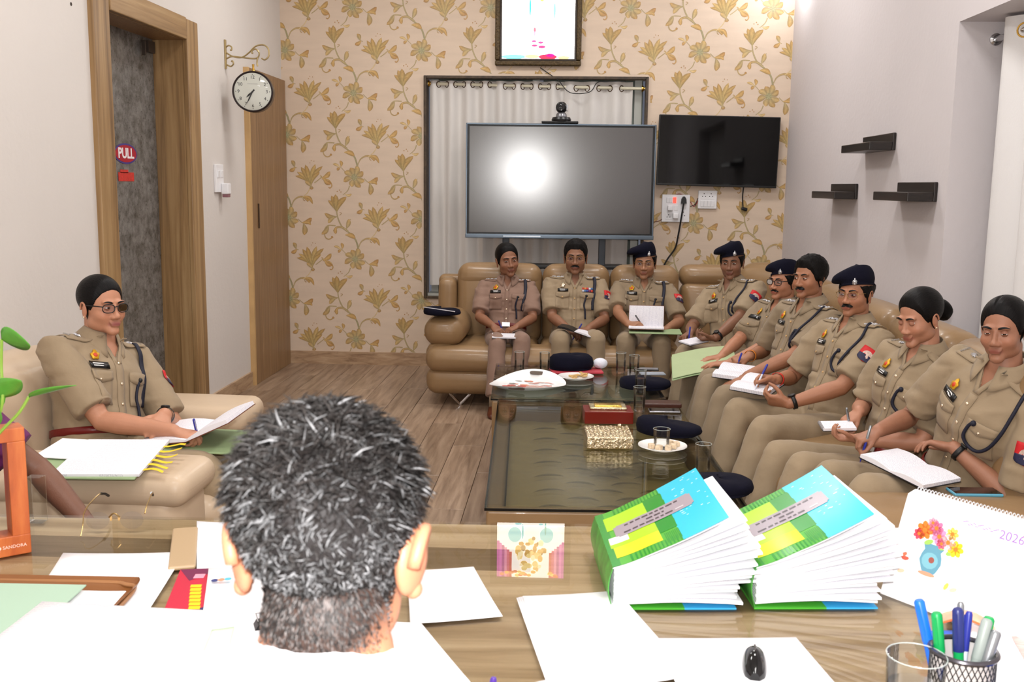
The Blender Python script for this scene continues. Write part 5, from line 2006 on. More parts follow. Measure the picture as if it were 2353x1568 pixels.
            for (q, w, h_) in ((-.075, .02, .03), (-.06, .034, .055), (-.01, .040, .066), (.05, .042, .050), (.11, .044, .038), (.16, .036, .030), (.185, .016, .018)):
                c = Vector((an.x, an.y, 0)) + fdv * q
                rs.append([c + Rr * w * math.cos(2 * PI * k / 12) + Z * (h_ * .5 + max(-h_ * .5, h_ * .5 * math.sin(2 * PI * k / 12) * 1.1)) for k in range(12)])
            shm.rings(rs)
            add(shm, 'shoe', M_shoe)
            lg = MB()
            lg.tube([Vector((an.x, an.y, .05)), an + Z * .04, kn.lerp(an, .85)], [.034, .034, .038], 10)
            add(lg, 'sock', M_kh[0])
        tco, tfs, tno = remesh_mb(tm, .009, 5)
        for i in range(len(tco)):
            p = tco[i]
            n1 = noise.noise(Vector((p[0] * 12, p[1] * 12, p[2] * 16)) + Vector((0, hip.y * 5, 0)))
            tco[i] = p + tno[i] * (.005 * n1)
        t_ = MB()
        t_.add([Vector(p) for p in tco], tfs)
        add(t_, 'trousers', M_kh[cloth] if uniform else M_dark)
    # -------- uniform details on the shirt
    if not uniform:
        return root
    r7, f7, u7 = fr(.70)
    C7 = sp(.70)
    def surf(u, h, off=.003):
        o = C7 + (r7 * u + u7 * h) * s + f7 * .45
        hit = bvh.ray_cast(o, -f7)
        if hit[0] is None:
            return C7 + (r7 * u + u7 * h) * s + f7 * .1, f7
        n_ = hit[1] if hit[1].dot(f7) > 0 else -hit[1]
        return hit[0] + n_ * off, n_
    def cloth_patch(name, uh, nu, nv, off, th, mt, parent=so):
        P = []
        for i in range(nu):
            for j in range(nv):
                u, h = uh(i / (nu - 1), j / (nv - 1))
                P.append(surf(u, h, off)[0])
        g = MB()
        g.sheet(P, nu, nv, th)
        o = add(g, name, mt, parent, fix=True)
        if parent is not root:
            o.matrix_parent_inverse = Matrix()
        return o
    hb_ = -.30 if not belt else -.26
    cloth_patch('placket', lambda a, b: (-.017 + .034 * a, .07 - (.07 - hb_) * b), 3, 18, .003, .002, mshirt)
    g = MB()
    for h in (.035, -.04, -.115, -.19):
        p, n_ = surf(0, h, .006)
        q = n_.to_track_quat('Z', 'Y').to_matrix()
        g.lathe([(.0055, -.002), (.006, 0), (.004, .0018), (.0005, .0018)], p, 10, q)
    add(g, 'shirt_buttons', M_emb2 if fem else M_edge, so).matrix_parent_inverse = Matrix()
    for sd in (1, -1):
        cloth_patch('pocket', lambda a, b: (sd * (.040 + .098 * a), -.005 - .115 * b), 7, 8, .0035, .003, mshirt)
        cloth_patch('pocket_flap', lambda a, b: (sd * (.038 + .102 * a), .004 - (.032 + .014 * (1 - abs(2 * a - 1))) * b), 9, 4, .0075, .003, mshirt)
        p, n_ = surf(sd * .089, -.030, .0115)
        q = n_.to_track_quat('Z', 'Y').to_matrix()
        add(MB().lathe([(.0055, -.002), (.006, 0), (.0005, .0015)], p, 10, q), 'pocket_button', M_emb2 if fem else M_edge, so).matrix_parent_inverse = Matrix()
    # collar
    g = MB()
    nA = 31
    for side in (1,):
        P = []
        for i in range(nA):
            a = math.radians(-158 + 316 * i / (nA - 1))
            ff = (1 - math.cos(a)) / 2
            ff3 = ff ** 4
            for j in range(5):
                v = j / 4
                rad = (.0600 + .028 * v) * s + .008 * v * ff
                up_ = .030 * (1 - 1.25 * v) + .016 * (1 - ff) - .060 * ff3 * v - .012 * ff
                wx = 1.0 + .02 * v
                p = N + (rN * math.sin(a) * rad * wx - fN * math.cos(a) * rad * (.96 + .14 * ff * v)) + uN * up_ * s
                P.append(p)
        g.sheet(P, nA, 5, .0025)
    add(g, 'collar', mshirt, so, fix=True).matrix_parent_inverse = Matrix()
    for sd in (1, -1):
        P = []
        for i in range(9):
            dh_ = -.092 + .105 * i / 8
            hw_ = .046 * s * max(0, min(1.4, (dh_ + .085) / .09))
            for j in range(3):
                o_ = N + rN * sd * (hw_ - .004 + .009 * j) + uN * dh_ + fN * .4
                hit = bvh0.ray_cast(o_, -fN)
                P.append((hit[0] if hit[0] else o_ - fN * .33) + fN * .0045)
        g = MB()
        g.sheet(P, 9, 3, .003)
        add(g, 'neck_facing', mshirt, so, fix=True).matrix_parent_inverse = Matrix()
    # epaulettes
    for sd in (1, -1):
        P, pts = [], []
        for i in range(9):
            a = i / 8
            for j in range(5):
                b = j / 4
                ed = (u8 * .80 + f8 * .60).normalized()
                ef = (f8 * .80 - u8 * .60).normalized()
                o = sp(.9) + (r8 * sd * (.066 + .118 * a) + ef * (-.030 + .054 * b) * (1 if a > .12 else .8)) * s + ed * .3
                hit = bvh.ray_cast(o, -ed)
                if hit[0] is None:
                    hit = (o - ed * .33, ed)
                n_ = hit[1] if hit[1].dot(u8) > 0 else -hit[1]
                P.append(hit[0] + (n_ * .4 + u8 * .6) * .0075)
                if j == 2:
                    pts.append((hit[0] + (n_ * .4 + u8 * .6) * .0105, n_))
        if sd == -1:
            ep_pts = pts
        g = MB()
        g.sheet(P, 9, 5, .004)
        ep = add(g, 'epaulette', mshirt, so, fix=True)
        ep.matrix_parent_inverse = Matrix()
        for k in range(stars):
            p, n_ = pts[(6, 4, 2)[k]] if stars > 1 else pts[4]
            q = n_.to_track_quat('Z', 'Y').to_matrix()
            g = MB()
            o_ = []
            for kk in range(16):
                r_ = (.0155 if kk % 2 == 0 else .0075) * s
                o_.append((r_ * math.cos(PI * kk / 8), r_ * math.sin(PI * kk / 8)))
            g.rings([[p + q @ Vector((x_, y_, 0)) for x_, y_ in o_], [p + q @ Vector((x_ * .55, y_ * .55, .005)) for x_, y_ in o_]])
            add(g, 'rank_star', M_badge, so, smooth=False).matrix_parent_inverse = Matrix()
        p, n_ = pts[7]
        q = n_.to_track_quat('Z', 'Y').to_matrix()
        g = MB()
        tang = (pts[8][0] - pts[6][0]).normalized()
        bt_ = n_.cross(tang)
        for kk in range(5):
            g.box(p + bt_ * (kk - 2) * .0085, (.005, .005, .004))
        add(g, 'title_letters', M_badge, so, smooth=False).matrix_parent_inverse = Matrix()
    # name plate and emblem on the right breast
    if nameplate:
        w_ = .040
        cloth_patch('name_plate', lambda a, b: (.089 - w_ + 2 * w_ * a, .032 - .021 * b), 5, 3, .008, .003, M_name)
        cloth_patch('name_lettering', lambda a, b: (.089 - w_ * .5 + w_ * a, .027 - .0035 * b), 5, 2, .0088, .0004, M_nmtx)
        cloth_patch('name_lettering', lambda a, b: (.089 - w_ * .42 + w_ * .84 * a, .020 - .0035 * b), 5, 2, .0088, .0004, M_nmtx)
    if emblem is not None:
        p, n_ = surf(.089, .056, .006)
        xr = (r7 - n_ * r7.dot(n_)).normalized()
        zz = (u7 - n_ * u7.dot(n_)).normalized()
        g = MB()
        o_ = []
        for k in range(20):
            a = 2 * PI * k / 20
            r_ = .0195 * (1 + .14 * math.cos(5 * a + PI / 2 * 3)) * (1 if math.sin(a) < .9 else 1.25)
            o_.append((r_ * math.cos(a), r_ * math.sin(a)))
        g.rings([[p + xr * x_ + zz * y_ for x_, y_ in o_], [p + xr * x_ * .85 + zz * y_ * .85 + n_ * .004 for x_, y_ in o_]])
        eo = add(g, 'breast_emblem', M_emb2 if emblem == 1 else M_emb, so)
        eo.matrix_parent_inverse = Matrix()
        if emblem != 1:
            add(MB().sphere(p + n_ * .0035, (.0095, .0095, .0095), 12, 8, Matrix.Scale(.4, 3, n_)), 'emblem_centre', M_embr, so).matrix_parent_inverse = Matrix()
    if ribbons:
        cols = [rgb(190, 60, 40), rgb(60, 70, 140), rgb(200, 196, 210), rgb(210, 130, 60), rgb(120, 40, 90), rgb(70, 110, 160), rgb(190, 40, 50)]
        for rw_ in range(2):
            for k in range(5):
                cloth_patch('medal_ribbon', lambda a, b: (-.052 - .0155 * k - .0145 * a, .040 - .016 * rw_ - .014 * b), 2, 2, .008, .003, mat('ribbon_%d' % (k + rw_ * 5), cols[(k * 3 + rw_ * 2) % 7], .6))
    # lanyard on the left
    if cord == 'strap':
        lp = [ep_pts[5][0] - u8 * .004, ep_pts[5][0] + f8 * .022 - u8 * .004] + [surf(u, h, .009)[0] for u, h in ((-.146, .085), (-.141, .04), (-.136, -.01), (-.131, -.06), (-.125, -.12))]
        add(MB().tube(catmull(lp, 4), .0115, 8, flat=.35, up=f7), 'lanyard', M_cord, so).matrix_parent_inverse = Matrix()
    if cord:
        if cord == 'loop':
            p1 = [ep_pts[5][0] - u8 * .004, ep_pts[5][0] + f8 * .022 - u8 * .006] + [surf(u, h, .012)[0] for u, h in ((-.148, .07), (-.145, .0), (-.13, -.06), (-.10, -.095), (-.065, -.09), (-.045, -.06), (-.05, -.02), (-.062, -.004))]
        else:
            p1 = [surf(u, h, .010)[0] for u, h in ((-.085, -.02), (-.075, -.05), (-.068, -.09), (-.075, -.13), (-.078, -.19))]
        lo = add(MB().tube(catmull(p1, 4), .0062, 8), 'whistle_cord', M_cord, so)
        lo.matrix_parent_inverse = Matrix()
        add(MB().sphere(p1[0] if cord != 'loop' else p1[-1], .0105, 10, 8), 'cord_knot', M_cord if cord == 'loop' else M_strap, so).matrix_parent_inverse = Matrix()
    # shoulder patch on the left sleeve
    if patch:
        S, E = SJ[-1], EL[-1]
        c = S.lerp(E, .34 * sleeve / .7)
        ax = (E - S).normalized()
        outd = (-Rr * .62 + F * .78)
        outd = (outd - ax * outd.dot(ax)).normalized()
        sdv = ax.cross(outd)
        def sl(x_, y_, off):
            o = c + sdv * x_ + ax * y_ + outd * .25
            hit = bvh.ray_cast(o, -outd)
            if hit[0] is None:
                return c + sdv * x_ + ax * y_ + outd * .07
            n_ = hit[1] if hit[1].dot(outd) > 0 else -hit[1]
            return hit[0] + n_ * off
        def shape(w, h0, h1, off, rnd):
            P = []
            for i in range(9):
                b = i / 8
                y_ = h0 + (h1 - h0) * b
                ww = w * (1 if b < .5 or not rnd else math.sqrt(max(.02, 1 - ((b - .5) / .5) ** 2)))
                for j in range(7):
                    P.append(sl(ww * (j / 3 - 1), y_, off))
            g = MB()
            g.sheet(P, 9, 7, .002)
            return g
        po = add(shape(.036, -.036, .040, .004, True), 'shoulder_patch', M_patr, so, fix=True)
        po.matrix_parent_inverse = Matrix()
        add(shape(.0345, .004, .039, .0048, True), 'patch_lower_half', M_patb, so, fix=True).matrix_parent_inverse = Matrix()
        g = MB()
        P = []
        for k in range(20):
            a = 2 * PI * k / 20
            P.append(sl(.023 * math.cos(a), .004 + .023 * math.sin(a), .0064))
        g.add(P + [sl(0, .004, .0075)], [(k, (k + 1) % 20, 20) for k in range(20)])
        add(g, 'patch_emblem', mat('patch_silver_' + key, rgb(206, 180, 168), .4, .3, var=.3, vscale=160), so, fix=True).matrix_parent_inverse = Matrix()
    # belt
    if belt:
        g = MB()
        rs = []
        rings_ = []
        for (t, gr) in ((.145, .006), (.15, .011), (.205, .011), (.21, .006)):
            r_, f_, u_ = fr(t)
            c = sp(t)
            ring = []
            for k in range(40):
                a = 2 * PI * k / 40
                ca, sa = math.cos(a), math.sin(a)
                x_ = math.copysign(abs(ca) ** .85, ca) * (.160 - fw_ + gr)
                y_ = math.copysign(abs(sa) ** .85, sa) * ((.117 + belly if sa > 0 else .10) + gr)
                ring.append(c + (r_ * x_ + f_ * y_) * s)
            rings_.append(ring)
        g.rings(rings_, cap=False)
        bo_ = add(g, 'belt', M_belt, fix=True)
        r_, f_, u_ = fr(.178)
        c = sp(.178) + f_ * (.117 + belly + .016) * s
        Mb = Matrix((r_, f_, u_)).transposed()
        add(MB().rbox(c, (.062, .008, .034), .003, 2, M=Mb), 'buckle', M_badge, bo_).matrix_parent_inverse = Matrix()
    def bracelet(sd, q, rad, wd, mt, nm, flat=1.0):
        E, Wt = EL[sd], wr[sd]
        ax = (Wt - E).normalized()
        c = E.lerp(Wt, q)
        a_ = ax.orthogonal().normalized()
        b_ = ax.cross(a_)
        rs = []
        for (dx, dr) in ((-wd, 0), (-wd, .002), (wd, .002), (wd, 0)):
            rs.append([c + ax * dx + (a_ * math.cos(2 * PI * k / 20) + b_ * math.sin(2 * PI * k / 20)) * (rad + dr) for k in range(20)])
        return add(MB().rings(rs, cap=False), nm, mt, fix=True), c, ax
    if watch:
        o, c, ax = bracelet(watch, .90, .0315 * s, .009, M_strap, 'wrist_watch')
        up_ = (Z - ax * Z.dot(ax)).normalized()
        add(MB().lathe([(.0175, 0), (.0175, .007), (.015, .008), (.0005, .008)], c + up_ * .030 * s, 18, up_.to_track_quat('Z', 'Y').to_matrix()), 'watch_face', M_strap, o).matrix_parent_inverse = Matrix()
    if thread:
        bracelet(thread[0], .93, .031 * s, .008, M_thread if thread[1] == 'red' else M_thread2, 'wrist_thread')
    return root

M_lens = bpy.data.materials.new('spectacle_lens')
M_lens.use_nodes = True
nt = M_lens.node_tree
for n_ in list(nt.nodes):
    if n_.type != 'OUTPUT_MATERIAL':
        nt.nodes.remove(n_)
def thin_glass(nt, tint, rough=0.0, ior=1.5, boost=1.0):
    out = [n_ for n_ in nt.nodes if n_.type == 'OUTPUT_MATERIAL'][0]
    tr = nt.nodes.new('ShaderNodeBsdfTransparent')
    tr.inputs[0].default_value = tint
    gl = nt.nodes.new('ShaderNodeBsdfGlossy')
    gl.inputs['Roughness'].default_value = rough
    fr_ = nt.nodes.new('ShaderNodeFresnel')
    fr_.inputs[0].default_value = ior
    mx = nt.nodes.new('ShaderNodeMixShader')
    if boost != 1.0:
        ml = nt.nodes.new('ShaderNodeMath')
        ml.operation = 'MULTIPLY'
        ml.inputs[1].default_value = boost
        ml.use_clamp = True
        nt.links.new(fr_.outputs[0], ml.inputs[0])
        nt.links.new(ml.outputs[0], mx.inputs[0])
    else:
        nt.links.new(fr_.outputs[0], mx.inputs[0])
    nt.links.new(tr.outputs[0], mx.inputs[1])
    nt.links.new(gl.outputs[0], mx.inputs[2])
    nt.links.new(mx.outputs[0], out.inputs[0])
thin_glass(nt, (.86, .86, .9, 1), 0, 1.5)
for m_, tint, boost in ((M_glass, (.985, .995, .99, 1), .8), (M_gtab, (.97, .98, .93, 1), .7), (M_gtab2, (.95, .98, .97, 1), .8), (M_water, (.985, .99, .99, 1), .8)):
    nt = m_.node_tree
    for n_ in list(nt.nodes):
        if n_.type != 'OUTPUT_MATERIAL':
            nt.nodes.remove(n_)
    thin_glass(nt, tint, 0.0, 1.5, boost)
# ------------------------------------------------------------------ the people in the room
person('P1', 'woman officer in rose khaki writing, first from the left on the back sofa', (-.44, 7.50, .335), -88, (-.44, 7.60, 1.005), -72, 0, 5,
       rw=(-.515, 7.24, .56), lw=(-.345, 7.24, .56), rknee=(-.47, 7.03, .475), lknee=(-.30, 7.03, .485), rank=(-.48, 6.88, .09), lank=(-.33, 6.92, .09),
       s=.93, fem=True, skin=(142, 98, 74), cloth=1, rpose='write', lpose='hold', rdir=(.55, -.75, -.3), ldir=(-.7, -.6, -.2), rn=(.3, .2, -.9), ln=(0, .1, -1),
       hthick=.009, gaze=(10, 2), belt=True, stars=3, hs=1.0)
person('P2', 'bespectacled moustached officer with medal ribbons, middle of the back sofa', (.06, 7.50, .34), -90, (.065, 7.60, 1.035), -92, 0, 0,
       rw=(.03, 7.22, .545), lw=(.165, 7.22, .56), rknee=(-.03, 7.03, .505), lknee=(.215, 7.03, .51), skin=(138, 96, 72), cloth=0,
       rpose='hold', lpose='hold', rdir=(.75, -.5, -.15), ldir=(-.65, -.6, -.1), rn=(0, .3, -.9), ln=(.2, .3, -.9), hair='man', hthick=.010, glasses='gold', must=1.0, ribbons=True, patch=True, emblem=1, full=.3, belly=.015, hs=1.04)
person('P3', 'officer in navy beret and glasses writing in a raised notebook on the back sofa', (.56, 7.50, .335), -92, (.575, 7.61, 1.005), -97, -2, 0,
       rw=(.44, 7.15, .605), lw=(.72, 7.20, .575), rknee=(.42, 7.03, .50), lknee=(.665, 7.03, .50), skin=(160, 114, 86), cloth=2,
       rpose='write', lpose='hold', rdir=(.6, -.7, .1), ldir=(-.75, -.5, -.05), rn=(.3, .3, -.9), beret=True, glasses='gold', patch=True, full=.5, belly=.01, hs=1.02)
person('P4', 'officer in navy beret with black wristband at the sofa corner', (1.10, 6.68, .35), 226, (1.085, 6.80, 1.075), 250, -3, 2,
       rw=(.80, 6.52, .645), lw=(.93, 6.34, .635), rknee=(.76, 6.44, .52), lknee=(.90, 6.20, .53), rank=(.70, 6.30, .09), lank=(.82, 6.05, .09), skin=(132, 92, 70), cloth=0,
       rpose='write', lpose='hold', rdir=(-.65, -.6, -.25), ldir=(-.9, .15, -.1), rn=(.3, -.2, -.9), ln=(0, 0, 1), beret=True, patch=True, cord='loop', watch=-1, gaze=(5, 0), hs=.93)
person('P5', 'older officer in navy beret and black rimmed glasses partly hidden by a neighbour', (1.18, 6.02, .335), 208, (1.27, 6.06, 1.02), 218, 0, 0,
       rw=(.90, 5.86, .60), lw=(.92, 5.66, .60), rknee=(.76, 5.92, .51), lknee=(.80, 5.62, .51), rank=(.70, 5.86, .09), lank=(.68, 5.52, .09), skin=(176, 122, 94), cloth=2,
       rpose='flat', lpose='flat', beret=True, glasses='black', must=.75, cord='loop', full=.6, belly=.03, rdir=(-.9, -.3, -.1), ldir=(-.9, .1, -.1))
person('P6', 'stout bareheaded officer with a thick moustache and side swept hair', (1.20, 5.38, .37), 206, (1.265, 5.40, 1.10), 218, 0, 2,
       rw=(.99, 5.49, .665), lw=(.92, 5.14, .62), rknee=(.77, 5.36, .525), lknee=(.80, 5.05, .525), rank=(.66, 5.22, .09), lank=(.68, 4.95, .09), skin=(158, 108, 80), cloth=2,
       rpose='write', lpose='flat', rdir=(-.85, -.1, -.2), rn=(.2, .2, -.95), hair='man', hthick=.017, must=1.25, cord='loop', full=.7, belly=.04, thread=(1, 'orange'))
person('P7', 'smiling officer in navy beret and rimless glasses with red wrist thread', (1.26, 4.80, .35), 204, (1.35, 4.84, 1.077), 226, 0, 1,
       rw=(1.00, 4.82, .665), lw=(1.01, 4.58, .60), rknee=(.82, 4.78, .52), lknee=(.87, 4.40, .52), rank=(.70, 4.66, .09), lank=(.72, 4.30, .09), skin=(166, 114, 86), cloth=0,
       rpose='write', lpose='hold', rdir=(-.9, .0, .05), ldir=(-.9, .25, .1), rn=(.1, -.5, -.6), ln=(.2, .6, .6), beret=True, glasses='gold', must=1.05, cord='loop', patch=True, full=.5, belly=.03, watch=-1, thread=(1, 'red'), hat_tilt=.3)
person('P8', 'woman officer with a hair bun looking down at her small pad', (1.30, 4.10, .335), 205, (1.375, 4.03, 1.068), 208, -15, 3,
       rw=(1.17, 4.04, .69), lw=(1.13, 3.90, .61), rknee=(.86, 4.03, .51), lknee=(.90, 3.80, .52), rank=(.72, 3.95, .09), lank=(.76, 3.70, .09), s=.92, fem=True, skin=(176, 124, 98), cloth=0,
       rpose='write', lpose='hold', rdir=(-.75, -.2, -.5), ldir=(-.95, .1, .0), rn=(.3, .2, -.9), ln=(0, 0, 1), hthick=.012, bun=-.004, lid=.75, earring=True, belt=True, stars=1, cord='loop', patch=True, hs=.87)
person('P9', 'woman officer nearest the desk writing in an open notebook on her knee', (1.42, 3.70, .335), 204, (1.475, 3.50, 1.096), 228, -4, 3,
       rw=(1.13, 3.66, .70), lw=(1.36, 3.55, .675), rknee=(.97, 3.66, .53), lknee=(1.03, 3.40, .555), rank=(.86, 3.60, .09), lank=(.88, 3.40, .09), s=.97, fem=True, skin=(156, 108, 84), cloth=0,
       rpose='write', lpose='rest', rdir=(-.9, -.1, -.35), ldir=(-.8, .5, .1), rn=(.2, .1, -.95), ln=(-.2, -.2, -.9), hthick=.010, part=.012, lid=.25, gaze=(-15, -6), belt=True, stars=1, cord='loop', patch=True, watch=-1, hs=.87, rpole=Vector((.2, .6, -.3)), lpole=Vector((.5, -.5, -.7)), rlen=1.1)
person('W', 'woman officer in dark rimmed glasses writing in the cream armchair', (-1.86, 3.86, .37), -24, (-1.855, 3.98, 1.06), -30, 0, -2,
       rw=(-1.47, 3.70, .625), lw=(-1.545, 3.80, .665), rknee=(-1.33, 3.62, .50), lknee=(-1.33, 3.88, .50), rank=(-1.14, 3.62, .09), lank=(-1.14, 3.88, .09), s=1.06, shoulder=.192, fem=True, full=.6, belly=.045, skin=(186, 132, 104), cloth=0,
       rpose='write', lpose='rest', rdir=(.95, .1, -.2), ldir=(.2, -.9, -.3), rn=(-.1, .1, -.95), ln=(-.5, 0, -.8), hthick=.009, glasses='black', earring=True, belt=True, stars=1, cord='strap', patch=True, watch=-1, rlen=1.10, rpole=Vector((-.35, -.25, -1)), hs=.95, lipc=(150, 84, 82))
# ------------------------------------------------------------------ notebooks, pens and papers in hands and on laps
def page_mat(name, ink, sx=1.0, dens=70.0, amt=.35, base=(236, 234, 240), axis='Y'):
    """paper with faint rows of handwriting"""
    m = mat(name, rgb(*base), .7)
    nt = m.node_tree
    b = nt.nodes['Principled BSDF']
    tc = nt.nodes.new('ShaderNodeTexCoord')
    wv = nt.nodes.new('ShaderNodeTexWave')
    wv.bands_direction = axis
    wv.inputs['Scale'].default_value = dens * 1.7 / 3.14
    wv.inputs['Distortion'].default_value = .0
    n = nt.nodes.new('ShaderNodeTexNoise')
    n.inputs['Scale'].default_value = 420
    mp = nt.nodes.new('ShaderNodeMapping')
    mp.inputs['Scale'].default_value = (1, .35, 1) if axis == 'Y' else (.35, 1, 1)
    m1 = nt.nodes.new('ShaderNodeMath')
    m1.operation = 'GREATER_THAN'
    m1.inputs[1].default_value = .62
    m2 = nt.nodes.new('ShaderNodeMath')
    m2.operation = 'GREATER_THAN'
    m2.inputs[1].default_value = .47
    m3 = nt.nodes.new('ShaderNodeMath')
    m3.operation = 'MULTIPLY'
    m4 = nt.nodes.new('ShaderNodeMath')
    m4.operation = 'MULTIPLY'
    m4.inputs[1].default_value = amt
    mx = nt.nodes.new('ShaderNodeMix')
    mx.data_type = 'RGBA'
    mx.inputs[6].default_value = rgb(*base)
    mx.inputs[7].default_value = ink
    nt.links.new(tc.outputs['Object'], wv.inputs['Vector'])
    nt.links.new(tc.outputs['Object'], mp.inputs['Vector'])
    nt.links.new(mp.outputs[0], n.inputs['Vector'])
    nt.links.new(wv.outputs['Fac'], m1.inputs[0])
    nt.links.new(n.outputs['Fac'], m2.inputs[0])
    nt.links.new(m1.outputs[0], m3.inputs[0])
    nt.links.new(m2.outputs[0], m3.inputs[1])
    nt.links.new(m3.outputs[0], m4.inputs[0])
    nt.links.new(m4.outputs[0], mx.inputs[0])
    nt.links.new(mx.outputs[2], b.inputs['Base Color'])
    return m
M_page = page_mat('handwritten_page', rgb(90, 96, 150), amt=.30)
M_print_pg = page_mat('printed_page', rgb(120, 120, 140), dens=110, amt=.35)
M_paper_w = mat('white_paper', rgb(244, 244, 248), .6, var=.01)
M_cov_b = mat('black_cover', rgb(22, 20, 22), .4)
M_cov_br = mat('brown_cover', rgb(120, 66, 44), .5)
M_grn = mat('green_folder_card', rgb(168, 184, 140), .6, var=.05)
M_grn2 = mat('sage_folder_card', rgb(150, 172, 128), .6)
M_blu2 = mat('pale_blue_card', rgb(146, 168, 196), .6)

def open_book(name, label, pos, rot, w=.13, h=.19, cover=None, lift=(.0, .0), thick=.012, cat='notebook', page=None, curl=.006, page_l=None):
    """book opened flat; w is one page's width; spine along local Y; lift tilts the left/right leaf"""
    t = thing(name, label, cat, pos, rot=rot)
    for k, sd in enumerate((-1, 1)):
        a = lift[k]
        def pt(x, y, z):
            return (sd * (x * math.cos(a) - z * math.sin(a) * 1), y, x * math.sin(a) + z * math.cos(a))
        n_ = 9
        P = []
        for i in range(n_):
            u = i / (n_ - 1)
            zz = thick * (.55 + .45 * math.sin(min(1, u * 1.4) * PI / 2)) + curl * math.sin(PI * u)
            for j in (0, 1):
                x = w * u
                P.append(Vector(pt(x, (j - .5) * h, zz)))
        B = [Vector(pt(w * i / (n_ - 1), (j - .5) * h, .002)) for i in range(n_) for j in (0, 1)]
        m = MB()
        o = m.add(P + B, [])
        fs = []
        for i in range(n_ - 1):
            fs.append((i * 2, i * 2 + 1, i * 2 + 3, i * 2 + 2))
            q = 2 * n_
            fs.append((q + i * 2, q + i * 2 + 2, q + i * 2 + 3, q + i * 2 + 1))
            fs.append((i * 2, i * 2 + 2, q + i * 2 + 2, q + i * 2))
            fs.append((i * 2 + 1, q + i * 2 + 1, q + i * 2 + 3, i * 2 + 3))
        e = (n_ - 1) * 2
        fs.append((e, e + 1, 2 * n_ + e + 1, 2 * n_ + e))
        fs.append((0, 2 * n_, 2 * n_ + 1, 1))
        m.f += fs
        m.fm += [0] * len(fs)
        m.build('page_block', (page_l if (page_l and sd < 0) else page) or M_page, t, sharp=40, fix=True)
        c = [Vector(pt(w * u * 1.02, y, -.001)) for u in (0, 1) for y in (-h / 2 - .003, h / 2 + .003)]
        c2 = [p + Vector((0, 0, .0022)) for p in c]
        m = MB()
        m.add(c + c2, [(0, 1, 3, 2), (4, 6, 7, 5), (0, 4, 5, 1), (2, 3, 7, 6), (0, 2, 6, 4), (1, 5, 7, 3)])
        m.build('cover', cover or M_cov_b, t, smooth=False, fix=True)
    return t

def pad(name, label, pos, rot, w, h, th, cat='notepad', page=None, cover=None, spiral=False):
    t = thing(name, label, cat, pos, rot=rot)
    MB().box((0, 0, th / 2), (w, h, th)).build('page_block', page or M_page, t, smooth=False)
    MB().box((0, 0, -.0012), (w + .003, h + .003, .0024)).build('cover', cover or M_cov_b, t, smooth=False)
    if spiral:
        m = MB()
        for k in range(14):
            x = -w / 2
            y = -h / 2 + h * (k + .5) / 14
            m.tube([(x + .006 * math.cos(a), y, th / 2 + .007 * math.sin(a)) for a in [2 * PI * q / 10 for q in range(11)]], .0009, 5, cap=False)
        m.build('spiral', M_steel, t)
    return t

def pen(label, tip, top, body, capm=None, r=.0046, name='ballpoint_pen', group='pens in hands'):
    tip, top = Vector(tip), Vector(top)
    d = (top - tip)
    L_ = d.length
    t = thing(name, label, 'pen', tip, group=group)
    t.rotation_euler = d.to_track_quat('Z', 'Y').to_euler()
    MB().lathe([(.0008, 0), (.0012, .004), (r * .8, .014), (r, .03), (r, L_ * .62)], n=12).build('barrel', body, t)
    MB().lathe([(r * 1.12, L_ * .6), (r * 1.12, L_ - .004), (r * .8, L_)], n=12).build('cap', capm or body, t)
    MB().box((r * 1.2, 0, L_ * .82), (.0014, .003, L_ * .28)).build('clip', M_steel if capm is None else capm, t, smooth=False)
    return t

M_penb = mat('pen_blue', rgb(44, 52, 150), .3)
M_penk = mat('pen_black', rgb(26, 26, 34), .3)
M_pens = mat('pen_silver', rgb(150, 154, 158), .3, .7)
M_penw = mat('pen_white', rgb(214, 220, 236), .3)

def hand_pen(key, sd, label, body, back=(0, 0, 1), capm=None, ln=.14):
    it, tt, kn = PEN_SPOTS[(key, sd)]
    g = (it + tt) / 2
    d = (kn + Vector((0, 0, .02)) - g).normalized()
    d = (d + Vector(back) * .5).normalized()
    return pen(label, g - d * .028, g + d * (ln - .028), body, capm)

hand_pen('P1', 1, 'blue pen held by the woman in rose khaki', M_penb, (-.5, 0, .8))
hand_pen('P3', 1, 'black pen over the raised notebook on the back sofa', M_penk, (-.7, .2, .6))
hand_pen('P2', -1, 'blue pen in the left hand of the officer with medal ribbons', M_penb, (.7, 0, .3))
hand_pen('P4', 1, 'blue pen held by the officer at the sofa corner', M_penb, (.7, -.1, .5))
hand_pen('P6', 1, 'blue pen above the open book, held by the bareheaded officer', M_penb, (.7, -.2, .6))
hand_pen('P7', 1, 'white and blue pen held above the red wrist thread', M_penw, (.7, -.2, .4), M_penb)
hand_pen('P8', 1, 'silver pen held by the woman with the hair bun', M_pens, (-.2, .1, .9))
hand_pen('P9', 1, 'blue and silver pen held by the woman nearest the desk', M_penb, (.7, .0, .3), M_pens)
hand_pen('W', 1, 'blue pen held by the woman in the cream armchair', M_penb, (-.3, 0, .4))

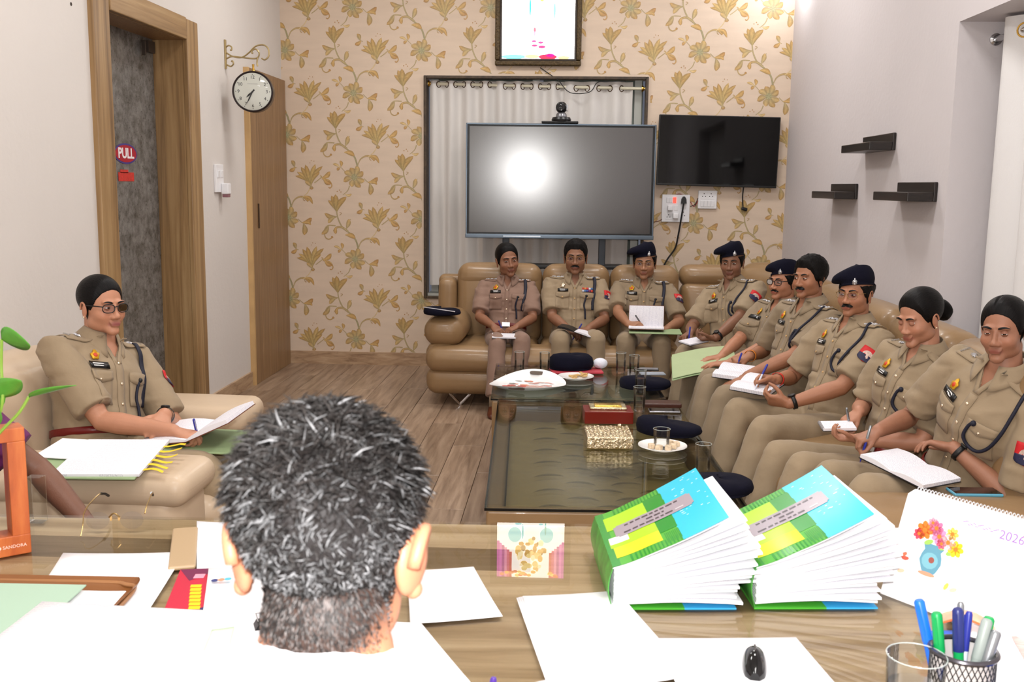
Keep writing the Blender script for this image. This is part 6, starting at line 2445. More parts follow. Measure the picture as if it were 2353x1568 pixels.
pad('notebook', 'thin notebook on the knees of the woman in rose khaki', (-.405, 7.07, .512), (.05, .02, .06), .21, .15, .008, page=M_page)
open_book('notebook', 'black covered notebook held open by the officer with medal ribbons', (.075, 7.08, .560), (-.02, .14, -.2), .12, .15, M_cov_b, lift=(.10, -.15), page_l=M_cov_b, thick=.008)
open_book('notebook', 'notebook with its right leaf raised, on the lap of the bespectacled officer in a beret', (.565, 7.155, .585), (.0, .0, math.radians(86)), .15, .24, M_cov_br, lift=(.03, 1.30), thick=.010)
slab('green_folder', (.62, 7.07, .566), (.36, .25, .006), -.04, 'flat green folder under the raised notebook', 'folder', M_grn2)
pad('notepad', 'small notepad on the knee of the officer at the sofa corner', (.80, 6.36, .607), (.08, -.10, .6), .15, .11, .008)
# big green folder sagging across two laps
t = thing('green_folder', 'large pale green folder sloping over the laps by the sofa corner', 'folder', (.80, 5.80, .60))
P = []
for i in range(7):
    for j in range(5):
        u, v = i / 6, j / 4
        P.append((-.17 + .36 * u - .03 * v, .19 - .38 * v + .05 * u, .035 * u - .07 * v + .012 * math.sin(PI * u) - .02 * (1 - u)))
MB().sheet(P, 7, 5, .003).build('front_leaf', M_grn, t)
MB().sheet([(p[0] - .004, p[1] - .012, p[2] - .010) for p in P], 7, 5, .003).build('back_leaf', M_grn2, t)
open_book('notebook', 'thick open notebook on the lap of the bareheaded officer', (.90, 5.28, .605), (.06, -.05, math.radians(70)), .145, .21, M_cov_b, thick=.02)
open_book('notebook', 'open black notebook on the lap of the smiling officer in glasses', (.93, 4.86, .628), (.05, -.10, math.radians(58)), .125, .19, M_cov_b, lift=(-.05, .0), thick=.018)
pad('notepad', 'small spiral notepad in the hand of the woman with the bun', (1.07, 3.97, .640), (.12, -.05, math.radians(-2)), .125, .085, .010, spiral=True)
open_book('notebook', 'large open notebook on the knee of the woman nearest the desk', (1.185, 3.47, .612), (.0, .15, math.radians(-58)), .135, .185, M_cov_b, thick=.014)
# the armchair officer's register, folder and the file on the arm
open_book('register', 'open register with handwriting on the lap of the officer in the armchair', (-1.40, 3.80, .600), (.03, -.16, math.radians(-2)), .18, .30, M_cov_br, lift=(.05, .28), thick=.016)
slab('green_folder', (-1.36, 3.80, .560), (.40, .33, .008), math.radians(-2), 'green and blue folder under the register in the armchair', 'folder', M_grn2, rot=(.02, .02, 0))
t = thing('case_file', 'printed case file with yellow flags on the armchair arm', 'file', (-1.52, 3.245, .634), rot=(.10, 0, .05))
MB().rbox((-.02, -.005, .004), (.35, .34, .006), .002, 1).build('folder', M_grn2, t)
MB().box((.02, .0, .011), (.28, .325, .008), M=Rz(.03)).build('papers', M_print_pg, t, smooth=False)
MB().box((-.14, .065, .014), (.18, .18, .003), M=Rz(-.12)).build('loose_sheet', M_paper_w, t, smooth=False)
M_ylw = mat('sticky_yellow', rgb(236, 200, 40), .6)
for k in range(6):
    y = -.12 + .045 * k
    P = [(.155 + .075 * i / 4, y + (j - .5) * .016 + .006 * math.sin(i + k), .014 + .008 * math.sin(i * .9 + k) * i / 4) for i in range(5) for j in (0, 1)]
    MB().sheet(P, 5, 2, .0004).build('page_flag', M_ylw, t)

# ------------------------------------------------------------------ desk
DZ_ = .766
M_desk = wood('desk_laminate', rgb(176, 148, 110), rgb(206, 180, 142), rgb(226, 204, 168), (.7, 9, 3), 2.2, .3)
M_dglass = bpy.data.materials.new('desk_glass')
M_dglass.use_nodes = True
for n_ in list(M_dglass.node_tree.nodes):
    if n_.type != 'OUTPUT_MATERIAL':
        M_dglass.node_tree.nodes.remove(n_)
thin_glass(M_dglass.node_tree, (.985, .985, .97, 1), .0, 1.5, .8)
dk = thing('office_desk', 'wide wooden office desk with a glass sheet in the foreground', 'desk', (-.05, 1.72, 0), math.radians(2.2))
dw, dd = 3.1, 1.26
MB().rbox((0, 0, .735), (dw, dd, .05), .012, 3, 2).build('desk_top', M_desk, dk)
MB().box((0, 0, .763), (dw - .02, dd - .02, .006)).build('glass_sheet', M_dglass, dk, smooth=False)
MB().box((0, .52, .40), (dw - .3, .03, .62)).build('modesty_panel', M_desk, dk, smooth=False)
for x in (-1.3, 1.3):
    MB().rbox((x, 0, .355), (.42, dd - .14, .71), .01, 2).build('pedestal', M_desk, dk)

def sheet_paper(name, label, pts, cat='paper', mt=None, z=DZ_, th=.0012, curl=.006, lay=0, group=None, seed=0):
    """four corner points -> slightly curled sheet"""
    n_ = 9
    a, b, c, d = [Vector((p[0], p[1], 0)) for p in pts]
    cen = (a + b + c + d) / 4
    rg = random.Random(seed)
    ph = rg.uniform(0, 6)
    P = []
    for i in range(n_):
        for j in range(n_):
            u, v = i / (n_ - 1), j / (n_ - 1)
            p = (a * (1 - u) + b * u) * (1 - v) + (d * (1 - u) + c * u) * v
            zz = .0018 + lay * .0022 + curl * ((u - .5) ** 2 * (1 + .5 * math.sin(ph)) + (v - .5) ** 2 * (1 + .5 * math.cos(ph))) * 1.2
            P.append((p.x - cen.x, p.y - cen.y, zz))
    m = MB()
    m.sheet(P, n_, n_, th)
    o = m.build(name, mt or M_paper_w, sharp=None, fix=True)
    o.location = (cen.x, cen.y, z)
    tag(o, label, cat, group)
    return o

M_let = page_mat('letter_page', rgb(170, 160, 200), dens=80, amt=.25, base=(246, 246, 250))
sheet_paper('paper_sheet', 'blank white sheet left of the leaflet on the desk', [(-1.058, 2.033), (-.805, 2.062), (-.755, 1.725), (-.985, 1.74)], seed=1)
# desk pad: brown leather with a green felt sheet
t = thing('writing_pad', 'brown leather writing pad with a sage green sheet', 'writing pad', (-1.03, 1.725, DZ_ + .003), math.radians(2))
MB().rbox((0, 0, .005), (.44, .30, .010), .03, 4).build('pad', mat('pad_leather', rgb(124, 78, 42), .35), t)
rs = [(-.22, .146, .009), (.12, .144, .009), (.185, .135, .009), (.214, .10, .009), (.216, -.1, .009)]
MB().tube(catmull(rs, 6), .004, 8).build('rolled_edge', mat('pad_leather_light', rgb(150, 104, 66), .35), t)
MB().box((-.05, -.01, .0115), (.33, .26, .002)).build('green_sheet', mat('sage_sheet', rgb(160, 186, 166), .6), t, smooth=False)
sheet_paper('letter_sheet', 'large white letter at the bottom left corner of the desk', [(-.95, 1.74), (-.46, 1.72), (-.40, 1.28), (-.96, 1.34)], mt=M_let, z=DZ_ + .021, seed=2, curl=.004)
# red promotional leaflet
t = thing('leaflet', 'folded red and navy leaflet with yellow lettering', 'leaflet', (0, 0, DZ_))
m = MB()
m.add([(-.775, 1.958, .009), (-.700, 1.972, .009), (-.640, 1.712, .009), (-.722, 1.722, .009)], [(0, 3, 2, 1)], rgb(190, 30, 60))
m.add([(-.775, 1.958, .0093), (-.690, 1.974, .0093), (-.735, 1.90, .0093)], [(0, 2, 1)], rgb(110, 24, 70))
m.add([(-.700, 1.722, .0095), (-.640, 1.712, .0095), (-.655, 1.79, .0095)], [(0, 1, 2)], rgb(36, 36, 96))
for k in range(8):
    u = k / 8
    x, y = -.715 + .045 * u, 1.88 - .135 * u
    m.add([(x - .009, y, .0098), (x + .012, y + .003, .0098), (x + .015, y - .012, .0098), (x - .006, y - .014, .0098)], [(0, 3, 2, 1)], rgb(246, 196, 20))
m.add([(-.735, 1.935, .0097), (-.715, 1.938, .0097), (-.712, 1.915, .0097), (-.732, 1.912, .0097)], [(0, 3, 2, 1)], rgb(240, 150, 170))
m.build('printed_face', mat('leaflet_print', (1, 1, 1, 1), .35, vcol='Col'), t, smooth=False)
m = MB()
m.add([(-.775, 1.958, .0085), (-.700, 1.972, .0085), (-.640, 1.712, .0085), (-.722, 1.722, .0085), (-.775, 1.958, .002), (-.700, 1.972, .002), (-.640, 1.712, .002), (-.722, 1.722, .002)],
      [(0, 3, 2, 1), (4, 5, 6, 7), (0, 1, 5, 4), (1, 2, 6, 5), (2, 3, 7, 6), (3, 0, 4, 7)])
m.build('sheet', M_paper_w, t, smooth=False)
sheet_paper('letterhead_sheet', 'white letterhead at the far edge beside the grey haired head', [(-.852, 2.262), (-.740, 2.270), (-.56, 1.80), (-.72, 1.90)], mt=M_let, seed=3)
o = sheet_paper('brochure', 'white brochure with a small colourful round logo', [(-.715, 1.955), (-.60, 1.99), (-.49, 1.66), (-.640, 1.705)], z=DZ_ + .006, seed=4, curl=.01)
lg = MB()
for k, c in enumerate((rgb(50, 60, 120), rgb(230, 150, 120), rgb(90, 190, 210))):
    lg.add([(-.018 + .012 * k + .007 * math.cos(a), .004 * k + .008 * math.sin(a), .0052 + .0003 * k) for a in [2 * PI * q / 12 for q in range(12)]], [tuple(range(12))], c)
l_ = lg.build('logo', mat('logo_print', (1, 1, 1, 1), .4, vcol='Col'), o, smooth=False)
l_.location = (-.05, .06, .006)
slab('phone_case', (-.818, 2.09, DZ_ + .001), (.055, .25, .010), math.radians(19), 'tan leather case beside the white letterhead', 'case', mat('tan_case', rgb(176, 150, 116), .4), None, .006)
t = thing('binder_clip', 'black binder clip on papers beside the neck', 'clip', (-.515, 1.655, DZ_ + .012), .4)
MB().prism([(-.02, 0), (.02, 0), (.006, .022), (-.006, .022)], .03).build('jaw', M_black, t, smooth=False)
MB().tube([(-.004, .015, .02), (-.006, .035, .03), (.006, .035, .03), (.004, .015, .02)], .0012, 6).build('wire_arm', M_steel, t)
sheet_paper('green_slip', 'small pale green slip beside the neck', [(-.60, 1.645), (-.565, 1.66), (-.545, 1.57), (-.585, 1.555)], mt=mat('pale_green_paper', rgb(206, 226, 200), .6), z=DZ_ + .024, seed=5, curl=.002)
sheet_paper('paper_sheet', 'blank white sheet right of the grey haired head', [(-.315, 2.0), (-.181, 2.034), (-.105, 1.792), (-.27, 1.745)], seed=6)
sheet_paper('paper_sheet', 'long white sheet partly under the seated man, right of his neck', [(-.42, 1.76), (-.25, 1.745), (-.14, 1.53), (-.40, 1.45)], seed=61, lay=1)
for k in range(4):
    sheet_paper('paper_stack_sheet', ['bottom sheet', 'second sheet', 'third sheet', 'top sheet'][k] + ' of the white stack in the middle of the desk', [(-.084 + .004 * k, 1.881 - .003 * k), (.105 + .002 * k, 1.914), (.205 + .003 * k, 1.58), (-.01 + .003 * k, 1.50 + .002 * k)], seed=10 + k, lay=k, group='sheets of the middle stack', curl=.004)
sheet_paper('paper_sheet', 'white sheet under the black mouse', [(.175, 1.712), (.418, 1.735), (.47, 1.42), (.20, 1.40)], seed=20, lay=2, curl=.004)
# mouse
t = thing('computer_mouse', 'glossy black computer mouse on a white sheet', 'mouse', (.325, 1.622, DZ_ + .007), math.radians(-9))
M_mse = mat('mouse_gloss', rgb(10, 10, 12), .08)
rs = []
for i in range(11):
    u = i / 10
    y = -.052 + .104 * u
    w = .0205 * math.sin(math.acos(max(-1, min(1, (2 * u - 1) * .985)))) ** .55
    hgt = .028 * (math.sin(PI * (u * .86 + .09)) ** .7)
    rs.append([Vector((w * math.cos(a), y, .002 + max(0, math.sin(a)) * hgt - (0 if math.sin(a) > 0 else .002))) for a in [2 * PI * q / 22 for q in range(22)]])
MB().rings(rs).build('shell', M_mse, t)
MB().box((0, .012, .0292), (.003, .016, .0012)).build('wheel_slot', M_dark, t, smooth=False)

# ------------------------------------------------------------------ the two thick reports
def cover_mesh(fu, patches):
    m = MB()
    for k, (u0, u1, v0, v1, c, lay) in enumerate(patches):
        nu, nv = max(2, int((u1 - u0) * 16) + 1), max(2, int((v1 - v0) * 8) + 1)
        P = [fu(u0 + (u1 - u0) * i / (nu - 1), v0 + (v1 - v0) * j / (nv - 1), .0006 * lay) for i in range(nu) for j in range(nv)]
        m.sheet(P, nu, nv, 0, c)
    return m

def report(label, pos, rotz, seed, open_h):
    rg = random.Random(seed)
    t = thing('thick_report', label, 'report', pos, rotz)
    W_, L_ = .225, .30
    sp_h = .084
    def fu(u, v, off=0.0):
        x = W_ * u * .86
        z = sp_h + .012 * math.sin(min(1, u * 3) * PI / 2) + (open_h - sp_h) * (u ** 1.25) + .010 * (v - .5) * u
        x -= .018 * (1 - min(1, u * 4)) ** 2
        return Vector((x - W_ / 2, L_ * (v - .5) - .02 * u, z + off))
    G1, G2, LM, YL, CY, WH, GR = rgb(24, 140, 44), rgb(74, 170, 52), rgb(170, 214, 36), rgb(216, 222, 30), rgb(36, 190, 220), rgb(240, 244, 240), rgb(160, 150, 160)
    pt = [(0, .60, 0, 1, G2, 0), (.58, 1, 0, 1, CY, 1), (.0, .05, 0, 1, G1, 1), (.03, .42, .12, .36, YL, 1), (.02, .42, .30, .46, LM, 1.2), (.03, .16, .36, .48, WH, 2), (.03, .40, .62, .88, LM, 1), (.42, .60, .24, .46, G1, 1), (.40, .60, .64, .90, G1, 1)]
    for k in range(14):
        v = .88 + .0
        u0 = .12 + .034 * k
        pt.append((u0, u0 + .014, .90, .99, G1, 2))
        pt.append((u0 + .0, u0 + .014, .01, .11, G1, 2))
    for k in range(9):
        pt.append((.45 + .016 * k, .457 + .016 * k, .05, .21, G1, 2))
    # title block: grey label with three rows of dark print
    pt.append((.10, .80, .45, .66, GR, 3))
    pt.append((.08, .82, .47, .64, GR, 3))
    DK = rgb(70, 62, 74)
    for r_, (v, a, b) in enumerate(((.615, .16, .70), (.555, .36, .52), (.495, .14, .60))):
        u = a
        while u < b:
            w = rg.uniform(.03, .075)
            pt.append((u, min(u + w, b + .02), v - .011, v + .011, DK, 4))
            u += w + .018
    pt.append((.64, .72, .487, .503, rgb(206, 200, 206), 4))
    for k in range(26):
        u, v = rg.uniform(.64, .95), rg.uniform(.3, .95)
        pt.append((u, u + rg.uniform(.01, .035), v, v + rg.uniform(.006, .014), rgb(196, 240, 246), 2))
    cover_mesh(fu, pt).build('front_cover', mat('report_print_%d' % seed, (1, 1, 1, 1), .18, vcol='Col', coat=.5), t, smooth=True, fix=True)
    P = [fu(i / 12, j / 6, -.0012) for i in range(13) for j in range(7)]
    MB().sheet(P, 13, 7, .0015).build('cover_board', M_paper_w, t, fix=True)
    # spine
    Ps = []
    for i in range(7):
        a = i / 6
        for j in range(5):
            z = .004 + (sp_h - .004) * a
            Ps.append((-W_ / 2 - .018 - .008 * math.sin(PI * a), L_ * (j / 4 - .5), z))
    MB().sheet(Ps, 7, 5, .002).build('spine', mat('report_spine_%d' % seed, rgb(70, 150, 60), .3, var=.5, vscale=40), t, fix=True)
    # pages fanning open
    nP = 15
    for k in range(nP):
        f = k / (nP - 1)
        z0 = .006 + (sp_h - .012) * f
        z1 = .010 + (open_h - .022) * f ** 1.1
        ex = rg.uniform(-.004, .012) + (.035 * math.sin(PI * f) if f > .25 else 0)
        ey = rg.uniform(-.004, .006)
        rot_ = rg.uniform(-.012, .012)
        thk = (sp_h - .01) / nP * .96
        P = []
        for i in range(9):
            u = i / 8
            for j in range(4):
                v = j / 3
                x = -W_ / 2 - .014 + (W_ + .014 + ex) * u
                z = z0 + (z1 - z0) * (u ** 1.2) + rg.uniform(-.0005, .0005) + .006 * math.sin(PI * u) * (1 - f)
                P.append((x, (L_ - .012) * (v - .5) + ey + rot_ * u, z + thk))
        MB().sheet(P, 9, 4, thk).build('page_block', M_paper_w if k % 4 else M_let, t, fix=True)
    m = MB()
    m.sheet([( -W_ / 2 - .018 + (W_ * .62) * i, L_ * (j - .5), .003) for i in (0, 1) for j in (0, 1)], 2, 2, .003, G2)
    m.sheet([( -W_ / 2 - .018 + W_ * .62 + (W_ * .44) * i, L_ * (j - .5), .003) for i in (0, 1) for j in (0, 1)], 2, 2, .003, rgb(60, 170, 226))
    m.build('back_cover', mat('report_back_%d' % seed, (1, 1, 1, 1), .3, vcol='Col'), t, smooth=False, fix=True)
    return t
report('thick green and blue report nearer the middle of the desk', (.215, 2.01, DZ_ + .0), math.radians(5), 31, .182)
report('thick green and blue report beside the flower calendar', (.487, 2.035, DZ_ + .0), math.radians(5), 32, .188)

# ------------------------------------------------------------------ desk calendar
cl = thing('desk_calendar', 'white tent calendar for 2026 printed with a vase of flowers', 'calendar', (.636, 1.975, DZ_), math.radians(-52))
cw, chh, back = .34, .205, .075
M_cal = mat('calendar_card', rgb(246, 246, 248), .5)
tilt = math.atan2(back, chh)
def cpt(x, z, off=0.0):      # on the front panel: x along, z up the panel
    return Vector((x, z * math.sin(tilt) - off * math.cos(tilt), z * math.cos(tilt) + off * math.sin(tilt)))
hL = math.hypot(back, chh)
pts = [cpt(0, 0), cpt(cw, 0), cpt(cw, hL), cpt(.012, hL), cpt(0, hL - .012)]
m = MB()
m.rings([[p + Vector((0, -.001, 0)) for p in pts], [p + Vector((0, .0015, 0)) for p in pts]])
m.build('front_panel', M_cal, cl, smooth=False, fix=True)
m = MB()
m.rings([[Vector((p.x, 2 * back - p.y, p.z)) for p in pts], [Vector((p.x, 2 * back - p.y - .002, p.z)) for p in pts]])
m.build('rear_panel', M_cal, cl, smooth=False, fix=True)
m = MB()
for k in range(44):
    x = .02 + k * .0072
    m.tube([(x, back + .005 * math.cos(a), chh + .001 + .005 * math.sin(a)) for a in [2 * PI * q / 8 for q in range(9)]], .0009, 5, cap=False)
m.build('wire_binding', mat('white_wire', rgb(226, 226, 230), .3, .3), cl)
m = MB()
def cdisc(x, z, rx, rz, c, lay=1, nn=12, rot=0):
    m.add([cpt(x + rx * math.cos(a) * math.cos(rot) - rz * math.sin(a) * math.sin(rot), z + rx * math.cos(a) * math.sin(rot) + rz * math.sin(a) * math.cos(rot), .0013 + .0002 * lay) for a in [2 * PI * k / nn for k in range(nn)]], [tuple(range(nn))], c)
vx, vz = .082, .068
vp = [(-.010, 0), (.014, 0), (.018, .006), (.024, .022), (.022, .034), (.018, .044), (.026, .056), (-.022, .056), (-.016, .044), (-.020, .034), (-.022, .022), (-.014, .006)]
m.add([cpt(vx + a, vz + b_, .0014) for a, b_ in vp], [tuple(range(len(vp)))], rgb(96, 150, 170))
cdisc(vx, vz + .024, .017, .016, rgb(120, 176, 190), 1)
cdisc(vx + .003, vz + .026, .006, .006, rgb(150, 80, 70), 2)
cdisc(vx, vz - .002, .018, .004, rgb(226, 150, 120), 1)
rg = random.Random(4)
for (fx, fz, r_, c) in ((-.026, .078, .017, rgb(240, 120, 40)), (-.004, .088, .014, rgb(236, 110, 150)), (.006, .074, .015, rgb(236, 140, 180)), (.030, .086, .012, rgb(250, 200, 90)), (.026, .068, .015, rgb(250, 214, 214)), (.044, .060, .015, rgb(246, 196, 40)), (-.036, .068, .011, rgb(226, 70, 90)), (.014, .062, .010, rgb(226, 90, 120)), (-.014, .096, .010, rgb(240, 150, 170))):
    for k in range(7):
        a = 2 * PI * k / 7
        cdisc(vx + fx + r_ * .6 * math.cos(a), vz + fz + r_ * .6 * math.sin(a), r_ * .5, r_ * .36, c, 3, 8, a)
    cdisc(vx + fx, vz + fz, r_ * .3, r_ * .3, rgb(210, 120, 40), 4)
for (fx, fz) in ((-.012, .058), (.02, .056), (.036, .05)):
    cdisc(vx + fx, vz + fz, .010, .005, rgb(150, 190, 90), 2, 8, .5)
for (fx, fz, c) in ((-.055, .02, rgb(230, 110, 80)), (-.052, -.012, rgb(244, 200, 170)), (.045, -.012, rgb(244, 210, 90)), (.06, -.014, rgb(244, 190, 170)), (-.05, .014, rgb(226, 90, 70))):
    cdisc(vx + fx, vz + fz, .008, .004, c, 2, 8, rg.uniform(0, 3))
for (fx, fz) in ((.245, .19), (.285, .185), (.262, .172), (.30, .178), (.272, .16)):
    cdisc(fx, fz, .006, .004, rgb(246, 170, 170), 1, 8, 1)
m.build('vase_print', mat('calendar_print', (1, 1, 1, 1), .5, vcol='Col'), cl, smooth=False)
def flat_text(s, size, M4, mt, parent, name):
    c = bpy.data.curves.new('n', 'FONT')
    c.body = s
    c.size = size
    c.align_x = 'CENTER'
    c.extrude = .0002
    c.resolution_u = 3
    ob_ = bpy.data.objects.new('n', c)
    me = bpy.data.meshes.new_from_object(ob_)
    bpy.data.objects.remove(ob_)
    me.transform(M4)
    me.materials.append(mt)
    return link(name, me, parent)
M_pur2 = mat('calendar_purple', rgb(150, 110, 180), .5)
p = cpt(.222, .172, .0016)
flat_text('2026', .024, Matrix.Translation(p) @ Matrix.Rotation(PI / 2 - tilt, 4, 'X'), M_pur2, cl, 'year_lettering')
m = MB()
for k in range(14):
    a, b_ = .125 + .005 * k, .182 + .003 * math.sin(k * 2.1)
    m.add([cpt(a, b_, .0015), cpt(a + .006, b_ + .002 * math.cos(k), .0015), cpt(a + .006, b_ + .002 * math.cos(k) + .0016, .0015), cpt(a, b_ + .0016, .0015)], [(0, 1, 2, 3)])
m.build('script_lettering', M_pur2, cl, smooth=False)
sheet_paper('paper_sheet', 'written sheet showing between the report and the calendar', [(.66, 2.362), (.83, 2.372), (.86, 2.10), (.68, 2.09)], mt=M_let, seed=40)

# ------------------------------------------------------------------ pen stand, glass, blue folder at the right
sheet_paper('paper_sheet', 'white sheet with a pinkish photo at the right desk edge', [(.72, 1.86), (1.05, 1.90), (.98, 1.50), (.70, 1.52)], seed=50, lay=3)
slab('blue_folder', (.87, 1.60, DZ_), (.36, .44, .005), math.radians(8), 'bright blue folder under the papers at the right edge', 'folder', mat('bright_blue', rgb(30, 96, 220), .4))
o = sheet_paper('photo_print', 'pinkish photo print at the right edge of the desk', [(.80, 1.76), (.92, 1.775), (.90, 1.66), (.78, 1.65)], mt=mat('pink_photo', rgb(214, 178, 172), .5, var=.3, vscale=30, bstretch=(1, 9, 1)), z=DZ_ + .010, seed=51, curl=.002)
t = thing('orange_card', 'folded orange and white card behind the pen stand', 'card', (.735, 1.80, DZ_ + .012), math.radians(-20))
MB().sheet([(-.05 + .1 * i / 6, -.02 + .04 * j, .02 * math.sin(PI * i / 6) + .004 * j) for i in range(7) for j in (0, 1)], 7, 2, .0008).build('card', mat('orange_card', rgb(232, 170, 140), .5, var=.3, vscale=25), t)
MB().tube([(-.05 + .1 * i / 10, -.02, .001 + .02 * math.sin(PI * i / 10)) for i in range(11)], .0022, 6).build('card_border', mat('orange_border', rgb(216, 110, 60), .5), t)

pc_ = (.615, 1.505, DZ_)
ps = thing('pen_stand', 'black wire mesh pen stand full of markers', 'pen stand', pc_)
r0, h0 = .047, .102
M_wire = mat('black_wire_mesh', rgb(26, 24, 28), .35, .4)
m = MB()
nw = 34
for s_ in (1, -1):
    for k in range(nw):
        a0 = 2 * PI * k / nw
        m.tube([(r0 * math.cos(a0 + s_ * q * .16), r0 * math.sin(a0 + s_ * q * .16), .004 + (h0 - .008) * q / 6) for q in range(7)], .0008, 4, cap=False)
m.build('mesh_wall', M_wire, ps)
MB().lathe([(r0 - .0012, .001), (r0 - .0012, h0 - .003)], n=30, cap=False).build('inner_liner', mat('grey_white_liner', rgb(206, 200, 198), .5), ps)
for z in (.003, h0):
    MB().tube([((r0 + .0005) * math.cos(a), (r0 + .0005) * math.sin(a), z) for a in [2 * PI * k / 36 for k in range(37)]], .0042, 8, cap=False).build('rim', mat('dark_steel_rim', rgb(90, 88, 94), .25, .8), ps)
MB().lathe([(.0005, .002), (r0 - .002, .002)], n=30, cap=False).build('base', M_wire, ps)
M_gm = mat('marker_green', rgb(20, 160, 84), .35)
M_gm2 = mat('marker_grey', rgb(150, 160, 156), .35)
M_nv = mat('marker_navy', rgb(34, 44, 110), .35)
M_bl = mat('marker_blue', rgb(24, 110, 230), .35)
stand = [((-.022, .0, 0), (-.040, .012, .150), M_gm, M_gm, 'green marker at the left of the pen stand'), ((-.004, -.014, 0), (-.016, -.006, .165), M_gm, M_nv, 'green marker with a navy cap in the pen stand'),
         ((.006, .016, 0), (.002, .03, .160), M_pens, M_pens, 'clear ballpoint standing upright in the pen stand'), ((.0, .0, 0), (.012, .02, .150), M_penw, M_penb, 'white and blue pen leaning in the pen stand'),
         ((-.004, -.02, 0), (.028, -.008, .150), M_gm2, M_gm2, 'grey marker leaning right in the pen stand'), ((.004, -.026, 0), (.040, -.014, .135), M_gm2, M_pens, 'grey marker at the right rim of the pen stand'),
         ((.02, .0, 0), (.040, .014, .145), M_gm, M_gm, 'green marker at the back right of the pen stand'), ((-.02, .018, 0), (-.058, .040, .158), M_bl, M_bl, 'broad blue marker leaning out to the left')]
for (a, b_, c1, c2, lab) in stand:
    q = Vector(pc_) + Vector((0, 0, .006))
    pen(lab, q + Vector(a), q + Vector(b_), c1, c2, r=.0075 if c1 in (M_gm, M_gm2, M_bl) else .0048, name='marker', group='markers in the pen stand')
tumbler((.535, 1.475, DZ_), 'large water glass beside the pen stand', r=.043, h=.105, fill=.55)

# ------------------------------------------------------------------ spectacles on the glass
t = thing('folded_spectacles', 'gold rimless spectacles lying upside down on the desk', 'spectacles', (-1.02, 2.20, DZ_ + .002), math.radians(8))
m = MB()
m.tube(catmull([(-.068, 0, .038), (-.066, .03, .050), (-.060, .10, .056), (-.052, .135, .040)], 6), .0016, 6)
m.tube(catmull([(.068, 0, .038), (.066, .03, .050), (.060, .10, .056), (.052, .135, .040)], 6), .0016, 6)
m.tube(catmull([(-.012, 0, .030), (0, -.002, .040), (.012, 0, .030)], 6), .0018, 6)
m.tube(catmull([(-.068, 0, .038), (-.064, -.02, .02), (-.06, -.05, .004)], 6), .0012, 6)
m.build('wire_frame', M_frame_g, t)
for sd in (-1, 1):
    MB().add
    lm = MB()
    lm.add([(sd * .038 + .026 * math.cos(a), .002 + .004 * math.sin(a), .022 + .020 * math.sin(a)) for a in [2 * PI * k / 20 for k in range(20)]], [tuple(range(20))])
    lm.build('lens', M_lens, t)
    MB().tube([(sd * .052, .135, .040), (sd * .054, .118, .050), (sd * .058, .10, .056)], .0032, 7).build('ear_tip', M_frame_b, t)
    MB().sphere((sd * .009, .004, .026), (.003, .004, .006), 8, 6).build('nose_pad', mat('nose_pad', rgb(220, 180, 120), .3), t)

# ------------------------------------------------------------------ wooden propagation stand with a plant
t = thing('wooden_planter', 'orange wooden planter frame holding a glass tube, lettered at its foot', 'planter', (-1.21, 2.022, DZ_), math.radians(40))
M_ow = wood('orange_wood', rgb(140, 62, 26), rgb(178, 88, 40), rgb(200, 114, 58), (6, 6, .8), 2.2, .4)
for (x, z, sx, sz, nm) in ((0, .022, .15, .044, 'foot_board'), (0, .262, .15, .030, 'top_board'), (-.057, .145, .036, .206, 'side_board'), (.057, .145, .036, .206, 'side_board')):
    MB().rbox((x, 0, z), (sx, .055, sz), .003, 2).build(nm, M_ow, t)
flat_text('SANDORA', .0100, Matrix.Translation((.042, -.0283, .018)) @ Matrix.Rotation(PI / 2, 4, 'X'), mat('planter_lettering', rgb(246, 206, 190), .5), t, 'lettering')
m = MB()
for k in range(6):
    a = 2 * PI * k / 6
    m.lathe([(.004, 0), (.004, .0006)], (.006 + .006 * math.cos(a), -.0278, .021 + .007 * math.sin(a)), 8, Rx(PI / 2))
m.build('logo', mat('planter_logo', rgb(246, 206, 190), .5), t)
MB().lathe([(.0005, .046), (.014, .048), (.017, .056), (.017, .29), (.0185, .292)], n=20, cap=False).build('glass_tube', M_glass, t)
pl_ = thing('pothos_plant', 'green pothos cutting with long leaves in the wooden planter', 'plant', (-1.21, 2.022, DZ_ + .05))
M_leaf = mat('leaf_green', rgb(86, 150, 54), .35, var=.2, vscale=20, bump=.001, bscale=40)
M_stem = mat('stem_green', rgb(140, 176, 70), .4)
B0 = Vector((0, 0, 0))
def bend(p):
    k = smoothstep(.17, .30, p[2])
    return Vector((p[0] + .045 * k, p[1] - .02 * k, p[2] - .035 * k))
def stem(pts, r=.0032):
    pts = [bend(p) for p in pts]
    MB().tube(catmull(pts, 6), r, 7).build('stem', M_stem, pl_)
def leaf(base, tip, side, w, fold=.25, droop=.0):
    base, tip = bend(base), bend(tip)
    d = tip - base
    L_ = d.length
    d.normalize()
    side = Vector(side)
    side = (side - d * side.dot(d)).normalized()
    nn = d.cross(side)
    P = []
    for i in range(11):
        u = i / 10
        hw = w * (math.sin(PI * min(1, u ** .75)) ** .85) * (1 if u < .97 else .3) + .0006
        for j in range(5):
            v = j / 2 - 1
            P.append(base + d * L_ * u + side * hw * v + nn * (fold * abs(v) * hw - droop * u * u * L_))
    MB().sheet(P, 11, 5, .0008).build('leaf', M_leaf, pl_, sharp=None)
stem([(0, 0, 0), (.0, 0, .12), (.005, 0, .22), (.012, .0, .32), (.010, .01, .40), (.020, .0, .455)])
stem([(.003, 0, .0), (.006, .004, .18), (.014, .005, .24), (.040, .01, .30), (.064, .01, .335)])
stem([(-.003, 0, .0), (-.004, 0, .2), (-.010, 0, .27), (-.004, .004, .335)])
leaf((.020, 0, .455), (.088, -.01, .452), (.2, .5, -.6), .036, .2, .1)
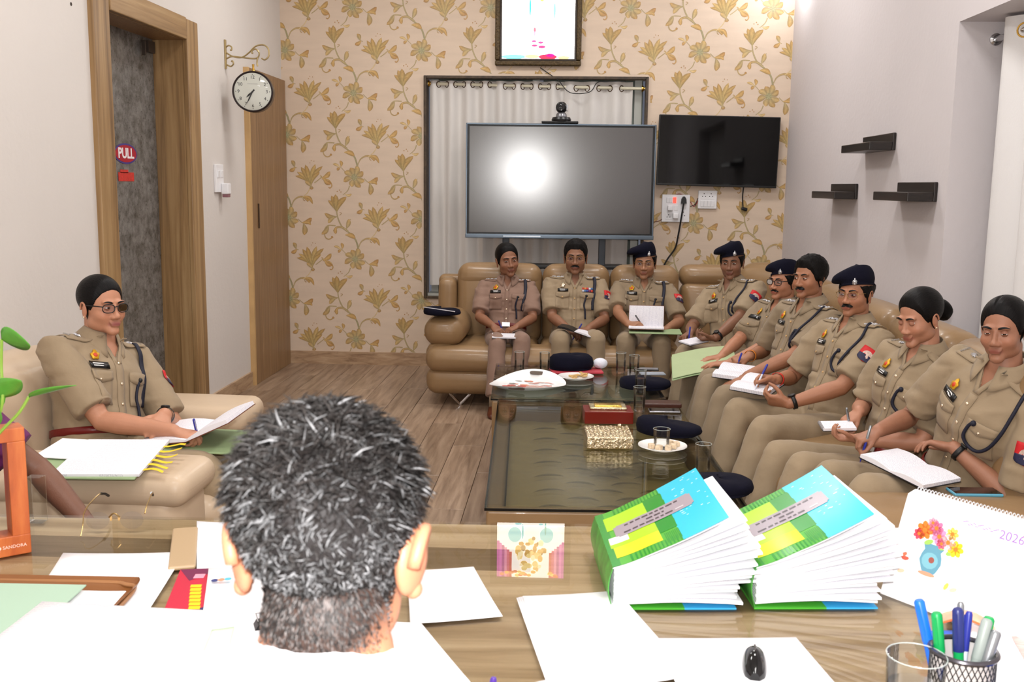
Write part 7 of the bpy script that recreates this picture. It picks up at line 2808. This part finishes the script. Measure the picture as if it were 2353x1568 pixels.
leaf((.005, .0, .455), (-.07, .02, .47), (0, .6, -.5), .032)
leaf((.064, .01, .335), (.175, -.01, .372), (.1, .8, -.25), .022, .15, .05)
leaf((.0, .0, .335), (.070, -.02, .385), (.4, .5, -.6), .026, .3, .15)
leaf((-.006, .0, .30), (-.02, -.02, .385), (1, .3, 0), .030, .3)
leaf((-.012, 0, .26), (.012, -.03, .33), (.8, .2, -.4), .020, .3)
t = thing('acrylic_block', 'clear acrylic block standing behind the wooden planter', 'acrylic block', (-1.225, 2.245, DZ_))
MB().rbox((0, 0, .055), (.035, .03, .11), .002, 2).build('block', M_glass, t)

# ------------------------------------------------------------------ foreground man and his chair, and the sitter at the left
oc = thing('office_chair', 'dark office chair under the man in the foreground', 'chair', (-.22, .68, 0))
cushion('seat', oc, (0, 0, .47), (.50, .48, .09), .04, (0, 0, .01), M_dark)
cushion('backrest', oc, (0, -.27, .72), (.46, .07, .40), .03, (0, .01, 0), M_dark, M=Rx(math.radians(-6)))
MB().tube([(0, 0, .06), (0, 0, .43)], .03, 12).build('column', M_chr, oc)
for k in range(5):
    a = 2 * PI * k / 5
    MB().tube([(0, 0, .07), (.28 * math.cos(a), .28 * math.sin(a), .055)], [.025, .016], 8).build('base_arm', M_black, oc)
    MB().lathe([(.027, -.014), (.027, .014)], (.28 * math.cos(a), .28 * math.sin(a), .028), 12, Ry(PI / 2)).build('caster', M_black, oc)

MANH = Vector((-.205, .862, 1.243))
man = person('M', 'man with short salt and pepper hair and white shirt, seen from behind', (-.22, .74, .53), 90, MANH, 92, -6, 0,
             rw=(-.02, 1.33, .81), lw=(-.50, 1.30, .81), rknee=(-.10, 1.15, .60), lknee=(-.34, 1.15, .60), rank=(-.10, 1.20, .09), lank=(-.34, 1.20, .09),
             skin=(190, 128, 96), hair=None, uniform=False, shirt=M_whs, ear=1.28, hs=.93, neckz=.035, s=1.05, sleeve=.97, rdir=(-.6, .8, -.1), rpose='write', lpose='flat', full=.3)
rgn = np.random.RandomState(11)
R_ = head_radii(False, .3)
ya_ = math.radians(92)
Hf_ = Vector((math.cos(ya_), math.sin(ya_), 0))
Mh_ = Matrix((Vector((Hf_.y, -Hf_.x, 0)), Hf_, Vector((0, 0, 1)))).transposed() @ Rx(math.radians(-6))
H4m = Matrix.Translation(MANH) @ (Mh_ * .93).to_4x4()
tf = MB()
cnt = 0
scal = MB()
eb_ = hair_edge(LON, 'man') - 16 * np.clip((np.abs(LON) - 1.7) / .7, 0, 1)
el_ = np.degrees(LAT)
th_ = np.clip((el_ - eb_ + 4) / 22, 0, 1)
tsh = -.006 + .0068 * np.clip((el_ - eb_ + 2) / 8, 0, 1) + .004 * np.clip((HD[..., 2] - .1) / .6, 0, 1)
Psh = HC + HD * (R_ + tsh)[..., None]
for p in Psh.reshape(-1, 3):
    q = H4m @ Vector(p)
    scal.v.append(tuple(q))
    scal.c.append((.5, .5, 0, 1))
scal.f = grid_faces(HM, HN) + [tuple((HM - 1) * HN + j for j in range(HN))]
scal.fm = [0] * len(scal.f)
so_ = scal.build('hair_base', mat('scalp_dark', rgb(30, 26, 26), .7), man, sharp=None)
so_.matrix_parent_inverse = Matrix.Translation(-Vector((-.22, .74, .53)))
target_n = 16000
while cnt < target_n:
    z_ = rgn.uniform(-.86, 1)
    lo_ = rgn.uniform(-PI, PI)
    la_ = math.asin(z_)
    e_deg = math.degrees(la_)
    eb1 = float(hair_edge(np.array([lo_]), 'man')[0]) - 16 * smoothstep(1.7, 2.4, abs(lo_))
    if e_deg < eb1 - 5:
        continue
    fade = max(0.0, min(1.0, (e_deg - eb1 + 5) / 30))
    if abs(lo_) < 1.2 and rgn.rand() < .7:
        continue
    d_ = np.array([math.cos(la_) * math.sin(lo_), math.cos(la_) * math.cos(lo_), math.sin(la_)])
    li = int((la_ + PI / 2 - .015) / (PI - .03) * (HM - 1))
    s_g = lo_
    for _ in range(4):
        s_g = lo_ + .45 * math.sin(s_g)
    lj = int((s_g + PI) / (2 * PI) * HN) % HN
    r_ = R_[max(0, min(HM - 1, li)), lj]
    p0 = Vector(HC + d_ * (r_ - .001))
    nrm_ = Vector(d_)
    nrm_.normalize()
    # combed roughly downward/back with random curl
    down = Vector((0, -.25, -1))
    tg = (down - nrm_ * down.dot(nrm_))
    if tg.length < .2:
        tg = Vector((0, -1, 0)) - nrm_ * (-nrm_.y)
    tg.normalize()
    ra = rgn.normal(0, 1.5)
    sd_ = nrm_.cross(tg)
    tg = tg * math.cos(ra) + sd_ * math.sin(ra)
    sd_ = nrm_.cross(tg)
    topz = smoothstep(.15, .8, d_[2])
    ln = (.0042 + .006 * fade * smoothstep(-.6, .15, d_[2]) + .017 * topz) * rgn.uniform(.7, 1.3)
    cu = rgn.uniform(-1.5, 1.5)
    pts_ = []
    p_ = p0
    for k in range(4):
        pts_.append(p_)
        up_amt = (.95 - .36 * k) if fade > .3 else .5 - .2 * k
        dirv = (nrm_ * up_amt + tg * (.55 + .12 * k) + sd_ * cu * .85 * k)
        p_ = p_ + dirv.normalized() * ln / 3
    rad_ = (.0005 + .0008 * fade) * rgn.uniform(.7, 1.25)
    clump = noise.noise(Vector((d_[0] * 9, d_[1] * 9, d_[2] * 9)))
    g_p = max(.04, (.42 + .7 * clump) * (1 - .85 * topz))
    if rgn.rand() < g_p:
        v_ = rgn.uniform(.04, .24)  # pale tone covers both grey hair and painted flash highlights
        c_ = (v_, v_ * 1.0, v_ * 1.03, 1)
    else:
        v_ = rgn.uniform(.003, .018)
        c_ = (v_ * 1.25, v_, v_ * .92, 1)
    rr_ = [rad_, rad_ * 1.05, rad_ * .8, rad_ * .25]
    a_ = sd_
    rings_ = []
    for k in range(4):
        b_ = nrm_
        rings_.append([H4m @ (pts_[k] + (a_ * math.cos(2 * PI * q / 3) + b_ * math.sin(2 * PI * q / 3)) * rr_[k]) for q in range(3)])
    o_ = len(tf.v)
    for rg_ in rings_:
        for q in rg_:
            tf.v.append(tuple(q))
            tf.c.append(c_)
    for k in range(3):
        for q in range(3):
            tf.f.append((o_ + k * 3 + q, o_ + k * 3 + (q + 1) % 3, o_ + k * 3 + 3 + (q + 1) % 3, o_ + k * 3 + 3 + q))
            tf.fm.append(0)
    cnt += 1
# clipped hair running down the nape
bod = [c for c in man.children if c.name.startswith('body')][0].data
bvn = BVHTree.FromPolygons([v.co.copy() for v in bod.vertices], [tuple(p.vertices) for p in bod.polygons])
hYw = (H4m.to_3x3() @ Vector((0, 1, 0))).normalized()
for _ in range(6500):
    x_ = rgn.uniform(-.062, .062)
    z_ = -.015 - .135 * rgn.rand()
    lim = -.128 + .035 * (x_ / .05) ** 2
    if z_ < lim or rgn.rand() < smoothstep(-.085, lim, z_) * .75:
        continue
    src = H4m @ Vector((x_, -.4, z_))
    hit = bvn.ray_cast(src, hYw)
    if hit[0] is None:
        continue
    n_ = hit[1] if hit[1].dot(hYw) < 0 else -hit[1]
    dn = Vector((rgn.normal(0, .3), 0, -1))
    dn = (dn - n_ * dn.dot(n_)).normalized()
    sd_ = n_.cross(dn)
    ln = (.0016 + .0032 * smoothstep(-.10, -.04, z_)) * rgn.uniform(.7, 1.3)
    v_ = rgn.uniform(.05, .2) if rgn.rand() < .3 else rgn.uniform(.004, .02)
    rr_ = rgn.uniform(.0004, .0007)
    o_ = len(tf.v)
    for k in range(3):
        p_ = hit[0] + (dn * .8 + n_ * (.6 - .2 * k)).normalized() * ln * k / 2 - n_ * .0004
        for q in range(3):
            tf.v.append(tuple(p_ + (sd_ * math.cos(2 * PI * q / 3) + n_ * math.sin(2 * PI * q / 3)) * rr_ * (1, .9, .3)[k]))
            tf.c.append((v_ * 1.1, v_, v_ * .97, 1))
    for k in range(2):
        for q in range(3):
            tf.f.append((o_ + k * 3 + q, o_ + k * 3 + (q + 1) % 3, o_ + k * 3 + 3 + (q + 1) % 3, o_ + k * 3 + 3 + q))
            tf.fm.append(0)
# close-cropped shade of the clipped nape
ca = bod.color_attributes['Col']
Hi = H4m.inverted()
for i_, v in enumerate(bod.vertices):
    q = Hi @ v.co
    if q.y < .02 and -.16 < q.z < -.01 and abs(q.x) < .075:
        lim = -.118 + .035 * (q.x / .05) ** 2
        w_ = smoothstep(lim - .012, lim + .035, q.z) * smoothstep(.02, -.02, q.y) * smoothstep(.072, .058, abs(q.x)) * .93
        c_ = ca.data[i_].color
        ca.data[i_].color = (c_[0] * (1 - w_) + .016 * w_, c_[1] * (1 - w_) + .014 * w_, c_[2] * (1 - w_) + .014 * w_, 1)
hs_ = tf.build('hair', M_tuft, man, sharp=None)
hs_.matrix_parent_inverse = Matrix.Translation(-Vector((-.22, .74, .53)))
hs_['kind'] = 'stuff'
hs_['label'] = 'short curly salt and pepper hair'
it, tt, kn = PEN_SPOTS[('M', 1)]
hand_pen('M', 1, 'violet pen in the hand of the man in the white shirt', mat('pen_violet', rgb(80, 50, 150), .3), (.1, .3, .6))

person('V', 'sitter in a purple shirt at the left edge, only the bare elbow showing', (-1.70, 2.62, .40), -5, (-1.75, 2.60, 1.09), -20, 0, 0,
       rw=(-1.38, 2.44, .60), lw=(-1.36, 2.78, .56), rknee=(-1.30, 2.55, .52), lknee=(-1.30, 2.72, .52), rank=(-1.24, 2.55, .09), lank=(-1.24, 2.72, .09),
       skin=(112, 74, 56), uniform=False, shirt=M_pur, sleeve=.72, lpole=Vector((.5, .5, -.5)))
